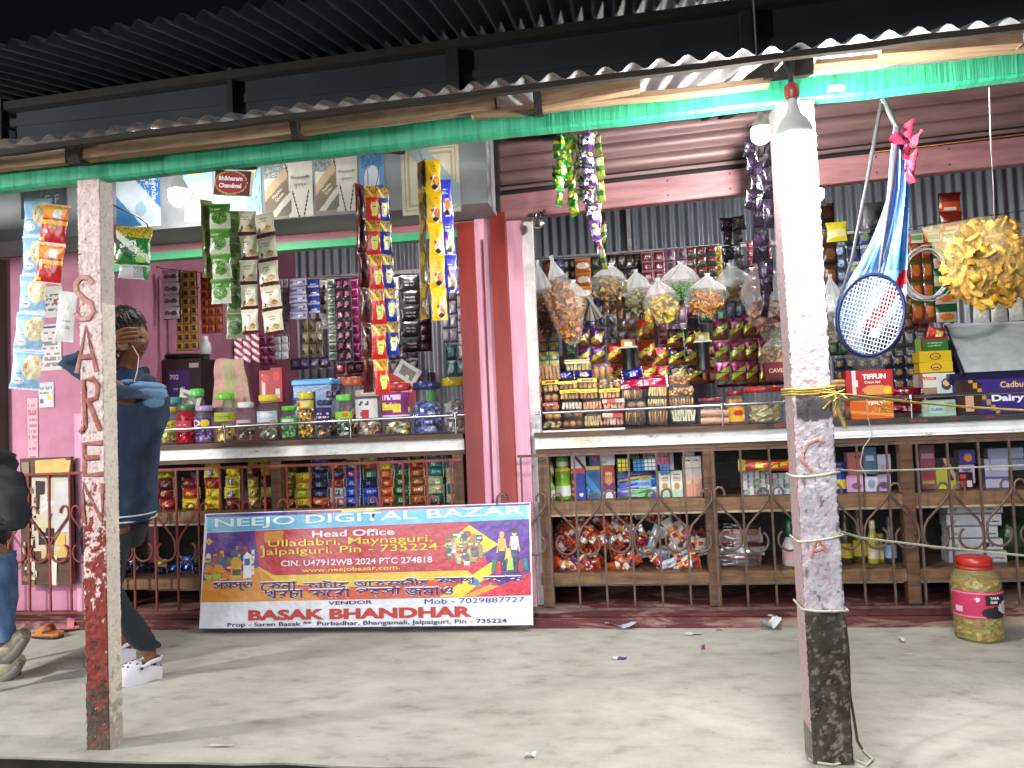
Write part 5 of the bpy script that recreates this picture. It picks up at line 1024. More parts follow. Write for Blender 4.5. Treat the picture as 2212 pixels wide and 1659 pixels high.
for i in range(13):
    for j in range(random.choice((5, 6, 6)) if i < 4 else random.choice((4, 5, 5, 6)) if i < 8 else random.choice((3, 4, 5))):
        x = 1552+i*12.6; s_ = mpp(x, 1080, .14)
        c = random.choice(('d8dcd8', 'c8d0cc', 'e0e0e4', 'b8c8e0', '9ab89a', 'c8a0b8')); carton('tiny white medicine carton in the small carton heap of the showcase', x-6, 0, x+5.4, 10.6, .12+.03*random.random(), dsn(c, ('r', .05, .1, .3, .9, random.choice(('8aa08a', '3a4a8a', 'a83a6a', '5a6a7a')))), .04, c, 'medicine_carton', 'carton', ZR+j*11.2*s_, (), 0, 'tiny medicine cartons')
p = pack('orange and yellow noodle roll hanging above the tiny cartons', 1652, 1005, 112, 25, .09, dsn('c8401e', ('r', 0, 0, 1, .12, 'e0c23a'), ('d', .5, .75, .6, .8, .09, 'e0c83a'), ('r', .2, .3, .8, .45, 'e8c02a'), ('e', .5, .55, .3, .07, 'b82a1e'), ('r', .3, .72, .7, .78, '2a6a3a')), 'b8401e', None, None, .08, 'noodle_roll', 'noodle roll')
for lab, x0, y0, x1, y1, des in (
 ('salmon pink soap carton beyond the bulb post', 1834, 996, 1864, 1044, dsn('c86a6a', ('e', .7, .8, .2, .1, '6a2a2a'))), ('pale pink carton under the salmon one', 1832, 1046, 1866, 1082, dsn('e0a8c8', ('e', .6, .35, .3, .2, '8a5a8a'))), ('slate blue carton with a green top', 1869, 992, 1896, 1050, dsn('5a7aa0', ('r', .2, .5, .8, .7, 'c8d4e4'))), ('white and lilac carton under the slate blue one', 1872, 1050, 1898, 1082, dsn('d8d4e4', ('e', .5, .5, .3, .3, '9a9ac8'))), ('white and violet tissue carton beside the upright', 1899, 1002, 1926, 1044, dsn('d0d4ea', ('r', 0, 0, 1, .1, '3a3a7a'), ('e', .5, .3, .3, .2, 'c8b0b8'))), ('lilac cream carton low beside the upright', 1900, 1046, 1926, 1082, dsn('bca8d0', ('e', .5, .35, .35, .2, '6a3a7a')))):
    carton(lab, x0, y0, x1, y1, .14, des, .06, 'b0a0a8', z=ZR if y1 == 1082 else ZR+37*mpp(x0, 1080, .14))
bottle('blue jar with a yellow and teal label beyond the bulb post', 1818, 24, 66, .15, ZR, '1e3aa0', '5a3a8a', 'd8c83a', .15, neck=.9)
for k in range(3): bottle('smoked plastic bangle tube in the end showcase, '+('nearest the upright', 'middle one', 'beside the red bangle box')[k], 1962+k*15, 14, 46, .14+.05*k, ZR, '3a3238', '5a5058', None, .12, neck=.95)
for lab, x0, y0, x1, y1, des in (
 ('tall clear box of pink and red bangles', 1994, 985, 2024, 1080, dsn('8a5a6a', ('r', .1, .1, .9, .18, 'c8b04a'), ('r', .1, .24, .9, .34, 'c23a3a'), ('r', .1, .5, .9, .6, 'a84a6a'), ('r', .1, .7, .9, .8, 'd88a9a'))), ('pale yellow carton in the end showcase', 2027, 1040, 2068, 1082, dsn('cfc84a')), ('black and orange hair colour carton', 2030, 990, 2066, 1038, dsn('241e22', ('e', .4, .4, .2, .3, 'c83a2a'), ('d', .8, .3, .8, .5, .1, 'd8b07a'))), ('violet and gold perfume carton', 2074, 972, 2106, 1002, dsn('4a3a9a', ('e', .55, .45, .25, .3, 'd8902e'))), ('white and pink cosmetics carton', 2074, 1004, 2106, 1044, dsn('d8c0dc', ('e', .5, .75, .3, .12, '6a6ab0'), ('e', .3, .25, .15, .1, 'b82a4a'), ('e', .7, .25, .15, .1, 'b82a4a'))), ('black and red lip care carton', 2076, 1046, 2104, 1082, dsn('241418', ('r', .1, .1, .45, .5, 'b82a2e'), ('r', .55, .1, .9, .5, 'd8ccc4'), ('r', .1, .6, .5, .9, 'c83a3a'))),
 ('lilac and white cream cartons at the far end of the showcase', 2134, 1020, 2180, 1082, dsn('b0acc8', ('r', 0, .3, 1, .4, '5a5a9a'), ('r', 0, .6, 1, .7, 'd8d8e4'))), ('grey blue carton stack at the far end of the showcase', 2140, 968, 2210, 1016, dsn('8a90a8', ('r', 0, .45, 1, .55, '5a607a')))):
    carton(lab, x0, y0, x1, y1, .14+.02*(x0 % 3), des, .06, '8a7a84', z=ZR if y1 >= 1080 else None)
# second counter, lower shelf: loose heap of cakes and small packs
random.seed(21); ZL = .276
heapk = (('orange cake packet with a white stripe in the loose heap', 'b8481e', ('r', 0, .42, 1, .58, 'e8e0d0'), ('r', .25, .6, .75, .8, '6a2a4a')), ('purple and red wrapped cake in the loose heap', '5a1e4a', ('r', .2, .3, .8, .7, 'b02a3a'), ('r', .3, .4, .7, .5, 'd8b84a')), ('white and orange cake packet in the loose heap', 'd8d4cc', ('r', 0, .3, 1, .55, 'd88a2a'), ('r', .3, .6, .7, .8, 'c8402a')), ('crimson cake packet in the loose heap', 'a01e2e', ('t', .2, .3, .8, .7, 'f0d8d8', 2), ('r', 0, 0, 1, .08, 'd8c8a0')), ('silver white crumpled packet in the loose heap', 'c0c8d4', ('r', .3, .3, .7, .7, '8a98b0', .5), ('r', 0, 0, 1, .05, 'e8e8f0')))
for i in range(100):
    u = random.random(); x = 1202+u*306; row = i % 6; w8 = (6, 1.2, .4, .7, .5) if x < 1370 else (1.6, 1.2, 2, 1.3, 1.3)
    lab, bg_, o1, o2 = random.choices(heapk, w8)[0]; row = min(row, 5); top = 1.0 if row < 3 else (.4+.8*math.sin((x-1190)/310*math.pi))
    z = ZL+.02+row*.047*min(1, top+.15); y = .10+.07*(i % 3)+.02*random.random(); lenp, hp = random.uniform(44, 58), random.uniform(20, 25)
    pack(lab, x, 1200, lenp, hp, y, dsn(bg_, o1, o2), bg_, 'loose heap of cake packets', z, random.uniform(-1.1, 1.1), 'cake_packet', 'cake packet', FOIL if i % 2 else PRINT)
for k in range(7):
    lab, c1, c2 = (('grey', '6a6468', '8a8488'), ('dusky pink', '8a6a70', 'b89098'), ('silvery', 'a8acae', 'd0d4d6'), ('maroon', '6a2a3a', 'b8b0b4'), ('pale mauve', 'b89aa4', 'd8c0c8'), ('copper', '9a6a5a', 'd8b0a0'), ('dark plum', '2a2028', '4a3c46'))[k]
    pack(lab+' cloth packet, '+ords(k)+' in the flat stack of the lower shelf', 1598+random.uniform(-4, 4), 1200, 96, 19, .14+.01*(k % 2), dsn(c1, ('r', 0, .4, 1, .7, c2), ('t', .2, .3, .8, .5, c2, 2)), c1, 'flat cloth packets on the lower shelf', ZL+.016+k*.033, 0, 'cloth_packet', 'cloth packet', FOIL)
bottle('white and pink floor cleaner bottle with a green neck beside the bulb post', 1702, 36, 104, .14, ZL, 'd8d4d0', '144a2e', 'd8a0a8', .42, neck=.5)
for k, (x, wd, hp, b_, c_, l_) in enumerate(((1822, 24, 110, '3a3010', '4a3c14', 'b8a02e'), (1850, 32, 118, '4a4410', '6a4a1e', 'c8b42e'), (1880, 24, 92, 'b8a838', 'd8d0b8', 'd8ccb0'), (1895, 30, 60, '8a862a', 'a89a2e', 'cfc87a'), (1916, 26, 100, '1c2a3a', '2a3a4a', '8aa0c0'))):
    bottle(('dark amber oil bottle', 'tall olive oil bottle with a yellow label', 'pale honey bottle', 'squat mustard oil bottle', 'dark blue ink bottle')[k]+' on the lower shelf beyond the bulb post', x, wd, hp, .16+.04*(k % 2), ZL, b_, c_, l_, .2)
for k in range(5): carton('white soap carton, '+ords(k)+' in the white stack on the lower shelf', 1976+(k % 3)*2, 0, 2088-(14 if k in (2,) else 0)-(k % 2)*6, 24, .13, dsn('b8b6bc' if k < 1 else 'd4d4d8', ('r', 0, 0, 1, .12, '8a8a90'), ('e', .12, .4, .04, .16, '9a9aa0'), ('t', .72, .3, .95, .6, '5a5a62', 1)), .1, 'c0c0c4', 'soap_carton', 'carton', ZL+k*26*mpp(2030, 1200, .13), (), 0, 'white soap cartons')
for lab, x, wd, hp, b_ in (('dark green crumpled bag at the far end of the lower shelf', 2190, 90, 100, '22401e'), ('plum coloured crumpled bag beside the white soap cartons', 2122, 70, 90, '3a2430')):
    c = at(x, 1200, .2); c.z = ZL; s_ = mpp(x, 1200, .2); m = M(); m.blob((0, 0, hp*s_*.45), (wd*s_/2, .07, hp*s_*.47), h(b_), 14, 10, .14); tag(obj('crumpled_bag', m, FOIL, None, c), lab, 'bag')
# ------------------------------------------------------------------ sweet jars and boxes on the first counter
TINT = {}
def tinted(hx, a):
    if (hx, a) not in TINT: TINT[(hx, a)] = film('tinted_plastic', h(hx), a, .08, .7)
    return TINT[(hx, a)]
def jar(label, px, y1, wpx, hpx, y, lid, cont, lab=None, tint=None, fill=.6, z=1.047, neck=.72, labz=(.32, .62), text=None, lidh=.13, group='sweet jars on the first counter'):
    c = at(px, y1, y); s_ = mpp(px, y1, y); c.z = z; r_, H_ = wpx*s_/2, hpx*s_; t = thing('sweet_jar', label, 'jar', c, (0, 0, random.uniform(-.3, .3)), group)
    hb = H_*(1-lidh)
    m = M(); m.lathe([(r_*.86, 0), (r_*.98, .03*H_), (r_, .12*H_), (r_*.985, .3*H_), (r_, .5*H_), (r_*.99, hb*.74), (r_*.93, hb*.86), (r_*neck, hb*.95), (r_*neck, hb)], 22, col=(1, 1, 1)); obj('jar_body', m, tinted(tint, .55) if tint else CLEAR, t)
    m = M(); m.lathe([(r_*neck*1.08, hb*.985), (r_*neck*1.12, hb+.004), (r_*neck*1.12, H_-.004), (r_*neck*1.02, H_), (0.001, H_)], 22, col=h(lid))
    for k in range(22): a = k*6.283/22; m.box((r_*neck*1.12*math.cos(a), r_*neck*1.12*math.sin(a), (hb+H_)/2), (.0025, .0025, (H_-hb)*.8), h(lid))
    obj('lid', m, PLAST, t)
    if cont:
        m = M(); nz = max(5, int(14*fill)); cols = [h(q) for q in cont]
        def fn(u, v):
            q = r_*(.9+random.uniform(-.10, .04)) if v < .999 else r_*.3; return (q*math.cos(2*math.pi*u), q*math.sin(2*math.pi*u), .012+hb*.86*fill*v+random.uniform(-.006, .006))
        m.grid(fn, 22, nz, colfn=lambda u, v: random.choice(cols), smooth=False, closed=True); obj('sweets', m, FOIL, t)
    if lab:
        m = M(); z0, z1 = H_*labz[0], H_*labz[1]; m.grid(lambda u, v: (r_*1.012*math.cos(R(200+140*u)), r_*1.012*math.sin(R(200+140*u)), z0+(z1-z0)*v), 18, 10, colfn=lab); obj('label', m, PAPER, t)
        if text: letters('lettering', text[0], r_*1.1, None, ink(text[1]), t, (0, -r_*1.03, (z0+z1)/2), bold=.03)
    return t
L_ = lambda bg, *o: dsn(bg, *o)
jar('yellow lidded jar with lime label nearest the standing person', 366, 960, 36, 80, .14, 'd8c830', ['8aa83a', 'c8c83a', '3a8a5a', 'b8302a'], L_('d0c82a', ('e', .3, .5, .16, .3, 'c8502a'), ('t', .4, .2, .9, .8, '5a7a1e', 2)), None, .5)
jar('crimson sweet jar with a green lid', 405, 960, 42, 84, .12, '3a7a4a', ['a01228', '8a0e20', 'b82038'], L_('b82a42', ('t', .2, .6, .8, .8, 'e0a0a8', 1), ('r', 0, 0, 1, .5, 'c03048')), 'b0102c', .75, labz=(.3, .58))
jar('purple candy jar with a lilac lid', 443, 960, 42, 80, .12, 'a88ac0', ['4a2a8a', '3a1e6a', '6a3aa8', 'c8b8e0'], L_('4a2480', ('e', .3, .5, .2, .3, 'e8e0e8'), ('e', .3, .5, .15, .2, 'a81e3a'), ('e', .7, .5, .18, .34, 'e0c82a')), None, .45, labz=(.38, .68))
jar('white necked jar of gold toffees with a bright green lid', 489, 958, 46, 106, .12, '6ac02a', ['a8782a', 'd8a84a', '6a4a1e', 'e8c87a'], L_('a8b02a', ('t', .2, .3, .8, .7, '5a6a1e', 2)), None, .42, lidh=.12, labz=(.42, .60))
jar('clear jar of dark toffees with a white cap', 533, 955, 40, 84, .13, 'd8d8d8', ['4a3020', '7a5a3a', 'c8b8a0', '2a1e18'], L_('b8b0b4', ('r', 0, 0, 1, .5, '8a1e2e'), ('e', .3, .25, .1, .15, 'f0d8d8')), None, .4, labz=(.38, .55))
jar('yellow lidded jar with a pale blue label', 582, 953, 48, 98, .12, 'd8c21e', ['8a8a8e', 'c8c8c4', '4a4a48', 'b8b05a'], L_('b8d0e0', ('r', .1, 0, .4, .3, '4a9a6a'), ('r', .4, 0, .7, .25, 'c8402a'), ('r', .7, .1, .95, .4, 'd8a83a'), ('e', .5, .75, .3, .12, 'e8ecf0')), None, .4, labz=(.30, .64))
jar('small green candy jar with a green lid', 627, 952, 38, 72, .12, '4ac02a', ['2a9a3a', '5ac04a', 'd8e8d0', '1e6a2a'], L_('3ab04a', ('r', .2, .2, .8, .8, 'd8e8d8')), None, .85, labz=(.42, .66))
jar('tall jar of yellow and black sweets with a yellow lid', 663, 951, 38, 100, .13, 'd8c81e', ['d8a81e', 'e8c03a', '2a2010', 'c8901a'], L_('d8c43a', ('e', .2, .5, .12, .3, 'c83a1e'), ('r', .4, .2, .8, .8, 'e8dc9a')), None, .85, labz=(.66, .82))
jar('dark blue lidded chocolate jar with a violet label', 703, 948, 38, 82, .13, '1e1a50', ['3a2a1e', '6a4a2a', 'c8a86a', '2a1a3a'], L_('2e1a5a', ('t', .15, .4, .85, .65, 'd8d0e8', 1)), None, .5, labz=(.34, .80))
jar('lime lidded jar of green foil sweets', 746, 946, 40, 92, .13, '6ac83a', ['1e5a2a', 'd8e0d8', '2a2a20', '4a8a4a'], L_('8ac83a', ('r', .5, .3, .75, .8, 'd86a2a'), ('r', 0, 0, 1, .12, '4a7a1e')), None, .45, labz=(.42, .6))
jar('frosted jar of cream and brown sweets with a white label', 800, 942, 58, 100, .14, 'b8a8a0', ['b89a7a', '8a5a3a', 'e0d0b8', '5a3a2a'], L_('d0ccd0', ('t', .4, .7, .7, .85, '4a4a5a', 1), ('e', .6, .3, .15, .2, 'b02a2a')), None, .5, neck=.85, labz=(.34, .8))
jar('large clear jar with a purple printed label and a red lid', 860, 936, 64, 112, .15, 'b8242a', ['4a9a3a', 'c8b03a', '8a4a2a', 'd8d0c8'], L_('8a1e7a', ('d', .4, .4, .2, .97, .12, 'e0d03a'), ('t', .1, .7, .7, .85, 'e8d0e8', 1), ('r', .75, .2, .95, .8, '6a1a60'), ('r', 0, 0, 1, .06, 'd8c8e0')), None, .3, neck=.85, labz=(.34, .82), text=('eclairs', 'e6d44a'))
jar('big round jar of blue wrapped sweets with a navy lid', 925, 932, 66, 112, .15, '1e2a6a', ['3a4ab0', '6a7ad0', 'c8d0e8', '2a3a8a', '8a98c8'], None, None, .8, neck=.8)
jar('big clear jar of pinkish sweets with a yellow lid by the red jamb', 986, 926, 56, 118, .16, 'd8c01e', ['b8a0a0', 'd0c0c0', '9a8a90', 'e0d8d8'], None, None, .75, neck=.86)
for a in (('teal lidded candy jar in the rear row', 378, 36, 100, '2a8a8a', ['3a8a7a', '8ab0a0', 'c8c84a']), ('green lidded jar behind the crimson one', 428, 34, 116, '4ac04a', ['c8c8b8', '8a8a7a']), ('small blue capped jar in the rear row', 648, 30, 88, '3a6ac8', ['2a3a5a', '8a98b8']), ('navy capped jar behind the lime lidded one', 722, 36, 100, '1e2450', ['5a5a6a', '2a2a3a', 'a8a8b8']), ('orange tub jar behind the red strip', 765, 52, 128, 'b8582e', ['b03a1e', 'd8782e', 'e8d8c8'])):
    jar(a[0], a[1], 950, a[2], a[3], .32, a[4], a[5], None, None, .6)
tub = thing('plastic_tub', 'pale blue lidded tub with a dark label on the first counter', 'tub', Vector((at(685, 900, .42).x, .42, 1.047)))
s_ = mpp(685, 860, .42)
m = M(); m.prism([(-36*s_, .0), (36*s_, 0), (43*s_, 112*s_), (-42*s_, 112*s_)], -.07, .07, h('8aa0c8')); obj('tub_body', m, tinted('9ab0d8', .8), tub)
m = M(); m.rbox((0, 0, 118*s_), (92*s_, .16, 14*s_), .01, h('5aa8e0')); m.tube([(-20*s_, -.085, 112*s_), (0, -.09, 98*s_), (40*s_, -.085, 112*s_)], .002, 5, h('c8d8e8')); obj('lid', m, PLAST, tub)
m = M(); m.grid(lambda u, v: ((-30+38*u)*s_, -.072, (42+56*v)*s_), 8, 8, colfn=dsn('16244a', ('r', .2, 0, .8, .2, '3a6aa0'))); obj('label', m, PAPER, tub); letters('lettering', 'Dove', 22*s_, None, ink('e0e4ee'), tub, (-14*s_, -.0735, 80*s_), bold=.02)
# clutter behind the jars
carton('dark maroon cabinet side with a violet sticker behind the jars', 312, 776, 440, 905, .75, dsn('3a1a22', ('r', .42, .3, .78, .8, '4a2a7a'), ('r', .78, .86, .95, .94, 'd0c8c8')), .3, '2a1418', 'small_cabinet', 'cabinet', None, (('702', 0.02, .70, .16, 'd8d4e0', .02), ('বর রেী', 0.10, .50, .22, 'd8d4e0', .02)))
bpk = pack('black cable heap on top of the maroon cabinet', 385, 770, 150, 14, .8, dsn('16161a'), '16161a', None, None, .02, 'cable_heap', 'cables', PLAST)
bottle('white dispenser bottle lying over the maroon cabinet', 452, 24, 40, .78, at(452, 765, .78).z, 'c8ccd0', 'e0e0e0', None, .2)
m = M(); c = at(497, 775, .62); s_ = mpp(497, 775, .62)
m.grid(lambda u, v: ((u-.5)*78*s_*(.8+.35*v), -.02*math.sin(math.pi*min(1, v*2.2))-.014*math.sin(u*22)*v, -(v-.06)*112*s_*(1 if v > .06 else 0)+.006*math.sin(u*7)), 26, 18, colfn=lambda u, v: mixv(h('d8a8a0'), h('b8b488'), 1 if .3 < u < .7 else (.6 if u > .85 else 0)))
tag(obj('towel', m, CLOTH, None, c), 'pink and sage towel hung behind the sweet jars', 'towel')
for k, (x, y_, w_, hp) in enumerate(((574, 870, 26, 70), (598, 868, 26, 74))):
    carton('red detergent packet behind the jars, '+('with the white stripe', 'with the square print')[k], x-w_/2, y_-hp, x+w_/2, y_, .6, dsn('b01e28', ('r', .2, .1, .5, .9, 'd8d0d0') if k == 0 else ('r', .4, .1, .8, .4, 'd8d0d4'), ('e', .5, .75, .3, .14, 'd8382e')), .05, '8a1820', 'detergent_packet', 'packet', None)
bottle('bright green drink bottle with a black cap behind the yellow strip', 942, 36, 130, .55, 1.05, '2aa83a', '1a1a1e', 'a8d8a0', .3)
for k, (x, y_, c_) in enumerate(((880, 840, 'b8201e'), (845, 850, 'c82a24'))): carton('red sweet box standing behind the purple labelled jar' if k == 0 else 'red sweet box just left of the other red one', x-22, y_-44, x+20, y_+40, .5, dsn(c_, ('t', .2, .4, .8, .7, 'e8d8c8', 3)), .08, '8a1a18', z=None)
for k, (x, y_, a, c_) in enumerate(((410, 862, .3, 'd8d4c4'), (880, 805, .6, 'c8ccc8'))):
    c = at(x, y_, .36); m = M(); m.grid(lambda u, v: ((u-.5)*.15, .012*math.sin(u*4+v*3), (v-.5)*.11), 6, 5, colfn=dsn(c_, ('t', .2, .3, .8, .7, '7a7a70', 2))); tag(obj('price_card', m, PAPER, None, c, (.2, a, .1)), ('handwritten cream card leaning among the jars', 'white printed leaflet leaning behind the purple labelled jar')[k], 'paper card')
# ------------------------------------------------------------------ bakery packs and cartons on the second counter
ZC = 1.0345
def tray(label, x0, y0, x1, y1, y, kind, pal, n, top=None, z=None, name='bakery_pack', cat='bakery pack'):
    c = at((x0+x1)/2, y1, y); s_ = mpp((x0+x1)/2, y1, y); w_, h_ = (x1-x0)*s_, (y1-y0)*s_
    if z is not None: c.z = z
    t = thing(name, label, cat, c, (0, random.uniform(-.03, .03), random.uniform(-.12, .12)), 'bakery packs piled on the second counter'); m = M(); d = .10
    for i in range(n):
        x = (-.46+.92*(i+.5)/n)*w_; cc = h(random.choice(pal))
        if kind == 'disc': m.T = Matrix.Translation((x, 0, h_*.46)) @ Matrix.Rotation(R(90)+random.uniform(-.2, .2), 4, 'Y'); m.lathe([(.002, -.004), (h_*.36, -.004), (h_*.4, 0), (h_*.36, .004), (.002, .004)], 12, col=cc)
        elif kind == 'bun': m.T = Matrix.Translation((x, 0, h_*.48)); m.blob((0, 0, 0), (w_/n*.48, d*.45, h_*.42), cc, 12, 8, .04)
        elif kind == 'rusk': m.T = Matrix.Translation((x, random.uniform(-.01, .01), h_*.45)) @ Matrix.Rotation(random.uniform(-.2, .2), 4, 'Y'); m.rbox((0, 0, 0), (w_/n*.8, d*.8, h_*.74), .004, cc)
        elif kind == 'roll': m.T = Matrix.Translation((0, 0, h_*(i+.5)/n)); m.tube([(-w_*.45, 0, 0), (0, 0, .002), (w_*.45, 0, 0)], h_/n*.46, 10, cc)
        elif kind == 'nut': m.T = Matrix.Translation((random.uniform(-.42, .42)*w_, random.uniform(-.5, .3)*d*.8, random.uniform(.12, .8)*h_)); m.blob((0, 0, 0), (.011, .011, .009), cc, 6, 4, .2)
    m.T = Matrix.Identity(4); obj('bakes', m, FOOD, t)
    m = M(); ph = random.random()*6
    def fn(u, v):
        a = 2*math.pi*u; sq_ = lambda q: math.copysign(abs(q)**.5, q); k = 1+.03*math.sin(7*a+ph)*math.sin(5*v)
        e = .88+.12*math.sin(math.pi*min(1, max(0, v)))
        return (w_/2*sq_(math.cos(a))*e*k, d/2*sq_(math.sin(a))*e*k, h_*v)
    m.grid(fn, 20, 5, (1, 1, 1), None, True, True); m.add([(-w_*.42, -d*.42, h_*.97), (w_*.42, -d*.42, h_*.97), (w_*.42, d*.42, h_*.97), (-w_*.42, d*.42, h_*.97)], [(0, 1, 2, 3)], (1, 1, 1)); obj('wrap', m, CLEAR, t)
    if top: m = M(); m.grid(lambda u, v: ((u-.5)*w_*.96, -d/2*1.03-.002, h_*(.66+.34*v)), 10, 4, colfn=top); m.grid(lambda u, v: ((u-.5)*w_*.96, -d/2+d*v, h_*1.005), 10, 4, colfn=top); obj('header', m, PRINT, t)
    return t
BUN = ['c07a38', 'cc8a48', 'ad6a30', 'd49a58']; TAN = ['c08c4c', 'ac783c', 'cca468']; PALE = ['d0b880', 'dcc898', 'c4a468']; CHO = ['6a3e1e', '8a542a', 'c09050']
YH = dsn('d8d03a', ('t', .1, .2, .9, .8, 'b82a1e', 1)); RH = dsn('b82028', ('t', .2, .2, .8, .8, 'e8d8c0', 1)); YLOGO = dsn('d0c83a', ('e', .5, .5, .3, .35, '1e1e1e'), ('e', .5, .5, .24, .22, 'b82a1e'))
for k in range(6): tray('pack of two round tan buns at the pillar end, '+ords(k), 1138, 905-k*20, 1172, 925-k*20, .10, 'bun', BUN, 2, RH if k in (3, 5) else None, ZC+k*20*mpp(1155, 900, .1))
for lab, x0, y0, x1, y1, kd, pal, n, tp_ in (
 ('bag of pale crumbly crackers at the bottom of the bakery pile', 1174, 908, 1214, 925, 'nut', PALE, 26, None), ('pack of three brown rolls at the bottom of the bakery pile', 1215, 906, 1261, 925, 'bun', CHO[1:], 3, None), ('clear pack of pale rusk at the bottom of the bakery pile', 1262, 893, 1302, 922, 'rusk', PALE, 7, None), ('red labelled pink rusk pack at the bottom of the bakery pile', 1303, 892, 1348, 920, 'rusk', ['d8b09a', 'c88a72'], 6, dsn('d8c0b0', ('r', .55, 0, 1, 1, 'b8202a'))), ('tray of chocolate edged biscuits at the bottom of the bakery pile', 1350, 884, 1397, 917, 'disc', CHO, 9, None), ('tray of tan oval biscuits at the bottom of the bakery pile', 1400, 883, 1444, 917, 'disc', TAN, 7, None), ('tray of white finger biscuits beside the brown roll pack', 1449, 880, 1502, 913, 'rusk', ['d8d4c0', 'c8c8a8'], 9, None),
 ('pair of buns with a red band in the second tier', 1175, 870, 1210, 890, 'bun', BUN, 2, RH), ('pair of golden brown buns under the red banded ones', 1176, 890, 1214, 908, 'bun', BUN, 2, None), ('clear frosted cookie pack in the second tier', 1212, 866, 1258, 886, 'rusk', ['d8c8b8', 'c8b0a0'], 6, None), ('brown square cake pack in the second tier', 1216, 887, 1260, 906, 'bun', CHO[:2], 2, None), ('orange tinted cookie pack in the second tier', 1259, 864, 1302, 886, 'rusk', ['c88a62', 'd8a07a'], 6, None), ('red centred wafer pack in the second tier', 1303, 862, 1352, 886, 'rusk', ['d89a8a', 'c88a7a'], 6, dsn('c8a090', ('r', .2, 0, .6, 1, 'b8201e'))), ('pair of grey brown round loaves in the second tier', 1352, 866, 1396, 884, 'bun', ['8a6a50', 'a88868'], 2, None), ('tray of short finger biscuits in the second tier', 1398, 858, 1442, 880, 'disc', PALE, 8, None), ('tray of speckled biscuits in the second tier', 1444, 857, 1500, 878, 'disc', TAN, 9, None),
 ('bun pair below the yellow logo packet', 1175, 850, 1209, 869, 'bun', BUN, 2, None), ('yellow headed cookie tray next to the bun pair', 1209, 842, 1252, 864, 'rusk', TAN, 5, YH), ('yellow headed cookie tray in the middle of the third tier', 1253, 841, 1293, 863, 'rusk', TAN, 5, YH), ('yellow headed cookie tray beside the striped biscuits', 1294, 840, 1340, 862, 'rusk', ['d8a882', 'c89068'], 5, YH), ('tray of upright striped biscuits in the third tier', 1342, 838, 1389, 864, 'disc', PALE+CHO[1:2], 10, None), ('tray of long finger biscuits in the third tier', 1400, 832, 1442, 858, 'rusk', ['c8a060', 'd8b880'], 7, None), ('clear box of honeyed nuts in the third tier', 1444, 833, 1500, 858, 'nut', ['c88a4a', 'd8a868', 'b87a3e'], 40, None),
 ('yellow packet with a round logo on the bakery pile', 1172, 822, 1208, 848, 'rusk', TAN, 3, YLOGO), ('yellow labelled cookie packet under the blue pouches', 1208, 824, 1250, 842, 'rusk', TAN, 4, YH), ('yellow biscuit packet with a dark badge on top of the pile', 1250, 818, 1292, 841, 'rusk', TAN, 4, YLOGO), ('clear crinkled cookie bag on top of the pile', 1293, 816, 1340, 840, 'nut', ['d8b890', 'c8a078'], 30, None),
 ('tilted brown bread loaf in clear wrap on top of the pile', 1160, 782, 1212, 824, 'rusk', ['a87848', 'b88858'], 6, None), ('yellow topped clear cookie box on top of the pile', 1222, 778, 1278, 803, 'rusk', PALE, 6, dsn('e0dc9a', ('r', 0, .4, 1, .7, 'c83a2a'))), ('round clear bag of brown buns on top of the pile', 1280, 786, 1322, 822, 'bun', BUN, 3, None), ('round clear bag of caramel nuts on top of the pile', 1446, 806, 1490, 834, 'nut', ['c89058', 'b87840'], 44, None)):
    tray(lab, x0, y0, x1, y1, .12+.012*((925-y1)//20)+.01*random.random(), kd, pal, n, tp_)
for lab, x, y_, w_, hp, c1, c2 in (('glossy blue pouch beside the brown bread loaf', 1220, 812, 42, 22, '22287a', '4a50b0'), ('glossy blue pouch with white print next to the bun bag', 1260, 808, 40, 20, '2a308a', 'c8c8e0'), ('glossy navy pouch beside the black tub', 1366, 808, 46, 24, '1e2278', '3a44b0'), ('large glossy pink red pouch across the pile top', 1392, 828, 100, 26, 'b81e4a', 'd84a6a'), ('red pouch under the pink one', 1350, 836, 60, 18, 'a81830', 'd8607a')):
    pack(lab, x, y_, w_, hp, .2, wrap(c1, c2, 'd8d8e0'), c1, None, None, random.uniform(-.2, .1), 'snack_pouch', 'pouch', FOIL)
jar('low clear jar with a maroon lid beside the bakery pile', 1537, 898, 50, 58, .22, '7a1e2e', ['b8b0b0', 'd8d0d0', '8a8080'], None, None, .7, ZC, .88, group=None)
tray('clear pack of two thick brown rolls under the maroon lidded jar', 1511, 880, 1576, 913, .10, 'roll', ['a87850', 'c8987a'], 2, None, ZC)
jar('jar of orange nuts with a maroon lid and golden label', 1590, 908, 38, 72, .13, '7a1428', ['c87a1e', 'd8983a', 'a85a1a'], dsn('d8a02a', ('e', .5, .6, .25, .2, 'b82a1e'), ('r', .7, .2, .95, .5, 'e8e0d0')), None, .95, ZC, .85, labz=(.08, .5), group=None)
jar('wide clear tub of pale dough balls with a red rim', 1652, 905, 76, 78, .14, 'b01e1e', ['d0c49a', 'c0b080', 'e0d8b8', 'a89868'], None, None, .7, ZC, .92, group=None)
carton('dark red chocolate box with gold lettering beside the bulb post', 1655, 782, 1706, 822, .3, dsn('7a1422', ('r', 0, 0, 1, .15, '4a0e18')), .08, '5a1018', text=(('CAVES', 0, .55, .7, 'e0c0a0', .03),))
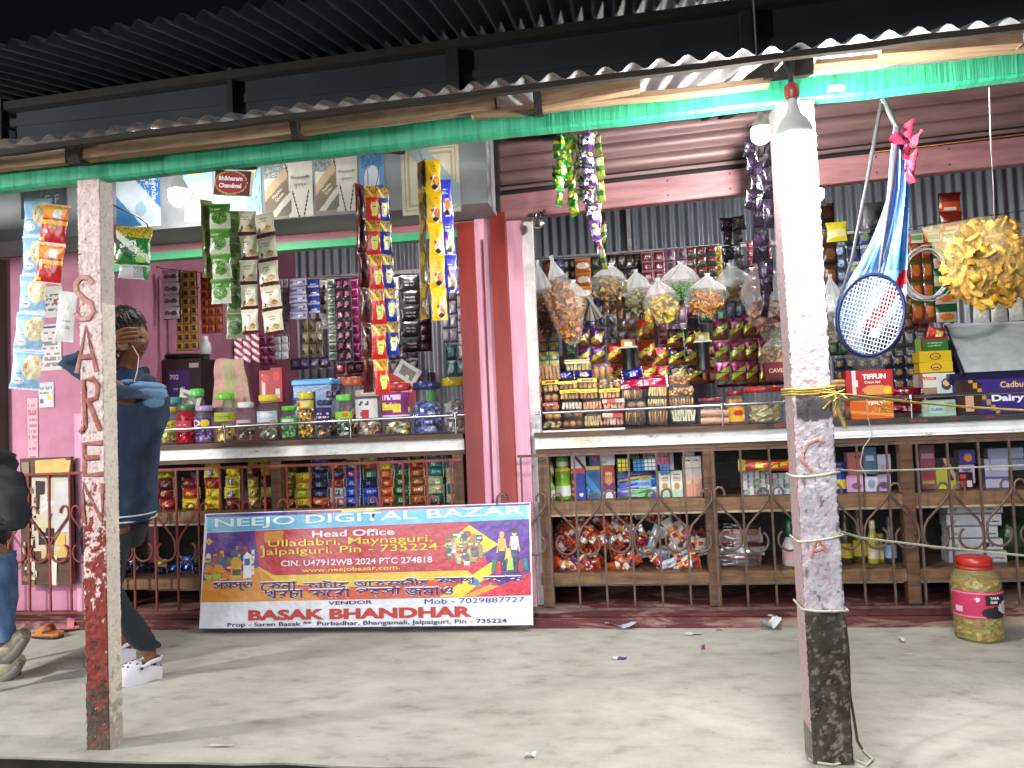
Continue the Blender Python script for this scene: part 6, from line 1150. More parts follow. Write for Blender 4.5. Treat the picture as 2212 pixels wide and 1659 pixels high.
for k, (x, y0, y1) in enumerate(((1360, 735, 805), (1520, 720, 800))):
    c = at(x, y1, .55); s_ = mpp(x, y1, .55); t = thing('bottle_rack', ('black plastic tub with an orange snack box in its mouth', 'black plastic tub with yellow card on top')[k], 'tub', c); hh = (y1-y0)*s_; ww = 34*s_
    m = M(); m.lathe([(ww*.44, 0), (ww*.40, hh*.5), (ww*.5, hh*.72), (ww*.5, hh*.75)], 16, col=h('141618')); obj('tub_body', m, PLAST, t)
    m = M(); m.box((0, 0, hh*.77), (ww*1.1, .08, .008), h('d8d4c8')); m.box((0, 0, hh*.9), (ww*.9, .04, hh*.24), h(('c8702a', 'c8b83a')[k])); m.box((0, -.021, hh*.88), (ww*.5, .002, hh*.14), h('e8e0c8')); obj('snack_box', m, CARD, t)
# cartons beyond the bulb post
T_ = carton('red and white cream roll carton beside the bulb post', 1832, 792, 1927, 846, .16, dsn('b8202c', ('r', .14, .0, .22, 1, 'e0d8d0'), ('r', .4, 0, .95, .3, 'd88a4a'), ('e', .62, .2, .28, .2, 'd89a52'), ('e', .88, .2, .09, .16, 'e0c02a'), ('r', .12, .35, .26, .6, 'e8e0d8')), .1, '8a1820', 'carton', 'carton', ZC+51*mpp(1880, 890, .16), (('TIFFUN', .10, .74, .50, 'f0e8e0', .05), ('Cream Roll', .06, .52, .34, 'f0d8d0', .03)))
carton('orange cream roll carton under the red and white one', 1838, 846, 1927, 866, .16, dsn('d8601e', ('e', .85, .6, .1, .35, 'e8c83a'), ('d', .3, .5, .5, .8, .12, 'e8903a')), .1, 'a84818', 'carton', 'carton', ZC+29*mpp(1880, 890, .16), (('TIFFUN', .1, .2, .4, 'f0e0d0', .05),))
carton('bright orange carton lying lowest beside the bulb post', 1838, 866, 1928, 895, .15, dsn('d8641a', ('d', .5, .4, .3, .9, .1, 'e8a04a'), ('r', .5, .5, .7, .8, 'e8b05a', .5)), .1, 'a84a14', 'carton', 'carton', ZC)
tray('clear pack of long rolls squeezed beside the bulb post', 1793, 820, 1832, 838, .2, 'roll', ['c88a4a', 'd8a060'], 2, None); tray('clear pack of glossy brown croissants low beside the bulb post', 1796, 866, 1836, 895, .14, 'bun', CHO, 3, None, ZC)
for k, (x, y_) in enumerate(((1958, 882), (1960, 860), (1952, 846))): pack(('lowest', 'middle', 'top')[k]+' dark red chocolate pouch beside the mint carton', x, y_, 74, 22, .17, wrap('6a0e1e', '8a1a2a', 'c8c0c0'), '6a0e1e', None, None, .05, 'snack_pouch', 'pouch', FOIL)
carton('mint green floral carton on the second counter', 1996, 858, 2063, 893, .15, dsn('9ab8a4', ('r', .22, .2, .68, .85, 'a8d0d4'), ('e', .1, .7, .08, .14, 'c8c0a8'), ('e', .86, .7, .1, .2, '7aa08a'), ('r', 0, .92, 1, 1, '8aa894')), .1, '8aa894', z=ZC, text=(('CLASSIC', -.05, .42, .4, '3a4a5a', .02),))
carton('photo printed hair colour carton with a woman, above the mint one', 1988, 806, 2062, 850, .24, dsn('d8d0c4', ('r', .55, .05, .95, .85, 'b8c8d0'), ('e', .76, .45, .14, .3, '4a2a1e'), ('e', .76, .5, .08, .15, 'd8b090'), ('r', 0, 0, .5, .3, '9a7a6a'), ('r', 0, .3, .12, 1, '7a5a5a')), .08, 'b8a898', text=(('Prince', -.22, .78, .42, 'b8402a', .03),))
for k in range(2): carton('yellow carton with a brown oval badge, '+('lower', 'upper')[k]+' of two', 1990-k*2, 781-k*23, 2056-k*2, 804-k*23, .24, dsn('d8b41a', ('e', .5, .5, .16, .34, '5a3a14'), ('e', .5, .5, .13, .26, 'd8a83a'), ('t', .4, .4, .6, .6, '5a3a14', 1)), .09, 'a8881a')
carton('green and dark red carton on top of the yellow pair', 1992, 728, 2047, 758, .25, dsn('1e6a2a', ('r', 0, .8, 1, 1, '8a1e22'), ('t', .25, .35, .8, .7, 'c8c09a', 2), ('r', 0, 0, .1, 1, '7a1a1e')), .09, '6a9a3a')
pack('red and yellow pouch behind the carton tower', 2022, 722, 40, 30, .4, wrap('b8301e', 'd8a83a'), 'b8301e', None, None, .2, 'snack_pouch', 'pouch')
m = M(); c = at(1876, 770, .4); s_ = mpp(1876, 770, .4); m.lathe([(30*s_, 0), (42*s_, -.0+22*s_), (46*s_, 40*s_)], 20, col=(.7, .7, .7)); tag(obj('plastic_bowl', m, CLEAR, None, c-Vector((0, 0, 30*s_))), 'clear plastic bowl under the racket', 'bowl')
# chocolate display case
dc = thing('chocolate_display', 'purple chocolate display case with a slanted glass lid', 'display case', Vector((at(2150, 880, .2).x, .2, ZC))); X0 = at(2066, 880, .2).x-dc.location.x; X1 = X0+.62
zT = at(2066, 822, .2).z-ZC
m = M(); m.box(((X0+X1)/2, .16, zT/2), (X1-X0, .34, zT), h('2a1a5a')); m.grid(lambda u, v: (X0+(X1-X0)*u, -.0115, .002+(zT-.004)*v), 30, 12, colfn=dsn('35207a', ('e', .07, .5, .12, .7, '3a2018'), ('r', 0, 0, .20, 1, 'd8c8c0', .0), ('e', .10, .45, .05, .42, 'd8a890'), ('e', .11, .8, .09, .25, '2a1814'), ('d', .215, .5, .97, .2, .012, 'b8923a'))); obj('base', m, CARD, dc)
letters('lettering', 'Cadbury', .15, None, ink('d8b85a'), dc, (X0+.29, -.0135, zT*.80), bold=.02); letters('lettering', 'Dairy Milk', .30, .045, ink('e8e4f0'), dc, (X0+.32, -.0135, zT*.42), bold=.04)
a0, a1 = at(2040, 705, .5)-dc.location, at(2082, 800, .18)-dc.location
m = M(); m.box(((X0+X1)/2-.01, .02, zT+.018), (X1-X0+.03, .04, .036), h('1e1a40')); m.tube([(a0.x, a0.y, a0.z), (a1.x, -.01, zT+.03)], .012, 6, h('1e1a3a')); m.tube([(a0.x, a0.y, a0.z), (a0.x+.75, a0.y, a0.z)], .012, 6, h('c8c8d0')); obj('lid_frame', m, PLAST, dc)
m = M(); m.grid(lambda u, v: (a0.x+(a1.x-a0.x)*(1-v)+.72*u, a0.y+(-.01-a0.y)*(1-v), a0.z+(zT+.04-a0.z)*(1-v)), 2, 2, (.5, .55, .55)); obj('lid_glass', m, pm('dusty_glass', (.42, .46, .47), .12, 0, .25, 9), dc)
m = M(); m.box((X0+.34, .3, zT+.1), (.6, .02, .28), h('3a3a44')); obj('back', m, PLAST, dc)
# ------------------------------------------------------------------ posters and board signs on the lintel slab
YP = -.3375
def poster(label, x0, y0, x1, y1, des, y=YP, text=(), name='poster', cat='poster', nu=54, nv=54, th=.002):
    c = at((x0+x1)/2, y1, y); s_ = mpp((x0+x1)/2, y1, y); w_, h_ = (x1-x0)*s_, (y1-y0)*s_; t = thing(name, label, cat, c); m = M()
    m.grid(lambda u, v: ((u-.5)*w_, .0015*math.sin(u*9+v*5), h_*v), nu, nv, colfn=des, smooth=False); m.box((0, th/2+.002, h_/2), (w_*.99, th, h_*.99), h('b8b4ac')); obj('sheet', m, PAPER, t)
    for s2, x, z, wd, cc, b_, *ro in text: letters('lettering', s2, wd*w_, None, ink(cc), t, (x*w_, -.004, z*h_), (R(90), ro[0] if ro else 0, 0), bold=b_)
    return t
poster('blue and white dotted poster with a white corner, above the first bay', 248, 352, 352, 491, dsn('3f7fc4', ('r', .02, .45, .98, .98, 'c8dcec', .14), ('d', .75, .18, .62, .72, .22, 'd4e4f0'), ('r', .8, .5, .97, .95, '9ac4e4', .0), ('e', .55, .28, .12, .12, 'a8c8e0'), ('r', 0, 0, 1, .02, 'e8f0f4')), text=(('TOTAL', .05, .78, .7, 'e8f0f8', .02), ('PLUS', .28, .68, .2, 'e8f0f8', .03), ('ROYAL', .36, .55, .36, 'd0e4f4', .04, R(-90))))
poster('pale blue poster with pinned white slips behind the small bulb', 396, 340, 462, 476, dsn('a8d4ec', ('r', .1, .3, .4, .62, 'e4ecf0'), ('r', .45, .2, .85, .6, 'dfe9ee'), ('t', .14, .36, .36, .56, '5a6a7a', 3), ('e', .4, .8, .3, .1, 'e8e0a8')))
poster('light cyan poster with outlined oval faces', 462, 335, 569, 474, dsn('aadcf2', ('e', .2, .72, .13, .2, '6a8a98'), ('e', .2, .72, .11, .18, 'dcd8b0'), ('e', .8, .76, .12, .18, '6a8a98'), ('e', .8, .76, .1, .16, 'dcd8b0'), ('e', .5, .3, .2, .2, '8ab4c8'), ('e', .5, .3, .18, .18, 'bfe6f6'), ('r', .7, .1, .95, .5, '5aa8d8', .3)))
for k, (x0, x1) in enumerate(((570, 680), (681, 776))):
    poster(('white incense poster with a slanted brown pack, beside the cyan faces', 'matching white incense poster beside the blue and white photo')[k], x0, 350-k*14, x1, 470-k*13, dsn('d8d4c8', ('r', 0, .75, .4, 1, '8a9498', .8), ('d', .25, .5, .68, -.73, .18, 'c8b090'), ('d', .30, .42, .68, -.73, .12, '8a7a68'), ('d', .45, .12, .68, -.73, .09, '7a746a'), ('r', .56, 0, 1, 1, 'dcd8cc'), ('d', .60, .4, .96, .26, .012, '3a3a3a'), ('d', .90, .4, .97, -.24, .012, '3a3a3a'), ('r', .5, .48, 1, 1, 'dcd8cc'), ('r', 0, 0, .5, .04, '9a9484')), text=(('দীর্ঘস্থায়ী', .25, .70, .40, '4a5460', .0), ('সুগন্ধ', .25, .56, .26, '4a5460', .0), ('Rhythm\nQueen', -.2, .42, .26, 'e8e0d0', .02, R(-43))))
poster('narrow blue and white photo poster with wires across it', 777, 320, 834, 456, dsn('6aa0cc', ('e', .5, .5, .3, .25, 'd8e4ee'), ('r', .6, .1, .95, .4, '2a5a9a'), ('r', 0, 0, 1, .3, 'c4d8e8', .6), ('r', .1, .7, .9, .95, '3a6aa0', .4)))
poster('cream panelled board with rounded double border', 868, 310, 997, 461, dsn('e0d8c0', ('r', .06, .06, .94, .94, 'b8ae94'), ('r', .08, .08, .92, .92, 'e4dcc4'), ('r', .12, .12, .88, .88, 'c0b69c'), ('r', .14, .14, .86, .86, 'e6dec8'), ('d', .5, .7, .7, .7, .12, 'b4c8d0')), name='board', cat='board', th=.02)
poster('dark notice with outlined letters beyond the lettered post', 40, 395, 150, 470, dsn('3a3e42', ('r', .1, .2, .9, .8, '44484c')), text=(('E F', .2, .5, .3, '8a8e92', .0),))
sg = poster('small red enamel style sign with white brand lettering on the beam', 458, 368, 541, 420, dsn('5a1a16', ('e', .46, .5, .46, .5, 'c8b04a'), ('e', .46, .5, .43, .45, 'b01e28')), -1.56, (('Bhikharam', -.04, .66, .66, 'f0ece8', .04), ('Chandmal', -.04, .36, .62, 'f0ece8', .04)), 'shop_sign', 'sign', 30, 24, .02); sg.rotation_euler = (0, R(7), 0)
for lab, x0, y0, x1, y1, des in (('upper white calendar sheet pinned on the pink wall', 86, 618, 138, 686, dsn('d0ccc8', ('t', .1, .2, .9, .85, '6a6a6a', 4), ('r', .6, .45, .75, .6, 'c03a2a'))), ('lower white printed price list on the pink wall', 82, 700, 136, 800, dsn('d8d0d0', ('t', .1, .1, .9, .9, '8a868a', 7), ('r', .1, .9, .9, .95, '3a4a7a'))), ('small white sticker sheet with yellow spots on the pink wall', 82, 826, 118, 880, dsn('d0ccd0', ('e', .7, .4, .14, .1, 'd8c03a'), ('e', .2, .25, .12, .1, '5a6a8a'), ('t', .1, .55, .9, .9, '8a8a90', 2))), ('pale pink paper strip list pasted low on the pink wall', 60, 860, 84, 1010, dsn('dda8b4', ('t', .1, .05, .9, .95, 'b86a7a', 10)))):
    poster(lab, x0, y0, x1, y1, des, .014, (), 'wall_notice', 'paper notice', 12, 24)
c0 = at(105, 1262, -.05); pn = thing('sticker_board', 'brown wooden board covered with torn paper stickers', 'board', c0); s_ = mpp(105, 1130, -.05)
def pnl(x0, y0, x1, y1, k, c, jit=.006): bb.box(((x0+x1)/2*s_-105*s_, -.012-k*.001, (1262-(y0+y1)/2)*s_), ((x1-x0)*s_, .0012, (y1-y0)*s_), h(c), jit=jit)
m = M(); m.box((0, 0, .0+136*s_), (122*s_, .022, 272*s_), h('5a3a26')); obj('board', m, WOOD, pn)
random.seed(4); bb = M()
for q in ((84, 994, 164, 1022, 1, 'c8a862'), (72, 1034, 160, 1190, 1, 'bfb09a'), (84, 1040, 104, 1100, 2, '241e1e'), (96, 1082, 128, 1104, 3, 'd0d0cc'), (128, 1042, 162, 1150, 2, 'c0bcb8'), (132, 1110, 152, 1178, 3, 'c8a050'), (95, 1116, 118, 1142, 3, 'b8b478'), (112, 1112, 128, 1140, 4, '4a5a9a'), (94, 1176, 160, 1204, 3, 'c8a862'), (88, 1140, 124, 1178, 4, '161618'), (60, 1212, 76, 1250, 2, 'c8c0b0'), (112, 1200, 130, 1262, 2, 'd0c8b8'), (48, 1000, 66, 1028, 2, '8a7a62')): pnl(*q)
for i in range(46): x, y_ = random.uniform(48, 80), random.uniform(1040, 1255); pnl(x, y_, x+random.uniform(2, 9), y_+random.uniform(3, 16), 5+i*.05, random.choice(('c8beb0', '8a5a48', 'b8a898', '3a2418')), .002)
obj('torn_paper', bb, PAPER, pn); letters('lettering', 'TOBACCO', 28*s_, None, ink('e0e0e0'), pn, ((107-105)*s_, -.0185, (1262-1160)*s_), bold=.02)
letters('lettering', '5', 8*s_, None, ink('e0e0e0'), pn, ((107-105)*s_, -.0185, (1262-1075)*s_), bold=.03)
# ------------------------------------------------------------------ people
HAIRV = vm('hair_strands', .45, 0, 0, 30, .1)
SKIN = pm('skin', h('7a4a34'), .55, 0, .15, 12, .1, 60)
HAIR = pm('dark_hair', (.028, .018, .014), .5, 0, .4, 60, .8, 120, (1, 1, .2))
DENIM = pm('blue_denim', h('263f5c'), .9, 0, .3, 9, .7, 40, (1, 1, .5), h('182a40')); DENIML = pm('faded_denim_lining', h('6f9cc4'), .9, 0, .25, 8, .4, 40)
DARKJ = pm('dark_jeans', h('1c242e'), .9, 0, .3, 10, .3, 60); JEANS = pm('light_jeans', h('5a7aa0'), .9, 0, .35, 10, .5, 30, (1, 1, .5), h('35507a')); GREYJ = pm('charcoal_jacket', h('2e3034'), .85, 0, .3, 8, .5, 25)
CLOG = pm('lilac_white_foam', h('d2d0da'), .55, 0, .12, 20); DUST = pm('dusty_shoe', h('a49a86'), .9, 0, .4, 14, .5, 40, None, h('7a705e'))
def skin(name, nodes, edges, mat, parent, sub=2):
    me = bpy.data.meshes.new('t'); me.from_pydata([tuple(Vector(n[0])-ROOT) for n in nodes], edges, []); o = bpy.data.objects.new('t', me); COL.objects.link(o)
    sk = o.modifiers.new('s', 'SKIN'); sk.use_smooth_shade = True
    for v, n in zip(me.skin_vertices[0].data, nodes): v.radius = (n[1], n[1])
    me.skin_vertices[0].data[0].use_root = True
    ss = o.modifiers.new('u', 'SUBSURF'); ss.levels = ss.render_levels = sub
    dg = bpy.context.evaluated_depsgraph_get(); r = bpy.data.meshes.new_from_object(o.evaluated_get(dg)); r.name = name; bpy.data.objects.remove(o)
    r.materials.clear(); r.materials.append(mat)
    for p in r.polygons: p.use_smooth = True
    o = bpy.data.objects.new(name, r); COL.objects.link(o); o.parent = parent; return o
def loft(name, secs, mat, parent, wr=.006, n=32, k=5, seed=0):
    """garment tube through sections (centre, rx, ry) with soft folds"""
    m = M(); ph = seed*1.7; S = []
    for i in range(len(secs)-1):
        for q in range(k):
            t_ = q/k; a, b_ = secs[i], secs[i+1]; S.append((Vector(a[0]).lerp(Vector(b_[0]), t_), a[1]+(b_[1]-a[1])*t_, a[2]+(b_[2]-a[2])*t_))
    S.append((Vector(secs[-1][0]), secs[-1][1], secs[-1][2])); N_ = len(S)-1
    def fn(u, v):
        c, rx, ry = S[int(v*N_+.5)]; a = 2*math.pi*u; f = wr*(.8*math.sin(3*a+ph+v*14)+.6*math.sin(5*a-v*23+ph)+.6*math.sin(2*a+v*41)+.5*math.sin(7*a+v*57+ph)*math.sin(v*9+a))
        p = c-ROOT; return (p.x+(rx+f)*math.cos(a), p.y+(ry+f)*math.sin(a), p.z+.5*f)
    m.grid(fn, n, N_, (.5, .5, .5), None, True, True); return obj(name, m, mat, parent)
def fingers(nodes, edges, palm, d, side, up, s_=1):
    """five unequal, curled fingers from the palm node"""
    P = Vector(nodes[palm][0]); d, side, up = Vector(d).normalized(), Vector(side).normalized(), Vector(up).normalized()
    for k, ln in enumerate((.068, .078, .074, .06)):
        b_ = P+d*.035+side*((k-1.5)*.021); i = len(nodes); nodes += [(b_, .010), (b_+d*ln*.45-up*.010, .009), (b_+d*ln*.8-up*.035, .008)]; edges += [(palm, i), (i, i+1), (i+1, i+2)]
    b_ = P+side*(-.042)+d*.0; i = len(nodes); nodes += [(b_, .011), (b_+d*.035-side*.014-up*.01, .0095)]; edges += [(palm, i), (i, i+1)]
def clog(parent, heel, toe, name='clog'):
    ax = (toe-heel); L = ax.length; a = math.atan2(ax.y, ax.x); T = Matrix.Translation(heel-ROOT) @ Matrix.Rotation(a, 4, 'Z'); m = M(); m.T = T
    wf = lambda x: .030+.018*math.sin(min(1, x/.72)*math.pi*.62)-(.05*max(0, x-.72)**1.6*4 if x > .72 else 0)
    out = [(x/12) for x in range(13)]
    def sole(u, v): x = u; s_ = (v-.5)*2; return (x*L, s_*max(.004, wf(x)), -.0)
    for z0, z1, c in ((0, .02, h('c2bfca')),):
        n = 13; pts = [(x*L, -max(.006, wf(x)), 0) for x in out]+[(x*L, max(.006, wf(x)), 0) for x in reversed(out)]; k = len(pts)
        m.add([(p[0], p[1], z0+.004*math.sin(p[0]/L*9)) for p in pts]+[(p[0], p[1]*1.03, z1+.014*(1-p[0]/L)) for p in pts], [tuple(range(k)), tuple(range(k, 2*k))]+[(i, (i+1) % k, k+(i+1) % k, k+i) for i in range(k)], c)
    hf = lambda x: .082*math.sin(math.pi*(.30+.70*(x-.40)/.6))**.6*(1-.25*(x-.4)) if x < .999 else .02
    m.grid(lambda u, v: ((.40+.6*u)*L, math.cos(math.pi*v)*max(.01, wf(.40+.6*u)*1.04), .02+(hf(.40+.6*u)*math.sin(math.pi*v)**.7 if 0 < v < 1 else 0)), 14, 14, h('d2d0da'))
    m.grid(lambda u, v: (.42*L*u, -wf(.42*u)*1.03*1, .02+(.035+.03*u)*v), 6, 3, h('d2d0da')); m.grid(lambda u, v: (.42*L*u, wf(.42*u)*1.03, .02+(.035+.03*u)*v), 6, 3, h('d2d0da')); m.grid(lambda u, v: (-.004*math.sin(math.pi*u), (u-.5)*2*wf(0)*1.03, .02+.035*v), 6, 3, h('d2d0da'))
    o = obj(name, m, CLOG, parent)
    m = M(); m.T = T; m.tube([(.42*L, -wf(.42)*1.08, .07), (.25*L, -wf(.3)*1.15, .088), (.05*L, -.04, .092), (-.02*L, 0, .09), (.05*L, .04, .092), (.25*L, wf(.3)*1.15, .088), (.42*L, wf(.42)*1.08, .07)], .010, 8, h('c8c6d2'), True, .5); obj('heel_strap', m, CLOG, o)
    HO = [((x*L, math.cos(math.pi*v)*wf(x)*1.04, .02+hf(x)*math.sin(math.pi*v)**.7), (.005, .005, .004)) for x, v in ((.5, .3), (.56, .5), (.56, .7), (.62, .4), (.62, .6), (.68, .3), (.68, .5), (.68, .7), (.75, .42), (.75, .6), (.5, .62))]+[((x*L, -wf(x)*1.05, .04), (.008, .004, .006)) for x in (.52, .62)]
    for c_, r_ in HO: m = M(); m.T = T; m.blob(c_, r_, (.02, .02, .03), 8, 5, 0); obj('vent_hole', m, PLAST, o)
    for s_ in (-1, 1): m = M(); m.T = T; m.blob((.42*L, s_*wf(.42)*1.1, .07), (.008, .006, .008), (.02, .02, .03), 8, 5, 0); obj('strap_rivet', m, PLAST, o)
    return o
base = ROOT = atz(280, 1475, 0)
p1 = thing('person', 'person in a blue denim jacket, dark jeans and white clogs standing behind the lettered post', 'person', base)
A_ = lambda px, py, y: at(px, py, y)
nd = [(A_(250, 1115, -.88), .10), (A_(260, 990, -.88), .10), (A_(272, 880, -.88), .11), (A_(272, 815, -.88), .055), (A_(272, 785, -.88), .05), (A_(274, 748, -.88), .078), (A_(275, 715, -.88), .084), (A_(274, 685, -.88), .066), (A_(294, 772, -.89), .036), (A_(306, 742, -.89), .018), (A_(313, 739, -.89), .009)]
ed = [(0, 1), (1, 2), (2, 3), (3, 4), (4, 5), (5, 6), (6, 7), (5, 8), (5, 9), (9, 10)]
i = len(nd); nd += [(A_(270, 855, -1.05), .05), (A_(160, 792, -1.06), .04), (A_(228, 742, -1.02), .028), (A_(243, 732, -1.005), .025)]; ed += [(2, i), (i, i+1), (i+1, i+2), (i+2, i+3)]
fingers(nd, ed, i+3, (1, .25, .3), (0, .3, 1), (0, -1, .2))
i = len(nd); nd += [(A_(274, 855, -.71), .05), (A_(252, 985, -.71), .04), (A_(222, 1050, -.71), .028), (A_(212, 1072, -.71), .025)]; ed += [(2, i), (i, i+1), (i+1, i+2), (i+2, i+3)]
fingers(nd, ed, i+3, (-.35, 0, -1), (0, -1, 0), (1, 0, -.2))
HT = ((atz(348, 1462, 0), atz(238, 1486, 0)), (atz(292, 1424, 0), atz(200, 1442, 0)))
AN = [a+(b_-a)*.20+Vector((0, 0, .115)) for a, b_ in HT]
for yh, kn, k in ((-.96, (222, 1272, -1.0), 0), (-.80, (214, 1262, -.78), 1)):
    a, b_ = HT[k]; i = len(nd); nd += [(A_(248, 1145, yh), .075), (A_(*kn), .055), (AN[k], .033), (a+(b_-a)*.17+Vector((0, 0, .06)), .030), (a+(b_-a)*.72+Vector((0, 0, .038)), .022)]; ed += [(0, i), (i, i+1), (i+1, i+2), (i+2, i+3), (i+3, i+4)]
skin('body', nd, ed, SKIN, p1)
mp = mpp(270, 950, -.88)
jk = loft('jacket', [(A_(x, y, -.88), rx*mp, ry) for x, y, rx, ry in ((272, 796, 32, .075), (276, 812, 44, .12), (284, 838, 58, .18), (282, 880, 62, .215), (274, 940, 60, .21), (268, 1000, 56, .20), (264, 1060, 55, .19), (262, 1096, 58, .195), (259, 1130, 57, .19))], DENIM, p1, .011, 40, 5)
loft('sleeve', [(A_(286, 862, -1.03), .075, .08), (A_(256, 845, -1.06), .078, .078), (A_(205, 818, -1.07), .066, .07), (A_(160, 788, -1.06), .058, .066), (A_(176, 768, -1.05), .052, .056), (A_(218, 748, -1.03), .044, .048)], DENIM, jk, .006, 20, 4, 3)
for s_, ys in ((1, -.70),): loft('sleeve', [(A_(282, 842, ys), .075, .075), (A_(274, 900, ys-.03*(s_ < 0)), .078, .072), (A_(256, 985, ys-.05*(s_ < 0)), .066, .062), (A_(236, 1025, ys-.03), .055, .055), (A_(222, 1048, ys), .048, .048)], DENIM, jk, .006, 18, 3, s_)
m = M(); c = A_(318, 838, -.9)-base
for k, (dx, dz, rx, ry, rz) in enumerate(((-.02, .005, .07, .14, .028), (.015, -.025, .045, .12, .034), (-.06, .022, .06, .13, .022), (.028, -.06, .022, .08, .034))): m.blob((c.x+dx, c.y, c.z+dz), (rx, ry, rz), (.3, .4, .6), 18, 12, .07)
obj('hood', m, DENIML, jk)
m = M(); 
for k, yy in enumerate((1106, 1118)):
    c = A_(262-k*2, yy, -.88)-base; r_ = 57*mp; m.tube([(c.x+(r_+.006)*math.cos(R(a)), c.y+.197*math.sin(R(a)), c.z+.012*math.cos(R(a))*-1) for a in range(0, 361, 15)], .0035, 6, (.75, .78, .8))
obj('hem_stripe', m, PAPER, jk)
m = M(); c = A_(267, 708, -.88)-base; m.blob((c.x, c.y, c.z), (.080, .092, .096), (.03, .02, .015), 22, 16, .035); c2 = A_(256, 752, -.88)-base; m.blob((c2.x, c2.y, c2.z), (.058, .078, .075), (.03, .02, .015), 18, 12, .05); 
def strands(m, c, r, n_, ln, zmin):
    for _ in range(n_):
        while True:
            d = Vector((random.gauss(0, 1), random.gauss(0, 1), random.gauss(.2, 1))).normalized()
            if d.z > zmin: break
        p = Vector((c.x+d.x*r[0], c.y+d.y*r[1], c.z+d.z*r[2])); t_ = (Vector((.5, random.uniform(-.4, .4), -.8))-d*Vector((.5, 0, -.8)).dot(d)).normalized(); q = random.uniform(.008, .04)
        m.tube([p, p+t_*ln*.5+d*.003, p+t_*ln+d*random.uniform(-.006, .003)], [.0017, .0015, .0006], 4, (q, q*.65, q*.5), False)
strands(m, c, (.083, .092, .098), 800, .045, -.35); strands(m, c2, (.057, .077, .074), 300, .035, -.8)
obj('hair', m, HAIRV, p1)
m = M(); c = A_(282, 738, -.965)-base; m.blob((c.x, c.y, c.z), (.013, .010, .026), (.4, .2, .15), 8, 6, 0); obj('ear', m, SKIN, p1)
m = M()
for ys in (-.925, -.845): c = A_(305, 728, ys)-base; m.blob((c.x, c.y, c.z), (.008, .012, .007), (.02, .015, .015), 8, 6, 0)
c = A_(307, 760, -.885)-base; m.blob((c.x, c.y, c.z), (.006, .022, .006), (.25, .08, .07), 8, 6, 0); obj('face_detail', m, PAPER, p1)
m = M(); m.tube([A_(285, 745, -.965)-base, A_(300, 770, -.97)-base, A_(297, 800, -.98)-base, A_(290, 825, -1.0)-base], .002, 5, (.8, .8, .82)); obj('earphone_cord', m, PLAST, p1)
tr = loft('trousers', [(A_(258, 1085, -.88), .10, .16), (A_(254, 1118, -.88), .118, .175), (A_(248, 1150, -.88), .118, .175), (A_(244, 1185, -.88), .10, .165)], DARKJ, p1, .004)
loft('trouser_leg', [(A_(246, 1150, -.96), .085, .085), (A_(234, 1215, -1.0), .076, .08), (A_(224, 1272, -1.0), .070, .072), (A_(224, 1272, -1.0).lerp(AN[0], .4), .064, .066), (A_(224, 1272, -1.0).lerp(AN[0], .78), .056, .058), (AN[0]+Vector((-.003, 0, .028)), .052, .054)], DARKJ, tr, .004, 20, 3, 1)
loft('trouser_leg', [(A_(246, 1150, -.80), .085, .085), (A_(226, 1215, -.78), .076, .08), (A_(216, 1262, -.78), .07, .07), (A_(216, 1262, -.78).lerp(AN[1], .5), .06, .06), (AN[1]+Vector((0, 0, .028)), .052, .054)], DARKJ, tr, .004, 20, 3, 2)
clog(p1, *HT[0]); clog(p1, *HT[1])
# seated person at the frame edge
b2 = ROOT = atz(-40, 1465, 0); p2 = thing('person', 'seated person in a charcoal jacket, light jeans and dusty shoes, cut by the picture edge', 'person', b2)
nd = [(A_(-85, 1190, -.98), .11), (A_(-75, 1090, -.98), .11), (A_(-74, 1010, -.98), .10), (A_(-64, 958, -.98), .052), (A_(-60, 935, -.98), .05), (A_(-55, 900, -.98), .078), (A_(-55, 870, -.98), .083), (A_(-57, 845, -.98), .064), (A_(-36, 920, -.98), .038), (A_(-24, 897, -.98), .018)]
ed = [(0, 1), (1, 2), (2, 3), (3, 4), (4, 5), (5, 6), (6, 7), (5, 8), (5, 9)]
for ys, xo in ((-1.12, 0), (-.82, -20)):
    i = len(nd); nd += [(A_(-24+xo, 1030, ys+(.03 if ys < -1 else -.03)), .034), (A_(26+xo, 1125, ys), .043), (A_(0+xo, 1130, ys-.07), .03), (A_(-12+xo, 1124, ys-.1), .028)]; ed += [(2, i), (i, i+1), (i+1, i+2), (i+2, i+3)]; fingers(nd, ed, i+3, (-.6, -.6, -.2), (0, 0, 1), (-.4, .4, 0))
for ys, xo, f in ((-1.03, 0, ((8, 1392, -1.0), (14, 1412, -.98), (48, 1378, -.98))), (-.86, -22, ((-8, 1400, -.88), (0, 1448, -.88), (30, 1440, -.88)))):
    i = len(nd); nd += [(A_(-70+xo, 1195, ys), .085), (A_(2+xo, 1200, ys), .06), (A_(*f[0]), .038), (A_(*f[1]), .036), (A_(*f[2]), .03)]; ed += [(0, i), (i, i+1), (i+1, i+2), (i+2, i+3), (i+3, i+4)]
skin('body', nd, ed, SKIN, p2)
j2 = loft('jacket', [(A_(x, y, -.98), rx, ry) for x, y, rx, ry in ((-66, 946, .07, .078), (-68, 962, .10, .12), (-74, 990, .165, .215), (-74, 1025, .175, .235), (-70, 1060, .16, .2), (-82, 1150, .165, .19), (-86, 1195, .16, .185))], GREYJ, p2, .008)
loft('sleeve', [(A_(-50, 1008, -1.08), .095, .09), (A_(-14, 1026, -1.12), .10, .098), (A_(16, 1060, -1.14), .082, .078), (A_(24, 1118, -1.14), .074, .072), (A_(16, 1145, -1.16), .062, .06), (A_(0, 1138, -1.18), .05, .05), (A_(-6, 1130, -1.2), .046, .046)], GREYJ, j2, .008, 20, 3, 2)
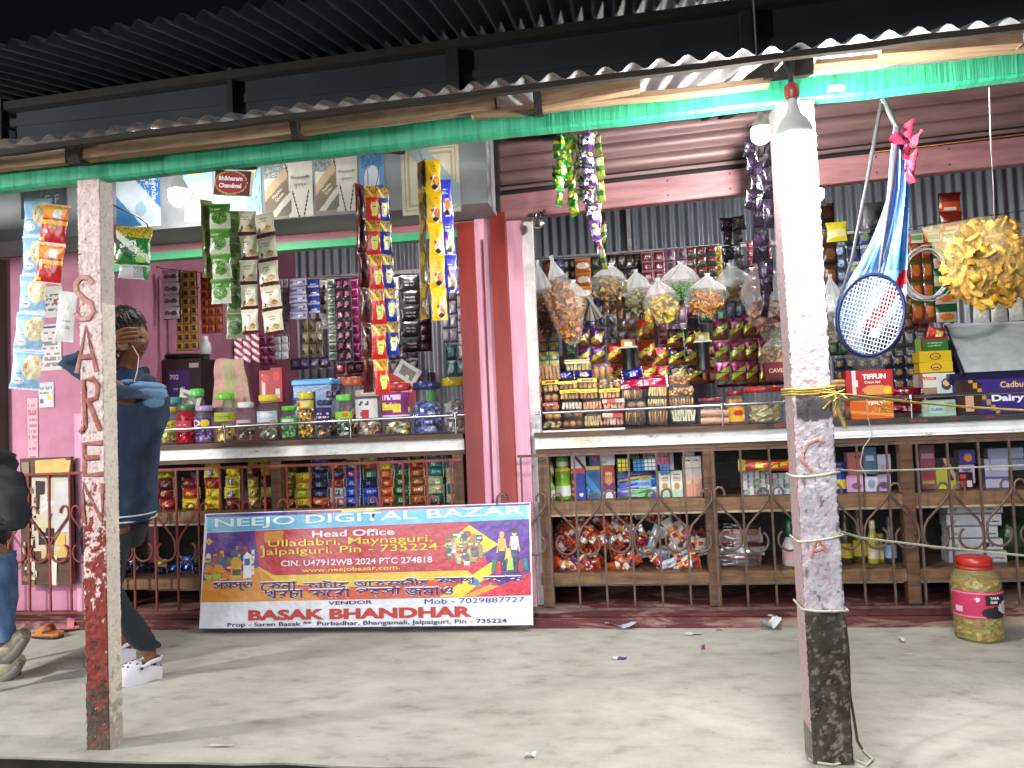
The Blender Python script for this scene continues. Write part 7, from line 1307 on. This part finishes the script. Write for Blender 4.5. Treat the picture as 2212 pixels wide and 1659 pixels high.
loft('sleeve', [(A_(-66, 1006, -.84), .075, .07), (A_(-42, 1024, -.82), .085, .085), (A_(-10, 1060, -.8), .075, .075), (A_(0, 1125, -.82), .066, .066), (A_(-20, 1130, -.9), .05, .05)], GREYJ, j2, .008, 20, 3, 3)
t2 = loft('jeans', [(A_(-92, 1180, -.98), .15, .18), (A_(-84, 1215, -.98), .14, .17), (A_(-78, 1235, -.98), .11, .15)], JEANS, p2, .004)
loft('jeans_leg', [(A_(-60, 1200, -1.03), .08, .10), (A_(-10, 1196, -1.03), .07, .085), (A_(2, 1225, -1.03), .062, .07), (A_(5, 1300, -1.02), .052, .058), (A_(8, 1384, -1.0), .046, .05)], JEANS, t2, .006, 20, 4, 5)
loft('jeans_leg', [(A_(-80, 1200, -.86), .08, .10), (A_(-32, 1196, -.86), .07, .085), (A_(-20, 1225, -.86), .062, .07), (A_(-15, 1300, -.87), .052, .058), (A_(-10, 1394, -.88), .046, .05)], JEANS, t2, .006, 20, 4, 6)
def shoe(pa, pts, lab=None):
    m = M(); P = [A_(*q[:3])-pa.location for q in pts]; m.tube(P, [q[3] for q in pts], 14, (.5, .5, .4)); o = obj('shoe', m, DUST, pa)
    m = M(); m.tube([p+Vector((.008, -.012, -q[3]*.72)) for p, q in zip(P, pts)], [q[3]*.62 for q in pts], 10, (.25, .23, .2)); obj('sole', m, pm('shoe_sole', (.2, .19, .17), .9), o); return o
shoe(p2, ((-4, 1398, -.99, .030), (4, 1404, -.99, .046), (18, 1402, -.985, .050), (34, 1390, -.98, .046), (48, 1374, -.98, .038), (56, 1366, -.98, .026)))
shoe(p2, ((-10, 1452, -.88, .030), (2, 1450, -.88, .044), (16, 1444, -.88, .046), (30, 1434, -.88, .044), (40, 1424, -.88, .036), (44, 1418, -.88, .022)))
m = M(); c = A_(-58, 864, -.98)-b2; m.blob((c.x-.01, c.y, c.z+.02), (.09, .094, .095), (.03, .02, .015), 20, 14, .04); obj('hair', m, HAIR, p2)
stl = thing('stool', 'red plastic stool under the seated person', 'stool', Vector((A_(-90, 1300, -.98).x, -.98, 0))); m = M(); m.rbox((0, 0, .425), (.32, .32, .03), .01, h('8a1e1e')); obj('seat', m, PLAST, stl)
for sx in (-1, 1):
    for sy in (-1, 1): m = M(); m.tube([(sx*.13, sy*.13, .41), (sx*.16, sy*.16, 0)], .016, 8, h('8a1e1e')); obj('leg', m, PLAST, stl)
# ------------------------------------------------------------------ things on the floor
def slipper(label, hp, tp, col, grp):
    a, b_ = atz(*hp, 0), atz(*tp, 0); ax = b_-a; L = ax.length; t = thing('slipper', label, 'slipper', a, (0, 0, math.atan2(ax.y, ax.x)), grp); m = M(); wf = lambda x: .030+.014*math.sin(x*math.pi*.9)
    pts = [(x/10*L, -wf(x/10)*(.6 if x in (0, 10) else 1)) for x in range(11)]+[(x/10*L, wf(x/10)*(.6 if x in (0, 10) else 1)) for x in range(10, -1, -1)]; k = len(pts)
    for z0, z1, c in ((0, .012, h('2a2420')), (.0121, .026, h(col))): m.add([(p[0], p[1], z0) for p in pts]+[(p[0], p[1], z1+.008*(1-p[0]/L)) for p in pts], [tuple(range(k)), tuple(range(k, 2*k))]+[(i, (i+1) % k, k+(i+1) % k, k+i) for i in range(k)], c)
    obj('sole', m, PLAST, t); m = M(); m.grid(lambda u, v: ((.45+.28*u)*L, math.cos(math.pi*v)*wf(.6)*1.05, .02+.055*math.sin(math.pi*v)*(1-.3*u)), 5, 12, h(col)); obj('strap', m, PLAST, t); return t
slipper('far pink rubber slipper beside the red step', (128, 1354), (84, 1347), 'd8808a', 'slippers by the step'); slipper('near pink rubber slipper with its toe towards the lettered post', (124, 1364), (178, 1358), 'd8808a', 'slippers by the step'); slipper('orange tan slipper in front of the pink ones', (132, 1379), (76, 1374), 'c07a42', 'slippers by the step')
jf = atz(2115, 1378, 0); s_ = mpp(2115, 1300, jf.y); pj = thing('pickle_jar', 'large plastic jar of pickles with a pink label and red lid on the floor', 'jar', jf)
r_ = 50*s_; H_ = 175*s_
m = M(); m.lathe([(r_*.86, 0), (r_*.98, .02), (r_*1.0, H_*.12), (r_*.97, H_*.2), (r_*1.0, H_*.3), (r_*1.0, H_*.62), (r_*.98, H_*.72), (r_*.84, H_*.80), (r_*.66, H_*.86), (r_*.66, H_*.9)], 28, col=(1, 1, 1)); obj('jar_body', m, tinted('c8b878', .28), pj)
m = M(); m.lathe([(r_*.68, H_*.86), (r_*.72, H_*.865), (r_*.72, H_*.885), (r_*.66, H_*.89), (r_*.66, H_*.90), (r_*.69, H_*.905), (r_*.69, H_*.985), (r_*.6, H_), (.001, H_)], 28, col=h('b82a24')); obj('lid', m, PLAST, pj)
m = M(); cols = [h(q) for q in ('8a8a2a', 'a8a04a', '7a3a22', '9a4a2e', '6a7a24', 'c0b05a', '8a5a2a')]
m.grid(lambda u, v: ((r_*(.92+random.uniform(-.1, .04)) if v < .99 else r_*.2)*math.cos(6.2832*u), (r_*(.92+random.uniform(-.1, .04)) if v < .99 else r_*.2)*math.sin(6.2832*u), .012+H_*.72*v), 34, 22, (.3, .3, .1), lambda u, v: random.choice(cols), False, True); obj('pickles', m, FOOD, pj)
pl_ = dsn('c0305a', ('r', 0, .93, 1, .96, 'e08aa0'), ('r', 0, .04, 1, .07, 'e08aa0'), ('r', .48, .52, .82, .88, '1c1418'), ('e', .62, .22, .2, .22, '1c1820'), ('e', .86, .38, .2, .26, 'c8c8d0'), ('e', .82, .34, .08, .14, 'd8c8a0'), ('r', .06, .22, .18, .4, 'e0b8c4'), ('e', .38, .72, .03, .08, 'f0d8dc'))
m = M(); m.grid(lambda u, v: (r_*1.012*math.cos(R(185+170*u)), r_*1.012*math.sin(R(185+170*u)), H_*(.30+.32*v)), 44, 24, (.5, .1, .2), pl_); obj('label', m, PAPER, pj)
letters('lettering', 'TARA\nGold', r_*.42, None, ink('f0e8e8'), pj, (r_*.30, -r_*1.0, H_*.525), (R(90), 0, R(16)), .03)
def litter(label, px, py, wpx, dpx, col, lift=.02, name='paper_scrap', cat='litter', n=5):
    c = atz(px, py, 0); s_ = mpp(px, py, c.y); ph = random.random()*6; m = M(); m.grid(lambda u, v: ((u-.5)*wpx*s_+.15*wpx*s_*(v-.5), (v-.5)*dpx*s_*3.2, .003+lift*abs(math.sin(ph+u*3+v*2))), n, n, colfn=lambda u, v: h(col[int(u*len(col)) % len(col)])); tag(obj(name, m, PAPER, None, c), label, cat, 'litter on the floor')
litter('large lilac paper sheet near the step', 1345, 1356, 66, 12, ['b8b4c8'], .035); litter('white plastic bag scrap close to the bulb post', 1666, 1358, 44, 12, ['d8dadc'], .06); litter('cream and green receipt on the floor', 1496, 1371, 34, 5, ['d8d8c4', 'c8d8b8'], .006); litter('white and violet receipt further out on the floor', 1338, 1424, 30, 5, ['d8d8cc', '6a4aa0'], .006)
litter('crumpled magenta wrapper scrap', 1519, 1402, 9, 6, ['a83a98'], .015, 'wrapper_scrap'); litter('small pink printed scrap by the receipt', 1556, 1361, 18, 3, ['c89aa0', 'd8c8c0'], .004); litter('tiny white paper cube scrap between the bulb post and pickle jar', 1947, 1387, 10, 6, ['dcdcd8'], .02); litter('thin white straw scrap by the platform edge', 475, 1613, 52, 3, ['cfcab8'], .004); litter('white torn scrap at the platform edge', 1148, 1635, 22, 5, ['d8dad8'], .012); litter('crumpled red and white wrapper on the step', 1592, 1298, 20, 8, ['d8d0cc', '7a2a2a'], .02); litter('thin cream scrap beside the pickle jar', 1960, 1415, 26, 2, ['d0c8b0'], .003)
# ------------------------------------------------------------------ ropes round the bulb post
def ring(label, pyl, pyr, r, mat, tail=(), turns=1):
    a = at(1700, pyl, -1.6).z; b_ = at(1800, pyr, -1.6).z; m = M(); x0, x1, y0, y1 = xr0-.006, xr1+.006, -1.609, -1.482; pts = []
    for k in range(turns):
        o = k*.008; pts += [(x0, y1, a+o), (x0, y0, a+o), (x0+(x1-x0)*.3, y0-.002, a+(b_-a)*.3-.004+o), (x0+(x1-x0)*.7, y0-.001, a+(b_-a)*.7-.003+o), (x1, y0, b_+o), (x1, y1, b_+o)]
    pts += [tuple(q) for q in tail]; p0 = Vector(pts[0]); m.tube([Vector(p)-p0 for p in pts], r, 6, (.5, .45, .3)); return tag(obj('rope', m, mat, None, p0), label, 'rope', 'ropes tied round the bulb post')
PALER = pm('pale_plastic_rope', h('c8c8b0'), .7, 0, .3, 60); YELR = pm('yellow_plastic_rope', h('c0a850'), .7, 0, .4, 60, .3, 120)
ring('yellow rope wrapped round the top of the grey part of the post', 852, 846, .0045, YELR, (at(1800, 850, -1.62), at(1829, 853, -1.5), at(1960, 868, -1.2), at(2100, 880, -1.15), at(2330, 893, -1.1)), 3)
ring('pale cord round the middle of the post running off to the side', 1030, 1020, .004, PALER, (at(1860, 1018, -1.3), at(2000, 1014, -1.1), at(2330, 1000, -.9)))
ring('pale cord round the lower middle of the post sagging away', 1170, 1156, .004, PALER, (at(1860, 1162, -1.3), at(2010, 1180, -1.1), at(2212, 1200, -.9), at(2330, 1212, -.85)))
ring('cream cord tied where the dark foot of the post begins', 1315, 1318, .0042, PALER)
m = M(); kp = at(1800, 850, -1.62); random.seed(9)
for k in range(14): d = Vector((random.uniform(-1, 1), random.uniform(-.6, .3), random.uniform(-1, .6))).normalized(); m.tube([(0, 0, 0), d*.02+Vector((.01, 0, 0)), d*random.uniform(.03, .06)], .0028, 4, (.6, .5, .3))
m.tube([(0, 0, 0), (.012, 0, -.05), (.03, .0, -.11)], .006, 6, (.3, .3, .25)); tag(obj('rope_knot', m, YELR, None, kp), 'frayed yellow knot on the side of the bulb post', 'knot')
m = M(); kp = at(1905, 878, -1.35)
for k in range(9): d = Vector((random.uniform(-1, 1), random.uniform(-.6, .3), random.uniform(-1, 1))).normalized(); m.tube([(0, 0, 0), d*.012, d*random.uniform(.015, .035)], .002, 4, (.6, .5, .3))
tag(obj('rope_knot', m, YELR, None, kp), 'small frayed knot on the yellow rope away from the post', 'knot')
cord('dangling_cord', 'thin cord dangling from the yellow rope before the counter tape', [at(1872, 862, -1.2), at(1876, 905, -1.19), at(1884, 940, -1.2), at(1866, 965, -1.2), at(1858, 1000, -1.2), at(1872, 1030, -1.2)], .002, PALER)
cord('side_rope', 'dark and yellow rope running down the side of the post to the floor', [at(1822, 1315, -1.5), at(1832, 1400, -1.5), at(1836, 1500, -1.52), at(1846, 1560, -1.53), at(1852, 1600, -1.55), at(1862, 1618, -1.58)], .0045, pm('dirty_rope', h('6a5a34'), .9, 0, .5, 60))
gz = .006; cord('floor_rope', 'loop of pale rope lying round the foot of the bulb post', [atz(1862, 1618, gz), atz(1885, 1640, gz), atz(1872, 1652, gz), atz(1845, 1640, gz), atz(1800, 1652, gz), atz(1770, 1648, gz), atz(1748, 1640, gz), atz(1752, 1628, gz)], .004, PALER)
cord('wall_cable', 'dark cable drooping along the pink side wall', [Vector((-3.1, .6, 1.35)), at(330, 745, .9), at(365, 705, .95), at(430, 620, 1.1)], .004)
cord('goods_line', 'line carrying the sachet sheets of the first bay', [at(300, 560, .7), at(350, 580, .72), at(430, 588, .8), at(600, 600, 1.45), at(800, 596, 1.4), at(1012, 584, .95)], .003)
cord('goods_line', 'line carrying the sachet sheets of the second bay', [at(1140, 560, 1.0), at(1300, 552, 1.3), at(1500, 534, 1.3), at(1700, 518, 1.3)], .003); cord('goods_line', 'line carrying the packets beyond the racket', [at(1764, 500, .9), at(1960, 492, .6), at(2212, 455, .5)], .003)
m = M(); m.grid(lambda u, v: ((u-.5)*.05, -.012*math.sin(u*3), (v-.5)*.022+.012*(u-.5)), 4, 3, (.8, .8, .8)); tag(obj('paper_tag', m, PAPER, None, at(1806, 193, -1.615), (0, R(20), 0)), 'torn white paper tag stuck on the green beam', 'paper tag')
